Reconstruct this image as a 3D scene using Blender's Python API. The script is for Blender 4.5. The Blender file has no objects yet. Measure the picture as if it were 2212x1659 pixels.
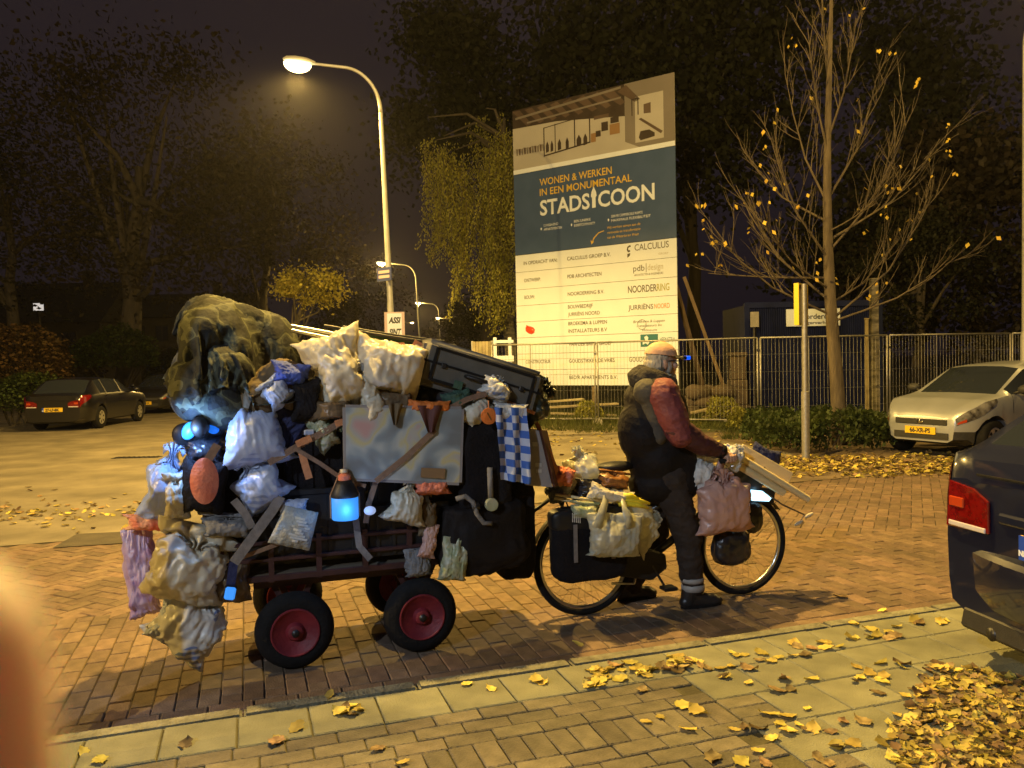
import bpy, bmesh, math, random
from mathutils import Vector, Matrix, noise as mnoise

# ------------------------------------------------------------------ camera, sky, lamps, exposure
sc = bpy.context.scene
COL = sc.collection
R = math.radians
rng = random.Random(11)

PW, PH, PF, PCX, PCY = 2212.0, 1659.0, 1736.0, 1106.0, 829.5   # working pixel frame of the photograph
CAMH = 1.62
_p, _r = R(-1.65), R(1.2)
FWD = Vector((0, math.cos(_p), math.sin(_p)))
_u0 = Vector((0, -math.sin(_p), math.cos(_p)))
_x0 = Vector((1, 0, 0))
RIGHT = _x0 * math.cos(_r) - _u0 * math.sin(_r)
UP = _u0 * math.cos(_r) + _x0 * math.sin(_r)
CAMP = Vector((0, 0, CAMH))

cam_d = bpy.data.cameras.new('camera')
cam_d.sensor_width = 5.6
cam_d.lens = 5.6 * PF / PW
cam_d.clip_start = 0.005
cam_d.clip_end = 900
cam_d.dof.use_dof = True
cam_d.dof.focus_distance = 6.5
cam_d.dof.aperture_fstop = 1.35
cam = bpy.data.objects.new('camera', cam_d)
cam.matrix_world = Matrix(((RIGHT.x, UP.x, -FWD.x, 0), (RIGHT.y, UP.y, -FWD.y, 0), (RIGHT.z, UP.z, -FWD.z, CAMH), (0, 0, 0, 1)))
COL.objects.link(cam)
sc.camera = cam

world = bpy.data.worlds.new('World')
sc.world = world
world.use_nodes = True
_n = world.node_tree.nodes; _l = world.node_tree.links
_bg = _n['Background']
_tc = _n.new('ShaderNodeTexCoord'); _sp = _n.new('ShaderNodeSeparateXYZ'); _cr = _n.new('ShaderNodeValToRGB')
_l.new(_tc.outputs['Generated'], _sp.inputs[0]); _l.new(_sp.outputs['Z'], _cr.inputs[0])
_cr.color_ramp.elements[0].position = 0.0; _cr.color_ramp.elements[0].color = (0.007, 0.005, 0.0075, 1)
_cr.color_ramp.elements[1].position = 0.55; _cr.color_ramp.elements[1].color = (0.018, 0.0125, 0.0145, 1)
_l.new(_cr.outputs[0], _bg.inputs[0])
_bg.inputs[1].default_value = 1.0

sc.view_settings.view_transform = 'Standard'
sc.view_settings.look = 'None'
sc.view_settings.exposure = 0.2
sc.view_settings.gamma = 1.0
sc.cycles.use_denoising = True
sc.cycles.max_bounces = 6
sc.cycles.transparent_max_bounces = 16
sc.cycles.sample_clamp_indirect = 4.0
sc.cycles.caustics_reflective = False
sc.cycles.caustics_refractive = False

SODIUM = (1.0, 0.63, 0.15)
# lamps: lit corner one and right post in view; left, near assumed; behind added
LAMP_SPOTS = dict(corner=(-2.46, 17.0), left=(-13.3, -2.3), right=(10.3, 16.1), near=(-2.25, 2.95), behind=(-5.5, -8.0))
LAMP_W = dict(corner=5600.0, left=5400.0, right=1500.0, near=6000.0, behind=2300.0)
ADDED_COOL = (0.72, 0.84, 1.0)  # bluish tint of the added fill lamp behind the viewpoint

# ------------------------------------------------------------------ pixel and street frames
SA = R(18.4)
D2 = Vector((math.cos(SA), math.sin(SA), 0))      # along the main street, to the right and away
N2 = Vector((-math.sin(SA), math.cos(SA), 0))     # across it, away from the camera
ZV = Vector((0, 0, 1))
def S(s, t, z=0.0): return D2 * s + N2 * t + ZV * z
def st(p): return (p.x * D2.x + p.y * D2.y, p.x * N2.x + p.y * N2.y)
def ray(x, y): return FWD + RIGHT * ((x - PCX) / PF) + UP * ((PCY - y) / PF)
def pG(x, y, z=0.0):
    d = ray(x, y); return CAMP + d * ((z - CAMH) / d.z)
def pT(x, y, t):
    d = ray(x, y); return CAMP + d * (t / d.dot(N2))
def pY(x, y, Y):
    d = ray(x, y); return CAMP + d * (Y / d.y)
def V(*a): return Vector(a)
def lerp(a, b, k): return a + (b - a) * k
def sm(a, b, x):
    k = max(0.0, min(1.0, (x - a) / (b - a))); return k * k * (3 - 2 * k)
def interp(tab, x):
    if x <= tab[0][0]: return tab[0][1]
    for (x0, y0), (x1, y1) in zip(tab, tab[1:]):
        if x <= x1: return y0 + (y1 - y0) * (x - x0) / (x1 - x0)
    return tab[-1][1]
def cosint(tab, x):
    if x <= tab[0][0]: return tab[0][1]
    for (x0, y0), (x1, y1) in zip(tab, tab[1:]):
        if x <= x1:
            k = (x - x0) / (x1 - x0); return y0 + (y1 - y0) * (k * k * (3 - 2 * k))
    return tab[-1][1]
def nz(p, f=1.0, o=0.0): return mnoise.noise(Vector((p[0] * f + o, p[1] * f + o * 1.7, p[2] * f - o * .6)))

# ------------------------------------------------------------------ things, parts, meshes
WL = {}
def tag(o, label=None, cat=None, group=None, kind=None):
    if label: o['label'] = label
    if cat: o['category'] = cat
    if group: o['group'] = group
    if kind: o['kind'] = kind
    return o
def thing(name, label, cat, loc=(0, 0, 0), group=None):
    o = bpy.data.objects.new(name, None); COL.objects.link(o)
    o.empty_display_size = 0.1
    o.location = loc; WL[o.name] = Vector(loc)
    return tag(o, label, cat, group)
def copy_tree(o, parent=None):
    c = o.copy(); COL.objects.link(c); c.parent = parent
    for ch in list(o.children): copy_tree(ch, c)
    return c

class MB:
    def __init__(s): s.v = []; s.f = []; s.m = []
    def add(s, vs, fs, mi=0):
        b = len(s.v); s.v.extend(Vector(q) for q in vs)
        for q in fs: s.f.append([i + b for i in q]); s.m.append(mi)
        return s
    def box(s, c, size, rot=None, mi=0, taper=1.0):
        hx, hy, hz = size[0] / 2, size[1] / 2, size[2] / 2
        vs = []
        for z in (-1, 1):
            k = taper if z > 0 else 1.0
            for x, y in ((-1, -1), (1, -1), (1, 1), (-1, 1)):
                q = Vector((x * hx * k, y * hy * k, z * hz))
                vs.append((rot @ q if rot else q) + Vector(c))
        return s.add(vs, [(0, 3, 2, 1), (4, 5, 6, 7), (0, 1, 5, 4), (1, 2, 6, 5), (2, 3, 7, 6), (3, 0, 4, 7)], mi)
    def bar(s, a, b, w, h, up=ZV, mi=0):
        a = Vector(a); b = Vector(b); x = (b - a); L = x.length; x = x / L
        y = up.cross(x)
        if y.length < 1e-4: y = Vector((1, 0, 0)).cross(x)
        y.normalize(); z = x.cross(y)
        m = Matrix((x, y, z)).transposed()
        return s.box((a + b) / 2, (L, w, h), m, mi)
    def tube(s, pts, r, n=8, cap=True, mi=0, flat=None):
        pts = [Vector(p) for p in pts]; k = len(pts)
        rs = r if isinstance(r, (list, tuple)) else [r] * k
        t0 = (pts[1] - pts[0]).normalized()
        u = t0.orthogonal().normalized() if flat is None else (Vector(flat) - t0 * t0.dot(Vector(flat))).normalized()
        vs = []; fs = []
        for i in range(k):
            t = (pts[min(i + 1, k - 1)] - pts[max(i - 1, 0)])
            if t.length < 1e-9: t = t0.copy()
            t.normalize()
            u = u - t * u.dot(t)
            u = u.normalized() if u.length > 1e-6 else t.orthogonal().normalized()
            w = t.cross(u)
            for j in range(n):
                a = 2 * math.pi * j / n
                vs.append(pts[i] + (u * math.cos(a) + w * math.sin(a)) * rs[i])
        for i in range(k - 1):
            for j in range(n):
                j2 = (j + 1) % n
                fs.append((i * n + j, i * n + j2, (i + 1) * n + j2, (i + 1) * n + j))
        if cap:
            fs.append(tuple(reversed(range(n)))); fs.append(tuple(range((k - 1) * n, k * n)))
        return s.add(vs, fs, mi)
    def ribbon(s, pts, w, th, nrm, mi=0):
        """flat band: width w across, thickness th along nrm"""
        pts = [Vector(p) for p in pts]; k = len(pts); vs = []; fs = []
        nrm = Vector(nrm).normalized()
        for i in range(k):
            t = (pts[min(i + 1, k - 1)] - pts[max(i - 1, 0)]).normalized()
            c = t.cross(nrm).normalized()
            for a, b in ((-1, -1), (1, -1), (1, 1), (-1, 1)):
                vs.append(pts[i] + c * (a * w / 2) + nrm * (b * th / 2))
        for i in range(k - 1):
            for j in range(4):
                j2 = (j + 1) % 4
                fs.append((i * 4 + j, i * 4 + j2, i * 4 + 4 + j2, i * 4 + 4 + j))
        fs.append((3, 2, 1, 0)); fs.append(tuple(range(k * 4 - 4, k * 4)))
        return s.add(vs, fs, mi)
    def lathe(s, prof, n=24, M=None, mi=0, close=False):
        vs = []; fs = []; k = len(prof)
        for r, z in prof:
            for j in range(n):
                a = 2 * math.pi * j / n
                q = Vector((r * math.cos(a), r * math.sin(a), z)); vs.append(M @ q if M else q)
        rngk = k if close else k - 1
        for i in range(rngk):
            i2 = (i + 1) % k
            for j in range(n):
                j2 = (j + 1) % n
                fs.append((i * n + j, i * n + j2, i2 * n + j2, i2 * n + j))
        return s.add(vs, fs, mi)
    def prism(s, outline, a, b, mi=0):
        """outline: points; extruded from +a to +b (vectors)"""
        k = len(outline); a = Vector(a); b = Vector(b)
        vs = [Vector(q) + a for q in outline] + [Vector(q) + b for q in outline]
        fs = [tuple(reversed(range(k))), tuple(range(k, 2 * k))]
        for i in range(k): fs.append((i, (i + 1) % k, k + (i + 1) % k, k + i))
        return s.add(vs, fs, mi)
    def grid(s, rows, mi=0, closed=False):
        nr, ncol = len(rows), len(rows[0]); vs = [q for r in rows for q in r]; fs = []
        for i in range(nr - 1):
            for j in range(ncol if closed else ncol - 1):
                j2 = (j + 1) % ncol
                fs.append((i * ncol + j, i * ncol + j2, (i + 1) * ncol + j2, (i + 1) * ncol + j))
        return s.add(vs, fs, mi)
    def ell(s, c, r, rot=None, n=16, m=10, mi=0):
        rows = []
        for i in range(m + 1):
            th = math.pi * i / m; row = []
            for j in range(n):
                a = 2 * math.pi * j / n
                q = Vector((math.sin(th) * math.cos(a) * r[0], math.sin(th) * math.sin(a) * r[1], -math.cos(th) * r[2]))
                row.append((rot @ q if rot else q) + Vector(c))
            rows.append(row)
        return s.grid(rows, mi, True)
    def cap(s, a, b, ra, rb, n=12, mi=0):
        """tapered capsule between two points"""
        a = Vector(a); b = Vector(b); x = (b - a); L = x.length; x /= L
        pts = []; rs = []
        for k in range(5):
            th = math.pi / 2 * (1 - k / 4); pts.append(a - x * ra * math.sin(th)); rs.append(max(ra * math.cos(th), 1e-4))
        for k in range(5):
            th = math.pi / 2 * k / 4; pts.append(b + x * rb * math.sin(th)); rs.append(max(rb * math.cos(th), 1e-4))
        return s.tube(pts, rs, n, True, mi)
    def mesh(s, name, off=None, merge=0.0, bevel=0.0, bseg=1):
        me = bpy.data.meshes.new(name)
        off = Vector(off) if off is not None else Vector((0, 0, 0))
        me.from_pydata([q - off for q in s.v], [], s.f)
        me.polygons.foreach_set('material_index', s.m)
        if merge or bevel:
            bm = bmesh.new(); bm.from_mesh(me)
            if merge: bmesh.ops.remove_doubles(bm, verts=bm.verts, dist=merge)
            if bevel:
                es = [e for e in bm.edges if e.is_manifold and e.calc_face_angle(0) > R(28)]
                bmesh.ops.bevel(bm, geom=es, offset=bevel, segments=bseg, affect='EDGES', clamp_overlap=True)
            bm.to_mesh(me); bm.free()
        return me
    def build(s, name, mat, parent=None, origin=None, smooth=False, merge=0.0, bevel=0.0, bseg=1, angle=None):
        if parent is not None: off = WL[parent.name]
        elif origin is not None: off = Vector(origin)
        else: off = Vector((0, 0, 0))
        me = s.mesh(name, off, merge, bevel, bseg)
        return link(name, me, mat, parent, off, smooth, angle)
def link(name, me, mat, parent=None, off=None, smooth=False, angle=None):
    for m in (mat if isinstance(mat, (list, tuple)) else [mat]): me.materials.append(m)
    if smooth:
        me.polygons.foreach_set('use_smooth', [True] * len(me.polygons))
        if angle is not None:
            try: me.set_sharp_from_angle(angle=R(angle))
            except Exception: pass
    o = bpy.data.objects.new(name, me); COL.objects.link(o)
    off = Vector(off) if off is not None else Vector((0, 0, 0))
    if parent is not None:
        o.parent = parent; WL[o.name] = WL[parent.name].copy()
    else:
        o.location = off; WL[o.name] = off.copy()
    return o
def frame(o, x, y, z):
    """4x4 from origin and axes"""
    return Matrix(((x.x, y.x, z.x, o.x), (x.y, y.y, z.y, o.y), (x.z, y.z, z.z, o.z), (0, 0, 0, 1)))

def text_mesh(txt, size, M, ext=0.0, align='LEFT', sx=1.0, bold=0.0, shear=0.0):
    cu = bpy.data.curves.new('t', 'FONT'); cu.body = txt; cu.size = size; cu.align_x = align; cu.extrude = ext
    cu.offset = bold; cu.shear = shear; cu.resolution_u = 3
    ob = bpy.data.objects.new('t', cu)
    me = bpy.data.meshes.new_from_object(ob)
    bpy.data.objects.remove(ob); bpy.data.curves.remove(cu)
    me.transform(M @ Matrix.Diagonal((sx, 1, 1, 1)))
    return me
# ------------------------------------------------------------------ materials
MATS = {}
def NT(name):
    m = bpy.data.materials.new(name); m.use_nodes = True
    nt = m.node_tree; b = nt.nodes['Principled BSDF']
    return m, nt, b
def pm(name, c1, c2=None, scale=6.0, rough=0.6, rough2=None, bump=0.0, bscale=None, metal=0.0, spec=0.5, detail=4.0,
       trans=0.0, rnd=0.0, coat=0.0, emis=None, es=0.0, stretch=None, sheen=0.0, alpha=1.0, contrast=(0.35, 0.65), blotch=0.0):
    """general procedural surface: two-tone noise colour, roughness noise, bump, per-piece variation"""
    m, nt, b = NT(name); N = nt.nodes; L = nt.links
    tc = N.new('ShaderNodeTexCoord'); mp = N.new('ShaderNodeMapping'); L.new(tc.outputs['Object'], mp.inputs[0])
    if stretch: mp.inputs['Scale'].default_value = stretch
    nx = N.new('ShaderNodeTexNoise'); nx.inputs['Scale'].default_value = scale; nx.inputs['Detail'].default_value = detail
    L.new(mp.outputs[0], nx.inputs[0])
    col = None
    if c2 is not None:
        cr = N.new('ShaderNodeValToRGB'); cr.color_ramp.elements[0].position = contrast[0]; cr.color_ramp.elements[1].position = contrast[1]
        cr.color_ramp.elements[0].color = (*c1, 1); cr.color_ramp.elements[1].color = (*c2, 1)
        L.new(nx.outputs[0], cr.inputs[0]); col = cr.outputs[0]
    else:
        b.inputs['Base Color'].default_value = (*c1, 1)
    if rnd:
        oi = N.new('ShaderNodeObjectInfo'); at = N.new('ShaderNodeAttribute'); at.attribute_name = 'rnd'
        ad = N.new('ShaderNodeMath'); ad.operation = 'ADD'; L.new(oi.outputs['Random'], ad.inputs[0]); L.new(at.outputs['Fac'], ad.inputs[1])
        fr = N.new('ShaderNodeMath'); fr.operation = 'FRACT'; L.new(ad.outputs[0], fr.inputs[0])
        mr = N.new('ShaderNodeMapRange'); mr.inputs['To Min'].default_value = 1 - rnd; mr.inputs['To Max'].default_value = 1 + rnd
        L.new(fr.outputs[0], mr.inputs[0])
        hs = N.new('ShaderNodeHueSaturation'); L.new(mr.outputs[0], hs.inputs['Value'])
        m2 = N.new('ShaderNodeMapRange'); m2.inputs['To Min'].default_value = 0.5 - rnd * .03; m2.inputs['To Max'].default_value = 0.5 + rnd * .03
        f2 = N.new('ShaderNodeMath'); f2.operation = 'MULTIPLY_ADD'; f2.inputs[1].default_value = 7.31; f2.inputs[2].default_value = .37
        f3 = N.new('ShaderNodeMath'); f3.operation = 'FRACT'; L.new(fr.outputs[0], f2.inputs[0]); L.new(f2.outputs[0], f3.inputs[0])
        L.new(f3.outputs[0], m2.inputs[0]); L.new(m2.outputs[0], hs.inputs['Hue'])
        if col is not None: L.new(col, hs.inputs['Color'])
        else: hs.inputs['Color'].default_value = (*c1, 1)
        col = hs.outputs[0]
    if blotch and col is not None:
        ge = N.new('ShaderNodeNewGeometry'); nb = N.new('ShaderNodeTexNoise'); nb.inputs['Scale'].default_value = 1.3; nb.inputs['Detail'].default_value = 7; nb.inputs['Roughness'].default_value = .62
        L.new(ge.outputs['Position'], nb.inputs[0]); mb_ = N.new('ShaderNodeMapRange'); mb_.inputs['From Min'].default_value = .32; mb_.inputs['From Max'].default_value = .68; mb_.inputs['To Min'].default_value = 1 - blotch; mb_.inputs['To Max'].default_value = 1 + blotch * .45
        L.new(nb.outputs[0], mb_.inputs[0]); mm_ = N.new('ShaderNodeVectorMath'); mm_.operation = 'SCALE'; L.new(col, mm_.inputs[0]); L.new(mb_.outputs[0], mm_.inputs['Scale']); col = mm_.outputs[0]
    if col is not None: L.new(col, b.inputs['Base Color'])
    if rough2 is not None:
        mr = N.new('ShaderNodeMapRange'); mr.inputs['To Min'].default_value = rough; mr.inputs['To Max'].default_value = rough2
        n3 = N.new('ShaderNodeTexNoise'); n3.inputs['Scale'].default_value = scale * 2.3; L.new(mp.outputs[0], n3.inputs[0])
        L.new(n3.outputs[0], mr.inputs[0]); L.new(mr.outputs[0], b.inputs['Roughness'])
    else: b.inputs['Roughness'].default_value = rough
    b.inputs['Metallic'].default_value = metal
    b.inputs['Specular IOR Level'].default_value = spec
    if coat: b.inputs['Coat Weight'].default_value = coat; b.inputs['Coat Roughness'].default_value = 0.04
    if sheen: b.inputs['Sheen Weight'].default_value = sheen
    if trans: b.inputs['Transmission Weight'].default_value = trans
    if alpha < 1: b.inputs['Alpha'].default_value = alpha
    if emis: b.inputs['Emission Color'].default_value = (*emis, 1); b.inputs['Emission Strength'].default_value = es
    if bump:
        n2 = N.new('ShaderNodeTexNoise'); n2.inputs['Scale'].default_value = bscale or scale * 4; n2.inputs['Detail'].default_value = 5
        L.new(mp.outputs[0], n2.inputs[0])
        bp = N.new('ShaderNodeBump'); bp.inputs['Strength'].default_value = bump; bp.inputs['Distance'].default_value = 0.02
        L.new(n2.outputs[0], bp.inputs['Height']); L.new(bp.outputs[0], b.inputs['Normal'])
    MATS[name] = m
    return m
def plastic(name, c, c2=None, thin=0.25, scale=9.0, rough=0.32, ink=None):
    """thin carrier-bag film: crinkle bump, a little light through"""
    m = pm(name, c, c2 or tuple(k * .78 for k in c), scale=scale, rough=rough, bump=0.3, bscale=18, spec=0.5)
    nt = m.node_tree; N = nt.nodes; L = nt.links; b = N['Principled BSDF']; out = N['Material Output']
    tr = N.new('ShaderNodeBsdfTranslucent'); mx = N.new('ShaderNodeMixShader'); mx.inputs[0].default_value = thin
    tr.inputs[0].default_value = (*c, 1)
    if ink:
        t2 = N.new('ShaderNodeTexCoord'); p1 = N.new('ShaderNodeTexNoise'); p1.inputs['Scale'].default_value = 4.0; p1.inputs['Detail'].default_value = 0; p2 = N.new('ShaderNodeTexWave'); p2.inputs['Scale'].default_value = 9; p2.inputs['Distortion'].default_value = 3; p2.bands_direction = 'Z'
        L.new(t2.outputs['Object'], p1.inputs[0]); L.new(t2.outputs['Object'], p2.inputs[0])
        g1 = N.new('ShaderNodeMath'); g1.operation = 'GREATER_THAN'; g1.inputs[1].default_value = .64; g2 = N.new('ShaderNodeMath'); g2.operation = 'GREATER_THAN'; g2.inputs[1].default_value = .45; L.new(p1.outputs[0], g1.inputs[0]); L.new(p2.outputs['Fac'], g2.inputs[0])
        mu = N.new('ShaderNodeMath'); mu.operation = 'MULTIPLY'; L.new(g1.outputs[0], mu.inputs[0]); L.new(g2.outputs[0], mu.inputs[1])
        mx2 = N.new('ShaderNodeMix'); mx2.data_type = 'RGBA'; mx2.inputs['B'].default_value = (*ink, 1); L.new(mu.outputs[0], mx2.inputs['Factor']); L.new(b.inputs['Base Color'].links[0].from_socket, mx2.inputs['A']); L.new(mx2.outputs['Result'], b.inputs['Base Color'])
    tc = N.new('ShaderNodeTexCoord'); wn = N.new('ShaderNodeTexNoise'); wn.inputs['Scale'].default_value = 6
    vm = N.new('ShaderNodeVectorMath'); vm.operation = 'MULTIPLY_ADD'; vm.inputs[1].default_value = (.12, .12, .12)
    L.new(tc.outputs['Object'], wn.inputs[0]); L.new(wn.outputs['Color'], vm.inputs[0]); L.new(tc.outputs['Object'], vm.inputs[2])
    vo = N.new('ShaderNodeTexVoronoi'); vo.inputs['Scale'].default_value = 15; L.new(vm.outputs[0], vo.inputs['Vector'])
    b2 = N.new('ShaderNodeBump'); b2.inputs['Strength'].default_value = .18; b2.inputs['Distance'].default_value = .03; b2.invert = True
    old = b.inputs['Normal'].links[0].from_socket; L.new(old, b2.inputs['Normal']); L.new(vo.outputs['Distance'], b2.inputs['Height']); L.new(b2.outputs[0], b.inputs['Normal'])
    L.new(b.outputs[0], mx.inputs[1]); L.new(tr.outputs[0], mx.inputs[2]); L.new(mx.outputs[0], out.inputs[0])
    return m
def leafmat(name, c1, c2, rnd=0.45, thin=0.35):
    m = pm(name, c1, c2, scale=2.2, rough=0.6, rnd=rnd, spec=0.25)
    nt = m.node_tree; N = nt.nodes; L = nt.links; b = N['Principled BSDF']; out = N['Material Output']
    tr = N.new('ShaderNodeBsdfTranslucent'); mx = N.new('ShaderNodeMixShader'); mx.inputs[0].default_value = thin
    tr.inputs[0].default_value = (*c2, 1)
    L.new(b.outputs[0], mx.inputs[1]); L.new(tr.outputs[0], mx.inputs[2]); L.new(mx.outputs[0], out.inputs[0])
    return m
def ramp_mat(name, stops, scale=5.0, rough=0.7, kind='noise', bump=0.0, detail=3.0, const=False, dist=0.0):
    m, nt, b = NT(name); N = nt.nodes; L = nt.links
    tc = N.new('ShaderNodeTexCoord')
    nx = N.new('ShaderNodeTexNoise'); nx.inputs['Scale'].default_value = scale; nx.inputs['Detail'].default_value = detail
    nx.inputs['Distortion'].default_value = dist
    L.new(tc.outputs['Object'], nx.inputs[0])
    cr = N.new('ShaderNodeValToRGB'); e = cr.color_ramp
    if const: e.interpolation = 'CONSTANT'
    e.elements[0].position = stops[0][0]; e.elements[0].color = (*stops[0][1], 1)
    e.elements[1].position = stops[1][0]; e.elements[1].color = (*stops[1][1], 1)
    for p, c in stops[2:]:
        q = e.elements.new(p); q.color = (*c, 1)
    L.new(nx.outputs[0], cr.inputs[0]); L.new(cr.outputs[0], b.inputs['Base Color'])
    b.inputs['Roughness'].default_value = rough
    if bump:
        n2 = N.new('ShaderNodeTexNoise'); n2.inputs['Scale'].default_value = scale * 4; L.new(tc.outputs['Object'], n2.inputs[0])
        bp = N.new('ShaderNodeBump'); bp.inputs['Strength'].default_value = bump; bp.inputs['Distance'].default_value = .02
        L.new(n2.outputs[0], bp.inputs['Height']); L.new(bp.outputs[0], b.inputs['Normal'])
    MATS[name] = m
    return m
def glow(name, c, s):
    m, nt, b = NT(name)
    b.inputs['Base Color'].default_value = (*[min(1, k * .5) for k in c], 1)
    b.inputs['Emission Color'].default_value = (*c, 1); b.inputs['Emission Strength'].default_value = s
    MATS[name] = m
    return m
def glassmat(name, c=(0.02, 0.025, 0.03), rough=0.03, thin=0.0):
    m, nt, b = NT(name)
    b.inputs['Base Color'].default_value = (*c, 1); b.inputs['Roughness'].default_value = rough
    b.inputs['Specular IOR Level'].default_value = 0.8; b.inputs['Coat Weight'].default_value = 0.6
    MATS[name] = m
    return m

M = MATS
# ground
pm('road_brick', (0.138, 0.090, 0.056), (0.198, 0.132, 0.082), scale=14, rough=0.72, rough2=0.9, bump=0.5, bscale=90, rnd=0.26, blotch=0.38)
pm('joint_sand', (0.045, 0.034, 0.022), (0.08, 0.06, 0.038), scale=9, rough=0.95, bump=0.4, bscale=120)
pm('pave_brick', (0.115, 0.100, 0.062), (0.170, 0.146, 0.092), scale=12, rough=0.8, bump=0.5, bscale=80, rnd=0.28, blotch=0.38)
pm('slab', (0.180, 0.178, 0.108), (0.245, 0.242, 0.150), scale=5, rough=0.82, rough2=0.95, bump=0.45, bscale=120, rnd=0.12, blotch=0.38)
pm('kerb', (0.15, 0.145, 0.095), (0.24, 0.23, 0.155), scale=16, rough=0.85, bump=0.8, bscale=60, rnd=0.12, blotch=0.38)
pm('moss_joint', (0.060, 0.052, 0.022), (0.105, 0.095, 0.040), scale=7, rough=0.95, bump=0.5, bscale=70)
pm('asphalt_pale', (0.175, 0.150, 0.105), (0.245, 0.21, 0.148), scale=1.1, rough=0.85, bump=0.5, bscale=150, detail=9, blotch=0.38)
pm('patch_dark', (0.055, 0.046, 0.036), (0.085, 0.07, 0.05), scale=6, rough=0.85, bump=0.5, bscale=130)
pm('sand_path', (0.19, 0.16, 0.105), (0.275, 0.235, 0.155), scale=1.1, rough=0.92, bump=0.6, bscale=60, detail=8, blotch=0.38)
pm('far_paving', (0.125, 0.092, 0.058), (0.185, 0.135, 0.085), scale=3.0, rough=0.85, bump=0.5, bscale=60, blotch=0.38)
pm('soil', (0.035, 0.032, 0.018), (0.07, 0.06, 0.03), scale=1.2, rough=0.95, bump=0.6, bscale=20, detail=8)
pm('verge', (0.045, 0.055, 0.018), (0.10, 0.10, 0.035), scale=2.5, rough=0.95, bump=0.7, bscale=30, detail=8)
pm('iron', (0.045, 0.042, 0.04), (0.075, 0.07, 0.065), scale=20, rough=0.55, metal=0.6, bump=0.3)
# metals, paints, plastics
pm('galv', (0.32, 0.31, 0.29), (0.42, 0.41, 0.38), scale=18, rough=0.42, rough2=0.6, metal=0.75)
pm('lamp_grey', (0.40, 0.40, 0.38), (0.46, 0.46, 0.44), scale=6, rough=0.5, metal=0.3)
pm('black_plastic', (0.009, 0.009, 0.010), (0.016, 0.015, 0.015), scale=8, rough=0.5, bump=0.15, spec=0.35)
pm('black_cloth', (0.007, 0.006, 0.008), (0.014, 0.012, 0.013), scale=5, rough=0.9, bump=0.5, bscale=60, spec=0.2)
pm('rubber', (0.006, 0.006, 0.006), (0.011, 0.010, 0.010), scale=14, rough=0.85, spec=0.25, bump=0.35, bscale=60)
pm('red_rim', (0.15, 0.010, 0.018), (0.22, 0.018, 0.026), scale=12, rough=0.6, bump=.2)
pm('maroon_frame', (0.035, 0.010, 0.010), (0.06, 0.018, 0.014), scale=9, rough=0.6, bump=0.2)
pm('steel', (0.5, 0.5, 0.48), rough=0.3, metal=1.0)
pm('alu', (0.62, 0.62, 0.58), rough=0.28, metal=1.0)
pm('chrome', (0.7, 0.7, 0.7), rough=0.12, metal=1.0)
pm('dark_steel', (0.05, 0.05, 0.052), rough=0.4, metal=0.7)
pm('bike_paint', (0.014, 0.014, 0.016), rough=0.3, coat=0.5)
plastic('bag_cream', (0.78, 0.73, 0.58), (0.64, 0.59, 0.46))
plastic('bag_white', (0.80, 0.79, 0.75), (0.66, 0.65, 0.60), ink=(.12, .22, .5))
plastic('bag_bluewhite', (0.58, 0.65, 0.82), (0.47, 0.54, 0.72), rough=0.28, ink=(.25, .32, .55))
plastic('bag_clear', (0.72, 0.71, 0.58), (0.55, 0.55, 0.43), thin=0.45, rough=0.25)
plastic('bag_pink', (0.70, 0.44, 0.36), (0.60, 0.36, 0.29))
plastic('bag_mauve', (0.42, 0.26, 0.50), (0.62, 0.50, 0.70), scale=12, ink=(.35, .08, .22))
plastic('bag_green', (0.36, 0.42, 0.22), (0.60, 0.58, 0.40), scale=16, ink=(.62, .62, .5))
plastic('bag_grey', (0.20, 0.20, 0.20), (0.32, 0.31, 0.29))
plastic('bag_brown', (0.16, 0.11, 0.06), (0.24, 0.17, 0.10))
plastic('bag_black', (0.012, 0.011, 0.014), (0.03, 0.028, 0.032), thin=0.02, rough=0.32)
plastic('bag_darkgreen', (0.012, 0.018, 0.014), (0.035, 0.045, 0.035), thin=0.02, rough=0.35)
ramp_mat('camo', [(0.0, (0.006, 0.007, 0.006)), (0.42, (0.018, 0.021, 0.014)), (0.50, (0.095, 0.10, 0.058)), (0.56, (0.040, 0.046, 0.028)), (0.62, (0.009, 0.011, 0.009))], scale=8, rough=0.8, const=True, bump=0.3, dist=.25, detail=1.2)
ramp_mat('camo_grey', [(0.0, (0.010, 0.011, 0.013)), (0.45, (0.04, 0.042, 0.045)), (0.55, (0.09, 0.09, 0.075))], scale=8, rough=0.85, bump=0.3, dist=1.0)
ramp_mat('white_red_cloth', [(0.0, (0.66, 0.58, 0.44)), (0.47, (0.62, 0.55, 0.42)), (0.52, (0.55, 0.10, 0.06)), (0.62, (0.50, 0.07, 0.05)), (0.66, (0.66, 0.58, 0.44))], scale=6, rough=0.7, bump=0.4)
pm('cloth_orange', (0.62, 0.15, 0.02), (0.75, 0.22, 0.04), scale=9, rough=0.6, bump=0.4)
pm('cloth_salmon', (0.62, 0.16, 0.09), (0.72, 0.24, 0.14), scale=12, rough=0.7, bump=0.4)
pm('cloth_peach', (0.75, 0.40, 0.20), (0.78, 0.14, 0.06), scale=10, rough=0.65, bump=0.4)
pm('cloth_blue', (0.03, 0.055, 0.30), (0.06, 0.11, 0.45), scale=7, rough=0.75, bump=0.5)
pm('cloth_navy', (0.010, 0.013, 0.055), (0.022, 0.028, 0.10), scale=7, rough=0.8, bump=0.5)
pm('cloth_brown', (0.11, 0.075, 0.035), (0.17, 0.12, 0.06), scale=6, rough=0.85, bump=0.5)
pm('cloth_grey', (0.15, 0.145, 0.14), (0.24, 0.23, 0.22), scale=9, rough=0.85, bump=0.5)
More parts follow.
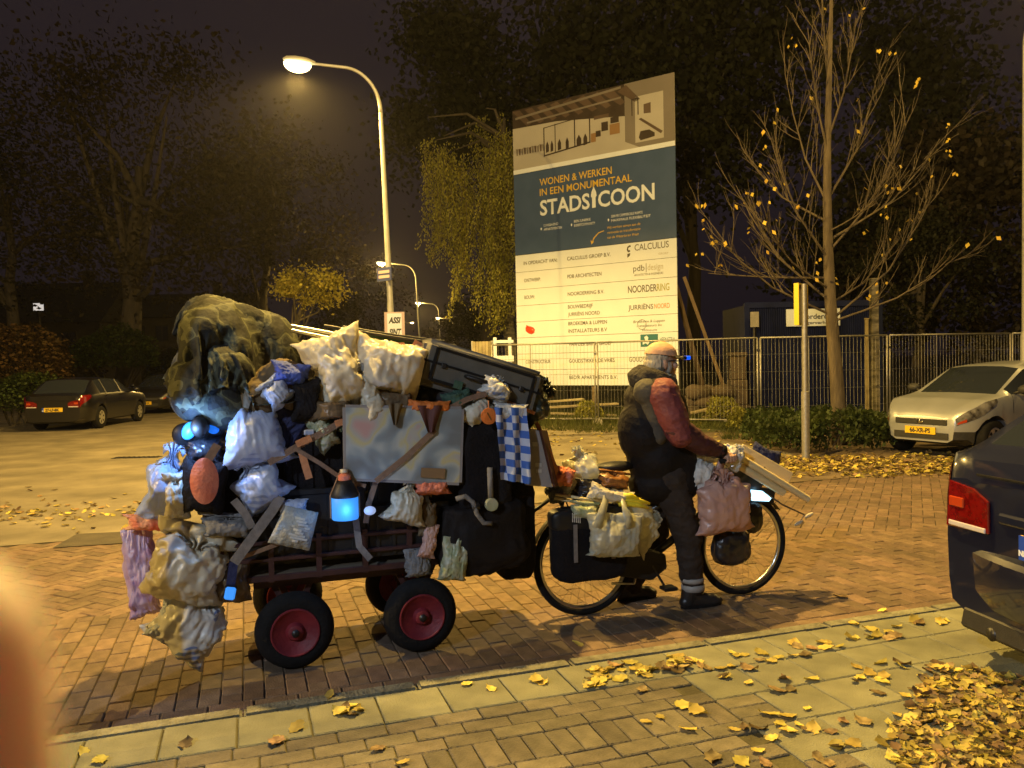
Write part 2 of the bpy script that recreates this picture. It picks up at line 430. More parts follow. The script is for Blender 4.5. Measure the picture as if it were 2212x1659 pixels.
pm('cloth_green', (0.03, 0.07, 0.05), (0.05, 0.11, 0.07), scale=9, rough=0.8, bump=0.4)
pm('strap_brown', (0.20, 0.12, 0.075), (0.27, 0.17, 0.11), scale=30, rough=0.8, bump=0.3, bscale=200)
pm('strap_grey', (0.17, 0.15, 0.135), (0.24, 0.21, 0.19), scale=30, rough=0.8, bump=0.3, bscale=200)
pm('strap_orange', (0.50, 0.20, 0.08), (0.60, 0.26, 0.11), scale=30, rough=0.75, bump=0.3, bscale=200)
pm('case_grey', (0.10, 0.095, 0.08), (0.125, 0.118, 0.10), scale=14, rough=0.55, bump=0.2, bscale=200)
pm('cardboard', (0.24, 0.225, 0.23), (0.31, 0.29, 0.29), scale=5, rough=0.85, bump=0.2)
pm('box_maroon', (0.085, 0.028, 0.024), (0.12, 0.04, 0.034), scale=6, rough=0.75)
pm('wood_cream', (0.76, 0.62, 0.32), (0.84, 0.72, 0.42), scale=5, rough=0.55, stretch=(1, 1, 6))
pm('wood_board', (0.24, 0.20, 0.12), (0.36, 0.31, 0.19), scale=4, rough=0.8, bump=0.3, rnd=0.3)
pm('wood_old', (0.12, 0.085, 0.05), (0.18, 0.13, 0.08), scale=4, rough=0.85, bump=0.4, rnd=0.3)
pm('paper', (0.62, 0.60, 0.52), (0.52, 0.50, 0.44), scale=6, rough=0.8)
pm('foil_bag', (0.30, 0.31, 0.29), (0.44, 0.44, 0.40), scale=18, rough=0.35, bump=0.5)
pm('fruit_yellow', (0.72, 0.58, 0.02), (0.80, 0.68, 0.06), scale=14, rough=0.45, bump=0.2)
pm('brown_leather', (0.17, 0.065, 0.015), (0.28, 0.12, 0.03), scale=12, rough=0.35, bump=0.3)
pm('ink_dark', (0.035, 0.035, 0.035), rough=0.6)
pm('ink_grey', (0.20, 0.20, 0.20), rough=0.6)
# person
pm('skin', (0.46, 0.27, 0.17), (0.56, 0.34, 0.22), scale=18, rough=0.55)
pm('finger_skin', (0.90, 0.80, 0.84), (0.93, 0.84, 0.88), scale=30, rough=0.5)
_f = MATS['finger_skin'].node_tree.nodes['Principled BSDF']; _f.inputs['Subsurface Weight'].default_value = .55; _f.inputs['Subsurface Radius'].default_value = (1, .4, .25); _f.inputs['Subsurface Scale'].default_value = .012
pm('nail', (0.75, 0.48, 0.40), rough=0.25)
pm('hair_grey', (0.34, 0.30, 0.22), (0.52, 0.46, 0.33), scale=60, rough=0.7, stretch=(1, 1, .2))
pm('jacket_black', (0.006, 0.0045, 0.0045), (0.012, 0.009, 0.009), scale=5, rough=0.72, spec=.22, bump=0.35, bscale=30)
pm('jacket_red', (0.15, 0.034, 0.037), (0.20, 0.046, 0.048), scale=6, rough=0.65, bump=0.3, bscale=40)
pm('jacket_maroon', (0.050, 0.011, 0.013), (0.072, 0.017, 0.018), scale=6, rough=0.7, bump=0.3, bscale=40)
pm('jacket_grey', (0.045, 0.040, 0.031), (0.075, 0.067, 0.052), scale=7, rough=0.8, bump=0.4)
pm('scarf_dark', (0.022, 0.018, 0.014), (0.042, 0.035, 0.027), scale=12, rough=0.9, bump=0.6)
pm('trousers', (0.022, 0.014, 0.010), (0.036, 0.024, 0.017), scale=6, rough=0.85, bump=0.4)
pm('hat_peach', (0.66, 0.37, 0.20), (0.72, 0.43, 0.25), scale=14, rough=0.75, bump=0.2)
pm('shoe', (0.012, 0.011, 0.011), (0.03, 0.027, 0.025), scale=9, rough=0.4)
pm('reflect_grey', (0.34, 0.31, 0.27), (0.42, 0.39, 0.34), scale=20, rough=0.5)
# cars
pm('paint_navy', (0.0085, 0.012, 0.036), (0.010, 0.014, 0.040), scale=3, rough=0.28, coat=0.9, metal=0.25)
pm('paint_silver', (0.36, 0.38, 0.41), (0.40, 0.42, 0.45), scale=3, rough=0.38, coat=0.6, metal=0.45)
pm('paint_black', (0.005, 0.005, 0.005), (0.007, 0.006, 0.006), scale=3, rough=0.3, coat=0.9)
pm('paint_grey', (0.014, 0.013, 0.013), (0.018, 0.017, 0.016), scale=3, rough=0.3, coat=0.9, metal=0.3)
pm('bumper_black', (0.022, 0.021, 0.02), (0.03, 0.029, 0.027), scale=20, rough=0.6, bump=0.15, bscale=200)
glassmat('car_glass')
pm('tail_red', (0.10, 0.002, 0.002), (0.17, 0.005, 0.004), scale=30, rough=0.12, coat=1.0)
pm('tail_clear', (0.55, 0.52, 0.55), rough=0.12, coat=1.0)
pm('tail_amber', (0.42, 0.05, 0.01), rough=0.15, coat=1.0)
pm('lamp_glass', (0.62, 0.60, 0.54), (0.10, 0.09, 0.08), scale=9, rough=0.12, coat=1.0, metal=0.6)
pm('plate_yellow', (0.72, 0.47, 0.02), rough=0.5)
pm('plate_blue', (0.015, 0.06, 0.45), rough=0.45)
pm('hubcap', (0.50, 0.48, 0.43), (0.56, 0.54, 0.48), scale=8, rough=0.35, metal=0.5)
# plants
pm('bark', (0.065, 0.050, 0.034), (0.115, 0.090, 0.060), scale=9, rough=0.9, bump=0.9, bscale=30, stretch=(1, 1, .25))
pm('bark_dark', (0.05, 0.042, 0.03), (0.085, 0.07, 0.05), scale=6, rough=0.9, bump=0.9, bscale=24, stretch=(1, 1, .25))
pm('bark_birch', (0.20, 0.18, 0.14), (0.06, 0.055, 0.045), scale=5, rough=0.8, bump=0.5, stretch=(1, 1, 3))
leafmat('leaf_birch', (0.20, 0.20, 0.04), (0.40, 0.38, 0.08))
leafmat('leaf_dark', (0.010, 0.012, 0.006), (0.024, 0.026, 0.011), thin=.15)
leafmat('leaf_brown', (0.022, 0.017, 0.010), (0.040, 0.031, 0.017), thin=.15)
leafmat('leaf_hedge', (0.028, 0.045, 0.012), (0.060, 0.080, 0.022))
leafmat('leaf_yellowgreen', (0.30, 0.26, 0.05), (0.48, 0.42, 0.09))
leafmat('leaf_rust', (0.045, 0.028, 0.012), (0.075, 0.045, 0.018))
leafmat('leaf_fallen', (0.40, 0.31, 0.06), (0.58, 0.47, 0.11), rnd=0.45, thin=0.12)
leafmat('leaf_fallen_brown', (0.11, 0.072, 0.032), (0.30, 0.21, 0.09), rnd=0.6, thin=0.05)
leafmat('leaf_gold', (0.50, 0.34, 0.05), (0.66, 0.48, 0.08), rnd=0.35)
leafmat('grass', (0.05, 0.065, 0.018), (0.11, 0.115, 0.035), rnd=0.4)
# billboard, signs, buildings
pm('sign_white', (0.68, 0.75, 0.88), (0.72, 0.79, 0.92), scale=2, rough=0.36, spec=0.4)
pm('sign_blue', (0.052, 0.090, 0.20), (0.060, 0.10, 0.22), scale=2, rough=0.30, spec=0.4)
pm('sign_gold', (0.62, 0.42, 0.06), rough=0.5)
pm('sign_text', (0.07, 0.065, 0.06), rough=0.5)
pm('sign_red', (0.62, 0.07, 0.03), rough=0.5)
pm('sign_orange', (0.62, 0.24, 0.06), rough=0.5)
pm('sign_olive', (0.32, 0.33, 0.10), rough=0.5)
pm('sign_teal', (0.02, 0.14, 0.17), rough=0.5)
pm('sign_paleink', (0.42, 0.40, 0.36), rough=0.5)
pm('pic_wall', (0.17, 0.155, 0.145), (0.20, 0.18, 0.17), scale=1, rough=0.4)
pm('pic_light', (0.38, 0.37, 0.36), (0.44, 0.43, 0.42), scale=1, rough=0.4)
pm('pic_dark', (0.035, 0.025, 0.02), (0.055, 0.042, 0.035), scale=2, rough=0.4)
pm('pic_brown', (0.085, 0.06, 0.048), (0.115, 0.082, 0.065), scale=2, rough=0.4)
pm('pic_wood', (0.26, 0.16, 0.08), rough=0.4)
pm('sign_yellow', (0.75, 0.55, 0.03), rough=0.45)
pm('sign_pink', (0.52, 0.40, 0.42), rough=0.6)
pm('street_blue', (0.06, 0.075, 0.20), rough=0.4)
pm('container_blue', (0.006, 0.010, 0.050), (0.009, 0.014, 0.062), scale=3, rough=0.6, bump=0.15, spec=0.15)
pm('concrete', (0.24, 0.23, 0.20), (0.32, 0.30, 0.26), scale=8, rough=0.9, bump=0.5)
pm('stone_brown', (0.06, 0.045, 0.032), (0.085, 0.062, 0.044), scale=5, rough=0.9, bump=0.5)
pm('wall_dark', (0.025, 0.02, 0.017), (0.035, 0.028, 0.023), scale=4, rough=0.9, bump=0.3)
pm('roof_dark', (0.012, 0.010, 0.010), (0.02, 0.017, 0.016), scale=6, rough=0.9)
glassmat('pane_dark', (0.02, 0.02, 0.025), 0.08)
glow('pane_lit', (1.0, 0.85, 0.62), 0.35)
glow('pane_blue', (0.35, 0.65, 1.0), 0.9)
glow('sodium_bulb', (1.0, 0.78, 0.36), 7.0)
glow('sodium_far', (1.0, 0.80, 0.42), 14.0)
glow('added_lamp_cool', (.7, .85, 1.0), 30.0)  # glass of the added cool fill lamp, out of view
glow('led_blue', (0.01, 0.16, 0.8), .8)
glow('led_white_blue', (0.42, 0.78, 1.0), 2.6)
glow('led_jar', (0.05, 0.32, 1.0), 0.75)
glow('led_lens', (0.03, 0.30, 1.0), 1.5)
glow('led_cap', (0.0, 0.10, 1.0), 1.0)
# ------------------------------------------------------------------ stuffed film and cloth: two flat sheets blown up, hung or tied, so that seams pucker
def sim_bags(specs, frames=22):
    """specs: (key, seed, mode, pressure, aspect). modes: pillow, cinch, hang, neck. returns unit-box shapes"""
    made = []
    for k, (key, seed, mode, prs, asp) in enumerate(specs):
        r = random.Random(seed); ox = 6.0 * k; o = r.uniform(0, 40)
        nu, nv = 54, 100; h_ = nv // 2; rows = []; pins = []; core = None
        if mode == 'drape':          # a tarpaulin dropped over a lumpy load
            cm_ = MB()
            for _ in range(9): cm_.ell((ox + r.uniform(-.55, .55), r.uniform(-.4, .4), r.uniform(-.25, .30)), (r.uniform(.28, .5), r.uniform(.28, .45), r.uniform(.28, .45)))
            core = bpy.data.objects.new('core', cm_.mesh('core')); COL.objects.link(core)
            rm = core.modifiers.new('r', 'REMESH'); rm.mode = 'VOXEL'; rm.voxel_size = .07
            core.modifiers.new('k', 'COLLISION'); core.collision.thickness_outer = .02; core.collision.cloth_friction = 20
            n_ = 70
            sk = MB(); sk.grid([[V(ox + (i / n_ - .5) * 2.35 * asp, (j / n_ - .5) * 2.0, .86 + .05 * nz(V(i * .12, j * .12, o), 1)) for j in range(n_ + 1)] for i in range(n_ + 1)])
        else: sk = None
        for i in range(nu + 1 if sk is None else 0):
            u = i / nu; row = []
            hw = 1.0
            if mode == 'cinch': hw = lerp(1.0, .20, math.exp(-((u - .80) / .055) ** 2))
            if mode == 'neck': hw = lerp(1.0, .16, sm(.66, .86, u)) if u < .88 else lerp(.16, .42, sm(.88, 1, u))
            for j in range(nv):
                jj = j % h_; x = -1 + 2 * jj / h_ if j < h_ else 1 - 2 * jj / h_
                th = .12 * math.sin(math.pi * max(.02, min(.98, jj / h_))) ** .5 * math.sin(math.pi * (.03 + .94 * u)) ** .5
                if mode in ('cinch', 'neck') and hw < .6: th = max(th, .10 * hw + .04)
                y = (-1 if j < h_ else 1) * th
                fold = (1 - hw) * .10 * math.sin(x * 16 + o) if mode in ('cinch', 'neck') else 0
                q = V(ox + x * hw * asp + .02 * nz(V(x * 3, u * 3, y), 1, o), y + fold + .035 * nz(V(x * 5, u * 6, y * 2), 1.0, o + 3), (u - .5) * 2.0)
                if mode == 'hang' and u > .985 and abs(abs(x) - .55) < .14: pins.append(i * nv + j); q.x = ox + math.copysign(.34, x) * asp + (abs(x) - .55) * .3 * math.copysign(1, x)
                if mode in ('cinch', 'neck') and hw < .26: pins.append(i * nv + j)
                row.append(q)
            rows.append(row)
        flat = sk is not None
        if not flat: sk = MB(); sk.grid(rows, 0, True)
        for base, rev in (() if flat else ((0, True), (nu * nv, False))):
            if not rev and mode == 'neck': continue
            b = len(sk.v); sk.v.append(sum(rows[0 if rev else -1], Vector()) / nv)
            for j in range(nv):
                j2 = (j + 1) % nv; sk.f.append([b, base + j2, base + j] if rev else [b, base + j, base + j2]); sk.m.append(0)
        so = bpy.data.objects.new('sheet', sk.mesh('sheet')); COL.objects.link(so)
        cl = so.modifiers.new('c', 'CLOTH'); s_ = cl.settings
        if pins:
            so.vertex_groups.new(name='p').add(pins, 1.0, 'REPLACE'); s_.vertex_group_mass = 'p'
        s_.quality = 5; s_.mass = .2; s_.tension_stiffness = 120; s_.compression_stiffness = 120; s_.shear_stiffness = 30; s_.bending_stiffness = .015
        s_.tension_damping = 8; s_.compression_damping = 8; s_.shear_damping = 8; s_.bending_damping = .3; s_.air_damping = 3
        s_.use_pressure = not flat; s_.uniform_pressure_force = prs; s_.effector_weights.gravity = 1.0 if mode in ('hang', 'drape') else .0
        cl.collision_settings.use_collision = flat; cl.collision_settings.distance_min = .02; cl.collision_settings.collision_quality = 2
        if flat: s_.tension_stiffness = s_.compression_stiffness = 40; s_.bending_stiffness = .08; s_.air_damping = 1
        made.append((key, so, ox, core))
    sc.frame_start = 1; sc.frame_end = frames
    for f in range(1, frames + 1): sc.frame_set(f)
    dg = bpy.context.evaluated_depsgraph_get(); out = {}
    for key, so, ox, core in made:
        me = bpy.data.meshes.new_from_object(so.evaluated_get(dg))
        co = [v.co.copy() for v in me.vertices]; lo_ = V(*[min(q[i] for q in co) for i in range(3)]); hi = V(*[max(q[i] for q in co) for i in range(3)])
        c = (lo_ + hi) / 2; e = hi - lo_
        out[key] = ([V((q.x - c.x) / e.x, (q.y - c.y) / e.y, (q.z - c.z) / e.z) for q in co], [list(p.vertices) for p in me.polygons])
        if core:
            mc = bpy.data.meshes.new_from_object(core.evaluated_get(dg)); out[key + 'core'] = ([V((v.co.x - c.x) / e.x, (v.co.y - c.y) / e.y, (v.co.z - c.z) / e.z) for v in mc.vertices], [list(q.vertices) for q in mc.polygons])
        bpy.data.meshes.remove(me); bpy.data.objects.remove(so)
        if core: bpy.data.objects.remove(core)
    sc.frame_set(1)
    return out
SIM = sim_bags([('p0', 1, 'pillow', 5, 1.0), ('p1', 5, 'pillow', 2.5, .7), ('p2', 8, 'pillow', 3.5, 1.25), ('h0', 3, 'hang', 2, .9), ('h1', 13, 'hang', 3.5, .7), ('n0', 4, 'neck', 5, 1.0), ('n1', 14, 'neck', 3, .8), ('c0', 2, 'cinch', 5, 1.0), ('d0', 21, 'drape', 0, 1.0), ('d1', 26, 'drape', 0, .9)])
# ------------------------------------------------------------------ street lamps
def lamp_post(base, height, adir, arm, label, power, bulb='sodium_bulb', lean=(0, 0), group='street lamps', bend=0.95, col=None, cone=None):
    bx, by = base; bz = base_z(bx, by)
    o = V(bx, by, bz)
    t = thing('street_lamp', label, 'street lamp', o, group)
    a = Vector(adir).normalized(); ln = V(lean[0], lean[1], 0)
    hb = height - bend
    mb = MB()
    mb.tube([o + V(0, 0, -.05), o + V(0, 0, 1.9) + ln * .24, o + V(0, 0, 2.0) + ln * .25], [.105, .095, .072], 14)
    mb.build('pole_base', M['lamp_grey'], t, smooth=True, angle=50)
    pts = [o + V(0, 0, 1.95) + ln * .245]; rs = [.072]
    for k in range(1, 7):
        z = lerp(1.95, hb, k / 6); pts.append(o + V(0, 0, z) + ln * (z / 8)); rs.append(lerp(.070, .042, k / 6))
    top = pts[-1].copy()
    MB().tube(pts, rs, 12).build('pole', M['lamp_grey'], t, smooth=True, angle=50)
    pts = []; n = 12
    for k in range(n + 1):
        th = R(88) * k / n
        pts.append(top + a * (bend * .85 * (1 - math.cos(th))) + V(0, 0, bend * math.sin(th)))
    e = pts[-1]; dirn = (pts[-1] - pts[-2]).normalized(); rest = max(.2, arm - bend * .85)
    for k in range(1, 5): pts.append(e + dirn * rest * k / 4)
    MB().tube(pts, [lerp(.042, .028, i / (len(pts) - 1)) for i in range(len(pts))], 10).build('arm', M['lamp_grey'], t, smooth=True)
    h0 = pts[-1]; x = (dirn + V(0, 0, -.0)).normalized(); y = ZV.cross(x).normalized(); z = x.cross(y)
    rows = []
    for k, (u, w, hh) in enumerate(((-.06, .035, .03), (.0, .06, .05), (.12, .125, .085), (.34, .145, .095), (.52, .12, .075), (.60, .05, .03))):
        row = []
        for j in range(14):
            th = 2 * math.pi * j / 14
            row.append(h0 + x * u + y * (w * math.cos(th)) + z * (hh * max(-.25, math.sin(th)) + .02))
        rows.append(row)
    mb = MB().grid(rows, 0, True); mb.add([sum(rows[-1], Vector()) / 14] + rows[-1], [(0, j + 1, (j + 1) % 14 + 1) for j in range(14)])
    mb.build('lamp_head', M['lamp_grey'], t, smooth=True)
    m4 = frame(h0 + x * .30 - z * .035, x, y, z)
    mb = MB(); mb.ell((0, 0, 0), (.29, .15, .19), n=20, m=12)
    mb.v = [m4 @ V(q.x, q.y, min(q.z, .0)) for q in mb.v]
    mb.build('lamp_glass', M[bulb], t, smooth=True)
    if power:
        ld = bpy.data.lights.new('lamp_light', 'SPOT' if cone else 'POINT'); ld.energy = power
        if cone: ld.spot_size = R(cone); ld.spot_blend = .4
        ld.color = col or SODIUM; ld.shadow_soft_size = .10
        lo = bpy.data.objects.new('lamp_light', ld); COL.objects.link(lo)
        lo.parent = t; lo.location = (h0 + x * .30 - z * .30) - o
    return t
def base_z(x, y): return .06 if (x * N2.x + y * N2.y) < 3.8 else 0.0
L1 = LAMP_SPOTS['corner']
lamp_post(L1, 7.82, (-1, -.06, 0), 1.42, 'tall grey street lamp glowing at the corner, blue name plate on its pole', LAMP_W['corner'], lean=(-.20, 0), cone=152)
lamp_post(LAMP_SPOTS['left'], 8.0, N2 * .9 + D2 * .2, 1.75, 'assumed grey street lamp on the near pavement, out of view to the left', LAMP_W['left'])  # assumed unseen lamp, set to throw the corner pole's shadow on the board
lamp_post(LAMP_SPOTS['right'], 8.6, -N2, 1.75, 'pale lamp post at the right picture edge beside the silver car', LAMP_W['right'])
lamp_post(LAMP_SPOTS['near'], 8.3, (.42, .907, 0), 4.0, 'assumed grey street lamp on the near kerb, unseen just left of the view', LAMP_W['near'])  # assumed unseen lamp; position and long arm set to shape the cart's shadows
lamp_post(LAMP_SPOTS['behind'], 7.0, N2, 1.6, 'added cool white fill lamp on the pavement behind the viewpoint, unseen', LAMP_W['behind'], 'added_lamp_cool', col=ADDED_COOL)  # unseen lamp added to fill camera-facing sides with bluish light
lamp_post((-5.75, 52), 7.95, (-1, -.1, 0), 1.9, 'second lamp along the side street, arm crossing behind the corner pole', 2600, 'sodium_far', (-.35, 0))
lamp_post((-7.5, 87), 7.95, (-1, -.1, 0), 1.9, 'third lamp along the side street, its glow beside the second pole', 1800, 'sodium_far', (-.3, 0))
lamp_post((-8.2, 117), 7.95, (-1, -.1, 0), 1.9, 'rightmost and farthest lamp pole of the side street row', 1500, 'sodium_far', (-.2, 0))
lamp_post((-20.5, 150), 9.0, (1, -.1, 0), 1.9, 'distant lamp on the far left kerb of the side street, lowest glow', 800, 'sodium_far')

# ------------------------------------------------------------------ ground
def sheet(name, pts, z, mat, sub=0):
    mb = MB(); mb.add([V(p[0], p[1], z) for p in pts], [tuple(range(len(pts)))])
    return tag(mb.build(name, M[mat]), kind='structure')
def sxy(s, t): p = S(s, t); return (p.x, p.y)
sheet('ground', [(-400, -200), (400, -200), (400, 500), (-400, 500)], -.06, 'soil')
street = sheet('main_street', [sxy(-40, 3.86), sxy(40, 3.86), sxy(40, 8.55), sxy(-40, 8.55)], -.007, 'joint_sand')
sheet('side_street', [sxy(-60, 8.55), sxy(1.6, 8.55), (-1.5, 12.2), (-2.9, 15.5), (-4.4, 32), (-9.0, 110), (-17, 240), (-60, 240), (-80, 60)], 0.0, 'asphalt_pale')
sheet('corner_path', [sxy(1.6, 8.55), sxy(6.2, 8.55), (4.6, 13.2), (3.6, 17.2), (2.2, 19.6), (-3.8, 20.8), (-2.9, 15.5), (-1.5, 12.2)], 0.001, 'sand_path')
sheet('far_pavement', [sxy(6.2, 8.55), sxy(40, 8.55), sxy(40, 12.4), (16, 17.2), (3.6, 17.2), (4.6, 13.2)], 0.002, 'far_paving')
sheet('verge', [(-3.8, 20.8), (2.2, 19.6), (3.6, 17.2), (16, 17.2), (40, 24.5), (60, 60), (-3, 110), (-4.4, 32)], -.012, 'verge')
g0, g1 = pG(112, 1184), pG(170, 1150)
mb = MB(); q = [pG(114, 1183, .004), pG(166, 1153, .004), pG(318, 1146, .004), pG(312, 1170, .004)]
mb.add(q, [(0, 3, 2, 1)]); tag(mb.build('dark_patch', M['patch_dark']), kind='structure')  # flat darker patch lying at the far edge of the street

def brick_mesh(lx, ly, h=.05, ch=.005):
    a, b = lx / 2, ly / 2
    vs = []
    for z, k in ((-h, 0), (-ch, 0), (0, ch)):
        vs += [(-a + k, -b + k, z), (a - k, -b + k, z), (a - k, b - k, z), (-a + k, b - k, z)]
    fs = [(8, 9, 10, 11)]
    for r0 in (0, 4):
        for j in range(4): fs.append((r0 + j, r0 + (j + 1) % 4, r0 + 4 + (j + 1) % 4, r0 + 4 + j))
    return vs, fs
def to_px(p):
    q = p - CAMP; d = q.dot(FWD)
    if d < .05: return None
    return PCX + q.dot(RIGHT) / d * PF, PCY - q.dot(UP) / d * PF, d
def inview(p, m=30):
    q = to_px(p)
    return q is not None and -m < q[0] < PW + m and -m < q[1] < PH + m
def lay(pieces, lx, ly, mat, name, parent, limit, jit=.0028, rj=1.2):
    """pieces: (s,t,angle,z0). nearest visible ones single objects, the rest one joined part"""
    vs, fs = brick_mesh(lx, ly)
    me = bpy.data.meshes.new(name); me.from_pydata(vs, [], fs); me.materials.append(M[mat])
    vis = []; rest = []
    for pc in pieces:
        p = S(pc[0], pc[1], pc[3])
        (vis if inview(p, 10) else rest).append((p.length, pc))
    vis.sort(key=lambda q: q[0])
    rest += vis[limit:]; vis = vis[:limit]
    for _, (s, t, a, z) in vis:
        o = bpy.data.objects.new(name, me); COL.objects.link(o)
        p = S(s, t, z + rng.uniform(-jit, jit)); o.location = p
        o.rotation_euler = (R(rng.uniform(-.5, .5)), R(rng.uniform(-.5, .5)), SA + a + R(rng.uniform(-rj, rj)))
        o.parent = parent
    if rest:
        mb = MB(); rn = []
        for _, (s, t, a, z) in rest:
            an = SA + a + R(rng.uniform(-rj, rj)); c, sn = math.cos(an), math.sin(an)
            p = S(s, t, z + rng.uniform(-jit, jit)); tx, ty = rng.uniform(-.008, .008), rng.uniform(-.008, .008)
            mb.add([(p.x + v[0] * c - v[1] * sn, p.y + v[0] * sn + v[1] * c, p.z + v[2] + v[0] * tx + v[1] * ty) for v in vs], fs)
            k = rng.random(); rn += [k] * len(fs)
        o = mb.build(name + '_field', M[mat], parent)
        at = o.data.attributes.new('rnd', 'FLOAT', 'FACE'); at.data.foreach_set('value', rn)
        o['kind'] = 'stuff'
WL['main_street'] = V(0, 0, 0)
# main street: gutter rows along the kerb, a band of bricks laid across, then herringbone
rows = []
for r in range(2):
    for k in range(-45, 75):
        rows.append((k * .208 + (r % 2) * .104, 3.86 + .055 + r * .105, 0, -.004 + .004 * r))
for r in range(8):
    for k in range(-90, 150):
        rows.append((k * .103, 4.075 + .104 + r * .2085 + (.104 if k % 2 else 0), math.pi / 2, 0))
tmax_band = 4.075 + 8 * .2085 + .104
halves = []
for k in range(-90, 150):
    halves.append((k * .103, 4.075 + .052, math.pi / 2, 0) if k % 2 else (k * .103, 4.075 + 8 * .2085 + .052, math.pi / 2, 0))
c45 = math.cos(math.pi / 4)
u = .1035
for m_ in range(-140, 200):
    for n_ in range(-70, 70):
        X, Yh = m_ + 2 * n_, m_ - 2 * n_
        for (cx, cy, a) in ((X + 1, Yh + .5, 0), (X + .5, Yh + 2, math.pi / 2)):
            s = (cx - cy) * c45 * u; t = (cx + cy) * c45 * u
            s, t = s, t + 5.9
            if -9 < s < 13.5 and tmax_band - .02 < t < 8.52: rows.append((s, t, a + math.pi / 4, -.002))
lay(rows, .202, .0985, 'road_brick', 'brick', street, 300)
lay(halves, .0985, .0985, 'road_brick', 'half_brick', street, 120)
tag(MB().add([S(-40, 3.9, -.006), S(-9.1, 3.9, -.006), S(-9.1, 8.5, -.006), S(-40, 8.5, -.006)], [(0, 1, 2, 3)]).add(
    [S(13.6, 3.9, -.006), S(40, 3.9, -.006), S(40, 8.5, -.006), S(13.6, 8.5, -.006)], [(0, 1, 2, 3)]).build('far_road', M['far_paving']), kind='structure')
# near pavement
pave = sheet('pavement', [sxy(-40, -8), sxy(40, -8), sxy(40, 3.765), sxy(-40, 3.765)], .048, 'moss_joint')
WL['pavement'] = V(0, 0, 0)
kb = []
for k in range(-12, 16):
    s = k * .8 + .35
    mb = MB(); mb.box((0, 0, -.08), (.793, .098, .28))
    me = mb.mesh('kerb_stone', None, 0, .012, 2) if k == -12 else kerb_me
    if k == -12: kerb_me = me; me.materials.append(M['kerb'])
    o = bpy.data.objects.new('kerb_stone', kerb_me); COL.objects.link(o); o.parent = pave
    p = S(s, 3.812, rng.uniform(-.003, .003)); o.location = p; o.rotation_euler = (0, R(rng.uniform(-.2, .2)), SA + R(rng.uniform(-.25, .25)))
slabs = []; bricks = []
for r in range(13):
    t = 3.755 - .152 - r * .304
    off = .15 * (r % 2)
    for k in range(-18, 34):
        s = k * .304 + off + .08
        if r == 0: slabs.append((s, t, 0, .06))
sb = 1.99
for r in range(1, 13):
    for k in range(0, 28):
        t = 3.755 - .152 - r * .304
        if r % 2: slabs.append((sb + .155 + k * .304, t, 0, .06))
        else:
            if k == 0:
                for e in (-.102, 0, .102): bricks.append((sb + .104, t + e, 0, .059))
                bricks.append((sb + .104, t - .15, 0, .059)) if False else None
            slabs.append((sb + .36 + k * .304, t, 0, .06))
t = 3.755 - .304 - .056; r = 0
while t > .2:
    if r % 5 == 3:
        for k in range(-50, 20):
            s = sb - .06 - k * .104 if k >= 0 else sb + 9
            if -5 < s < sb: bricks.append((s, t - .052, math.pi / 2, .059))
        t -= .208
    else:
        for k in range(0, 34):
            s = sb - .104 - k * .208 - (.104 if r % 2 else 0)
            if -5 < s < sb: bricks.append((s, t, 0, .059))
        t -= .104
    r += 1
lay(slabs, .297, .297, 'slab', 'slab', pave, 300, .002, .5)
lay(bricks, .203, .099, 'pave_brick', 'brick', pave, 300, .003, 1.6)
# ------------------------------------------------------------------ construction fence
fence_pts = [(1063, 20.6), (1290, 20.0), (1641, 18.4), (1920, 18.55), (2185, 19.3), (2480, 20.4)]
fence_labels = ['wire fence panel at the left, in front of the board\'s left edge', 'wire fence panel in front of the large board and behind the rider',
                'wire fence panel in front of the dark blue container', 'wire fence panel right of the young tree, behind the silver car', 'wire fence panel at the right edge behind the silver car']
def fpt(x, Y, z=0.0):
    q = pY(x, 900, Y); return V(q.x, q.y, z)
def fence_panel(a, b, label):
    t = thing('wire_fence', label, 'fence', a, 'temporary wire fence panels')
    u = (b - a).normalized(); a = a + u * .035; b = b - u * .035; L = (b - a).length
    z0, z1 = .14, 2.03
    for p in (a, b): MB().tube([p + V(0, 0, .03), p + V(0, 0, z1)], .021, 8).build('post', M['galv'], t, smooth=True)
    MB().tube([a + V(0, 0, z1), b + V(0, 0, z1)], .021, 8).build('top_rail', M['galv'], t, smooth=True)
    MB().tube([a + V(0, 0, z0), b + V(0, 0, z0)], .021, 8).build('bottom_rail', M['galv'], t, smooth=True)
    mb = MB(); n = int(L / .085)
    for k in range(1, n):
        p = a + u * (L * k / n); mb.tube([p + V(0, 0, z0), p + V(0, 0, z1)], .0032, 3, False)
    for z in (.45, .85, 1.25, 1.65):
        mb.tube([a + V(0, 0, z), b + V(0, 0, z)], .0045, 3, False)
    w = mb.build('wire_mesh', M['galv'], t); w['kind'] = 'stuff'
    mid = a + u * L * .38
    MB().tube([mid + V(0, 0, z0), mid + V(0, 0, z1)], .012, 6).build('stiffener', M['galv'], t)
    return t
for i in range(len(fence_pts) - 1):
    fence_panel(fpt(*fence_pts[i]), fpt(*fence_pts[i + 1]), fence_labels[i])
for i, lb in ((1, 'concrete fence foot with a wire bar under the board'), (2, 'concrete fence foot right of the rider'), (3, 'concrete fence foot left of the silver car')):
    p = fpt(*fence_pts[i]); t = thing('concrete_block', lb, 'fence foot', p, 'fence feet')
    MB().box(p + V(0, -.02, .065), (.24, .62, .13), None, 0, .86).build('block', M['concrete'], t, bevel=.015)
    MB().tube([p + V(-.9, -.3, .16), p + V(0, -.3, .16)], .014, 6).build('stay_bar', M['galv'], t)
    MB().box(p + V(0, 0, 1.75), (.11, .03, .05)).build('coupling', M['steel'], t)

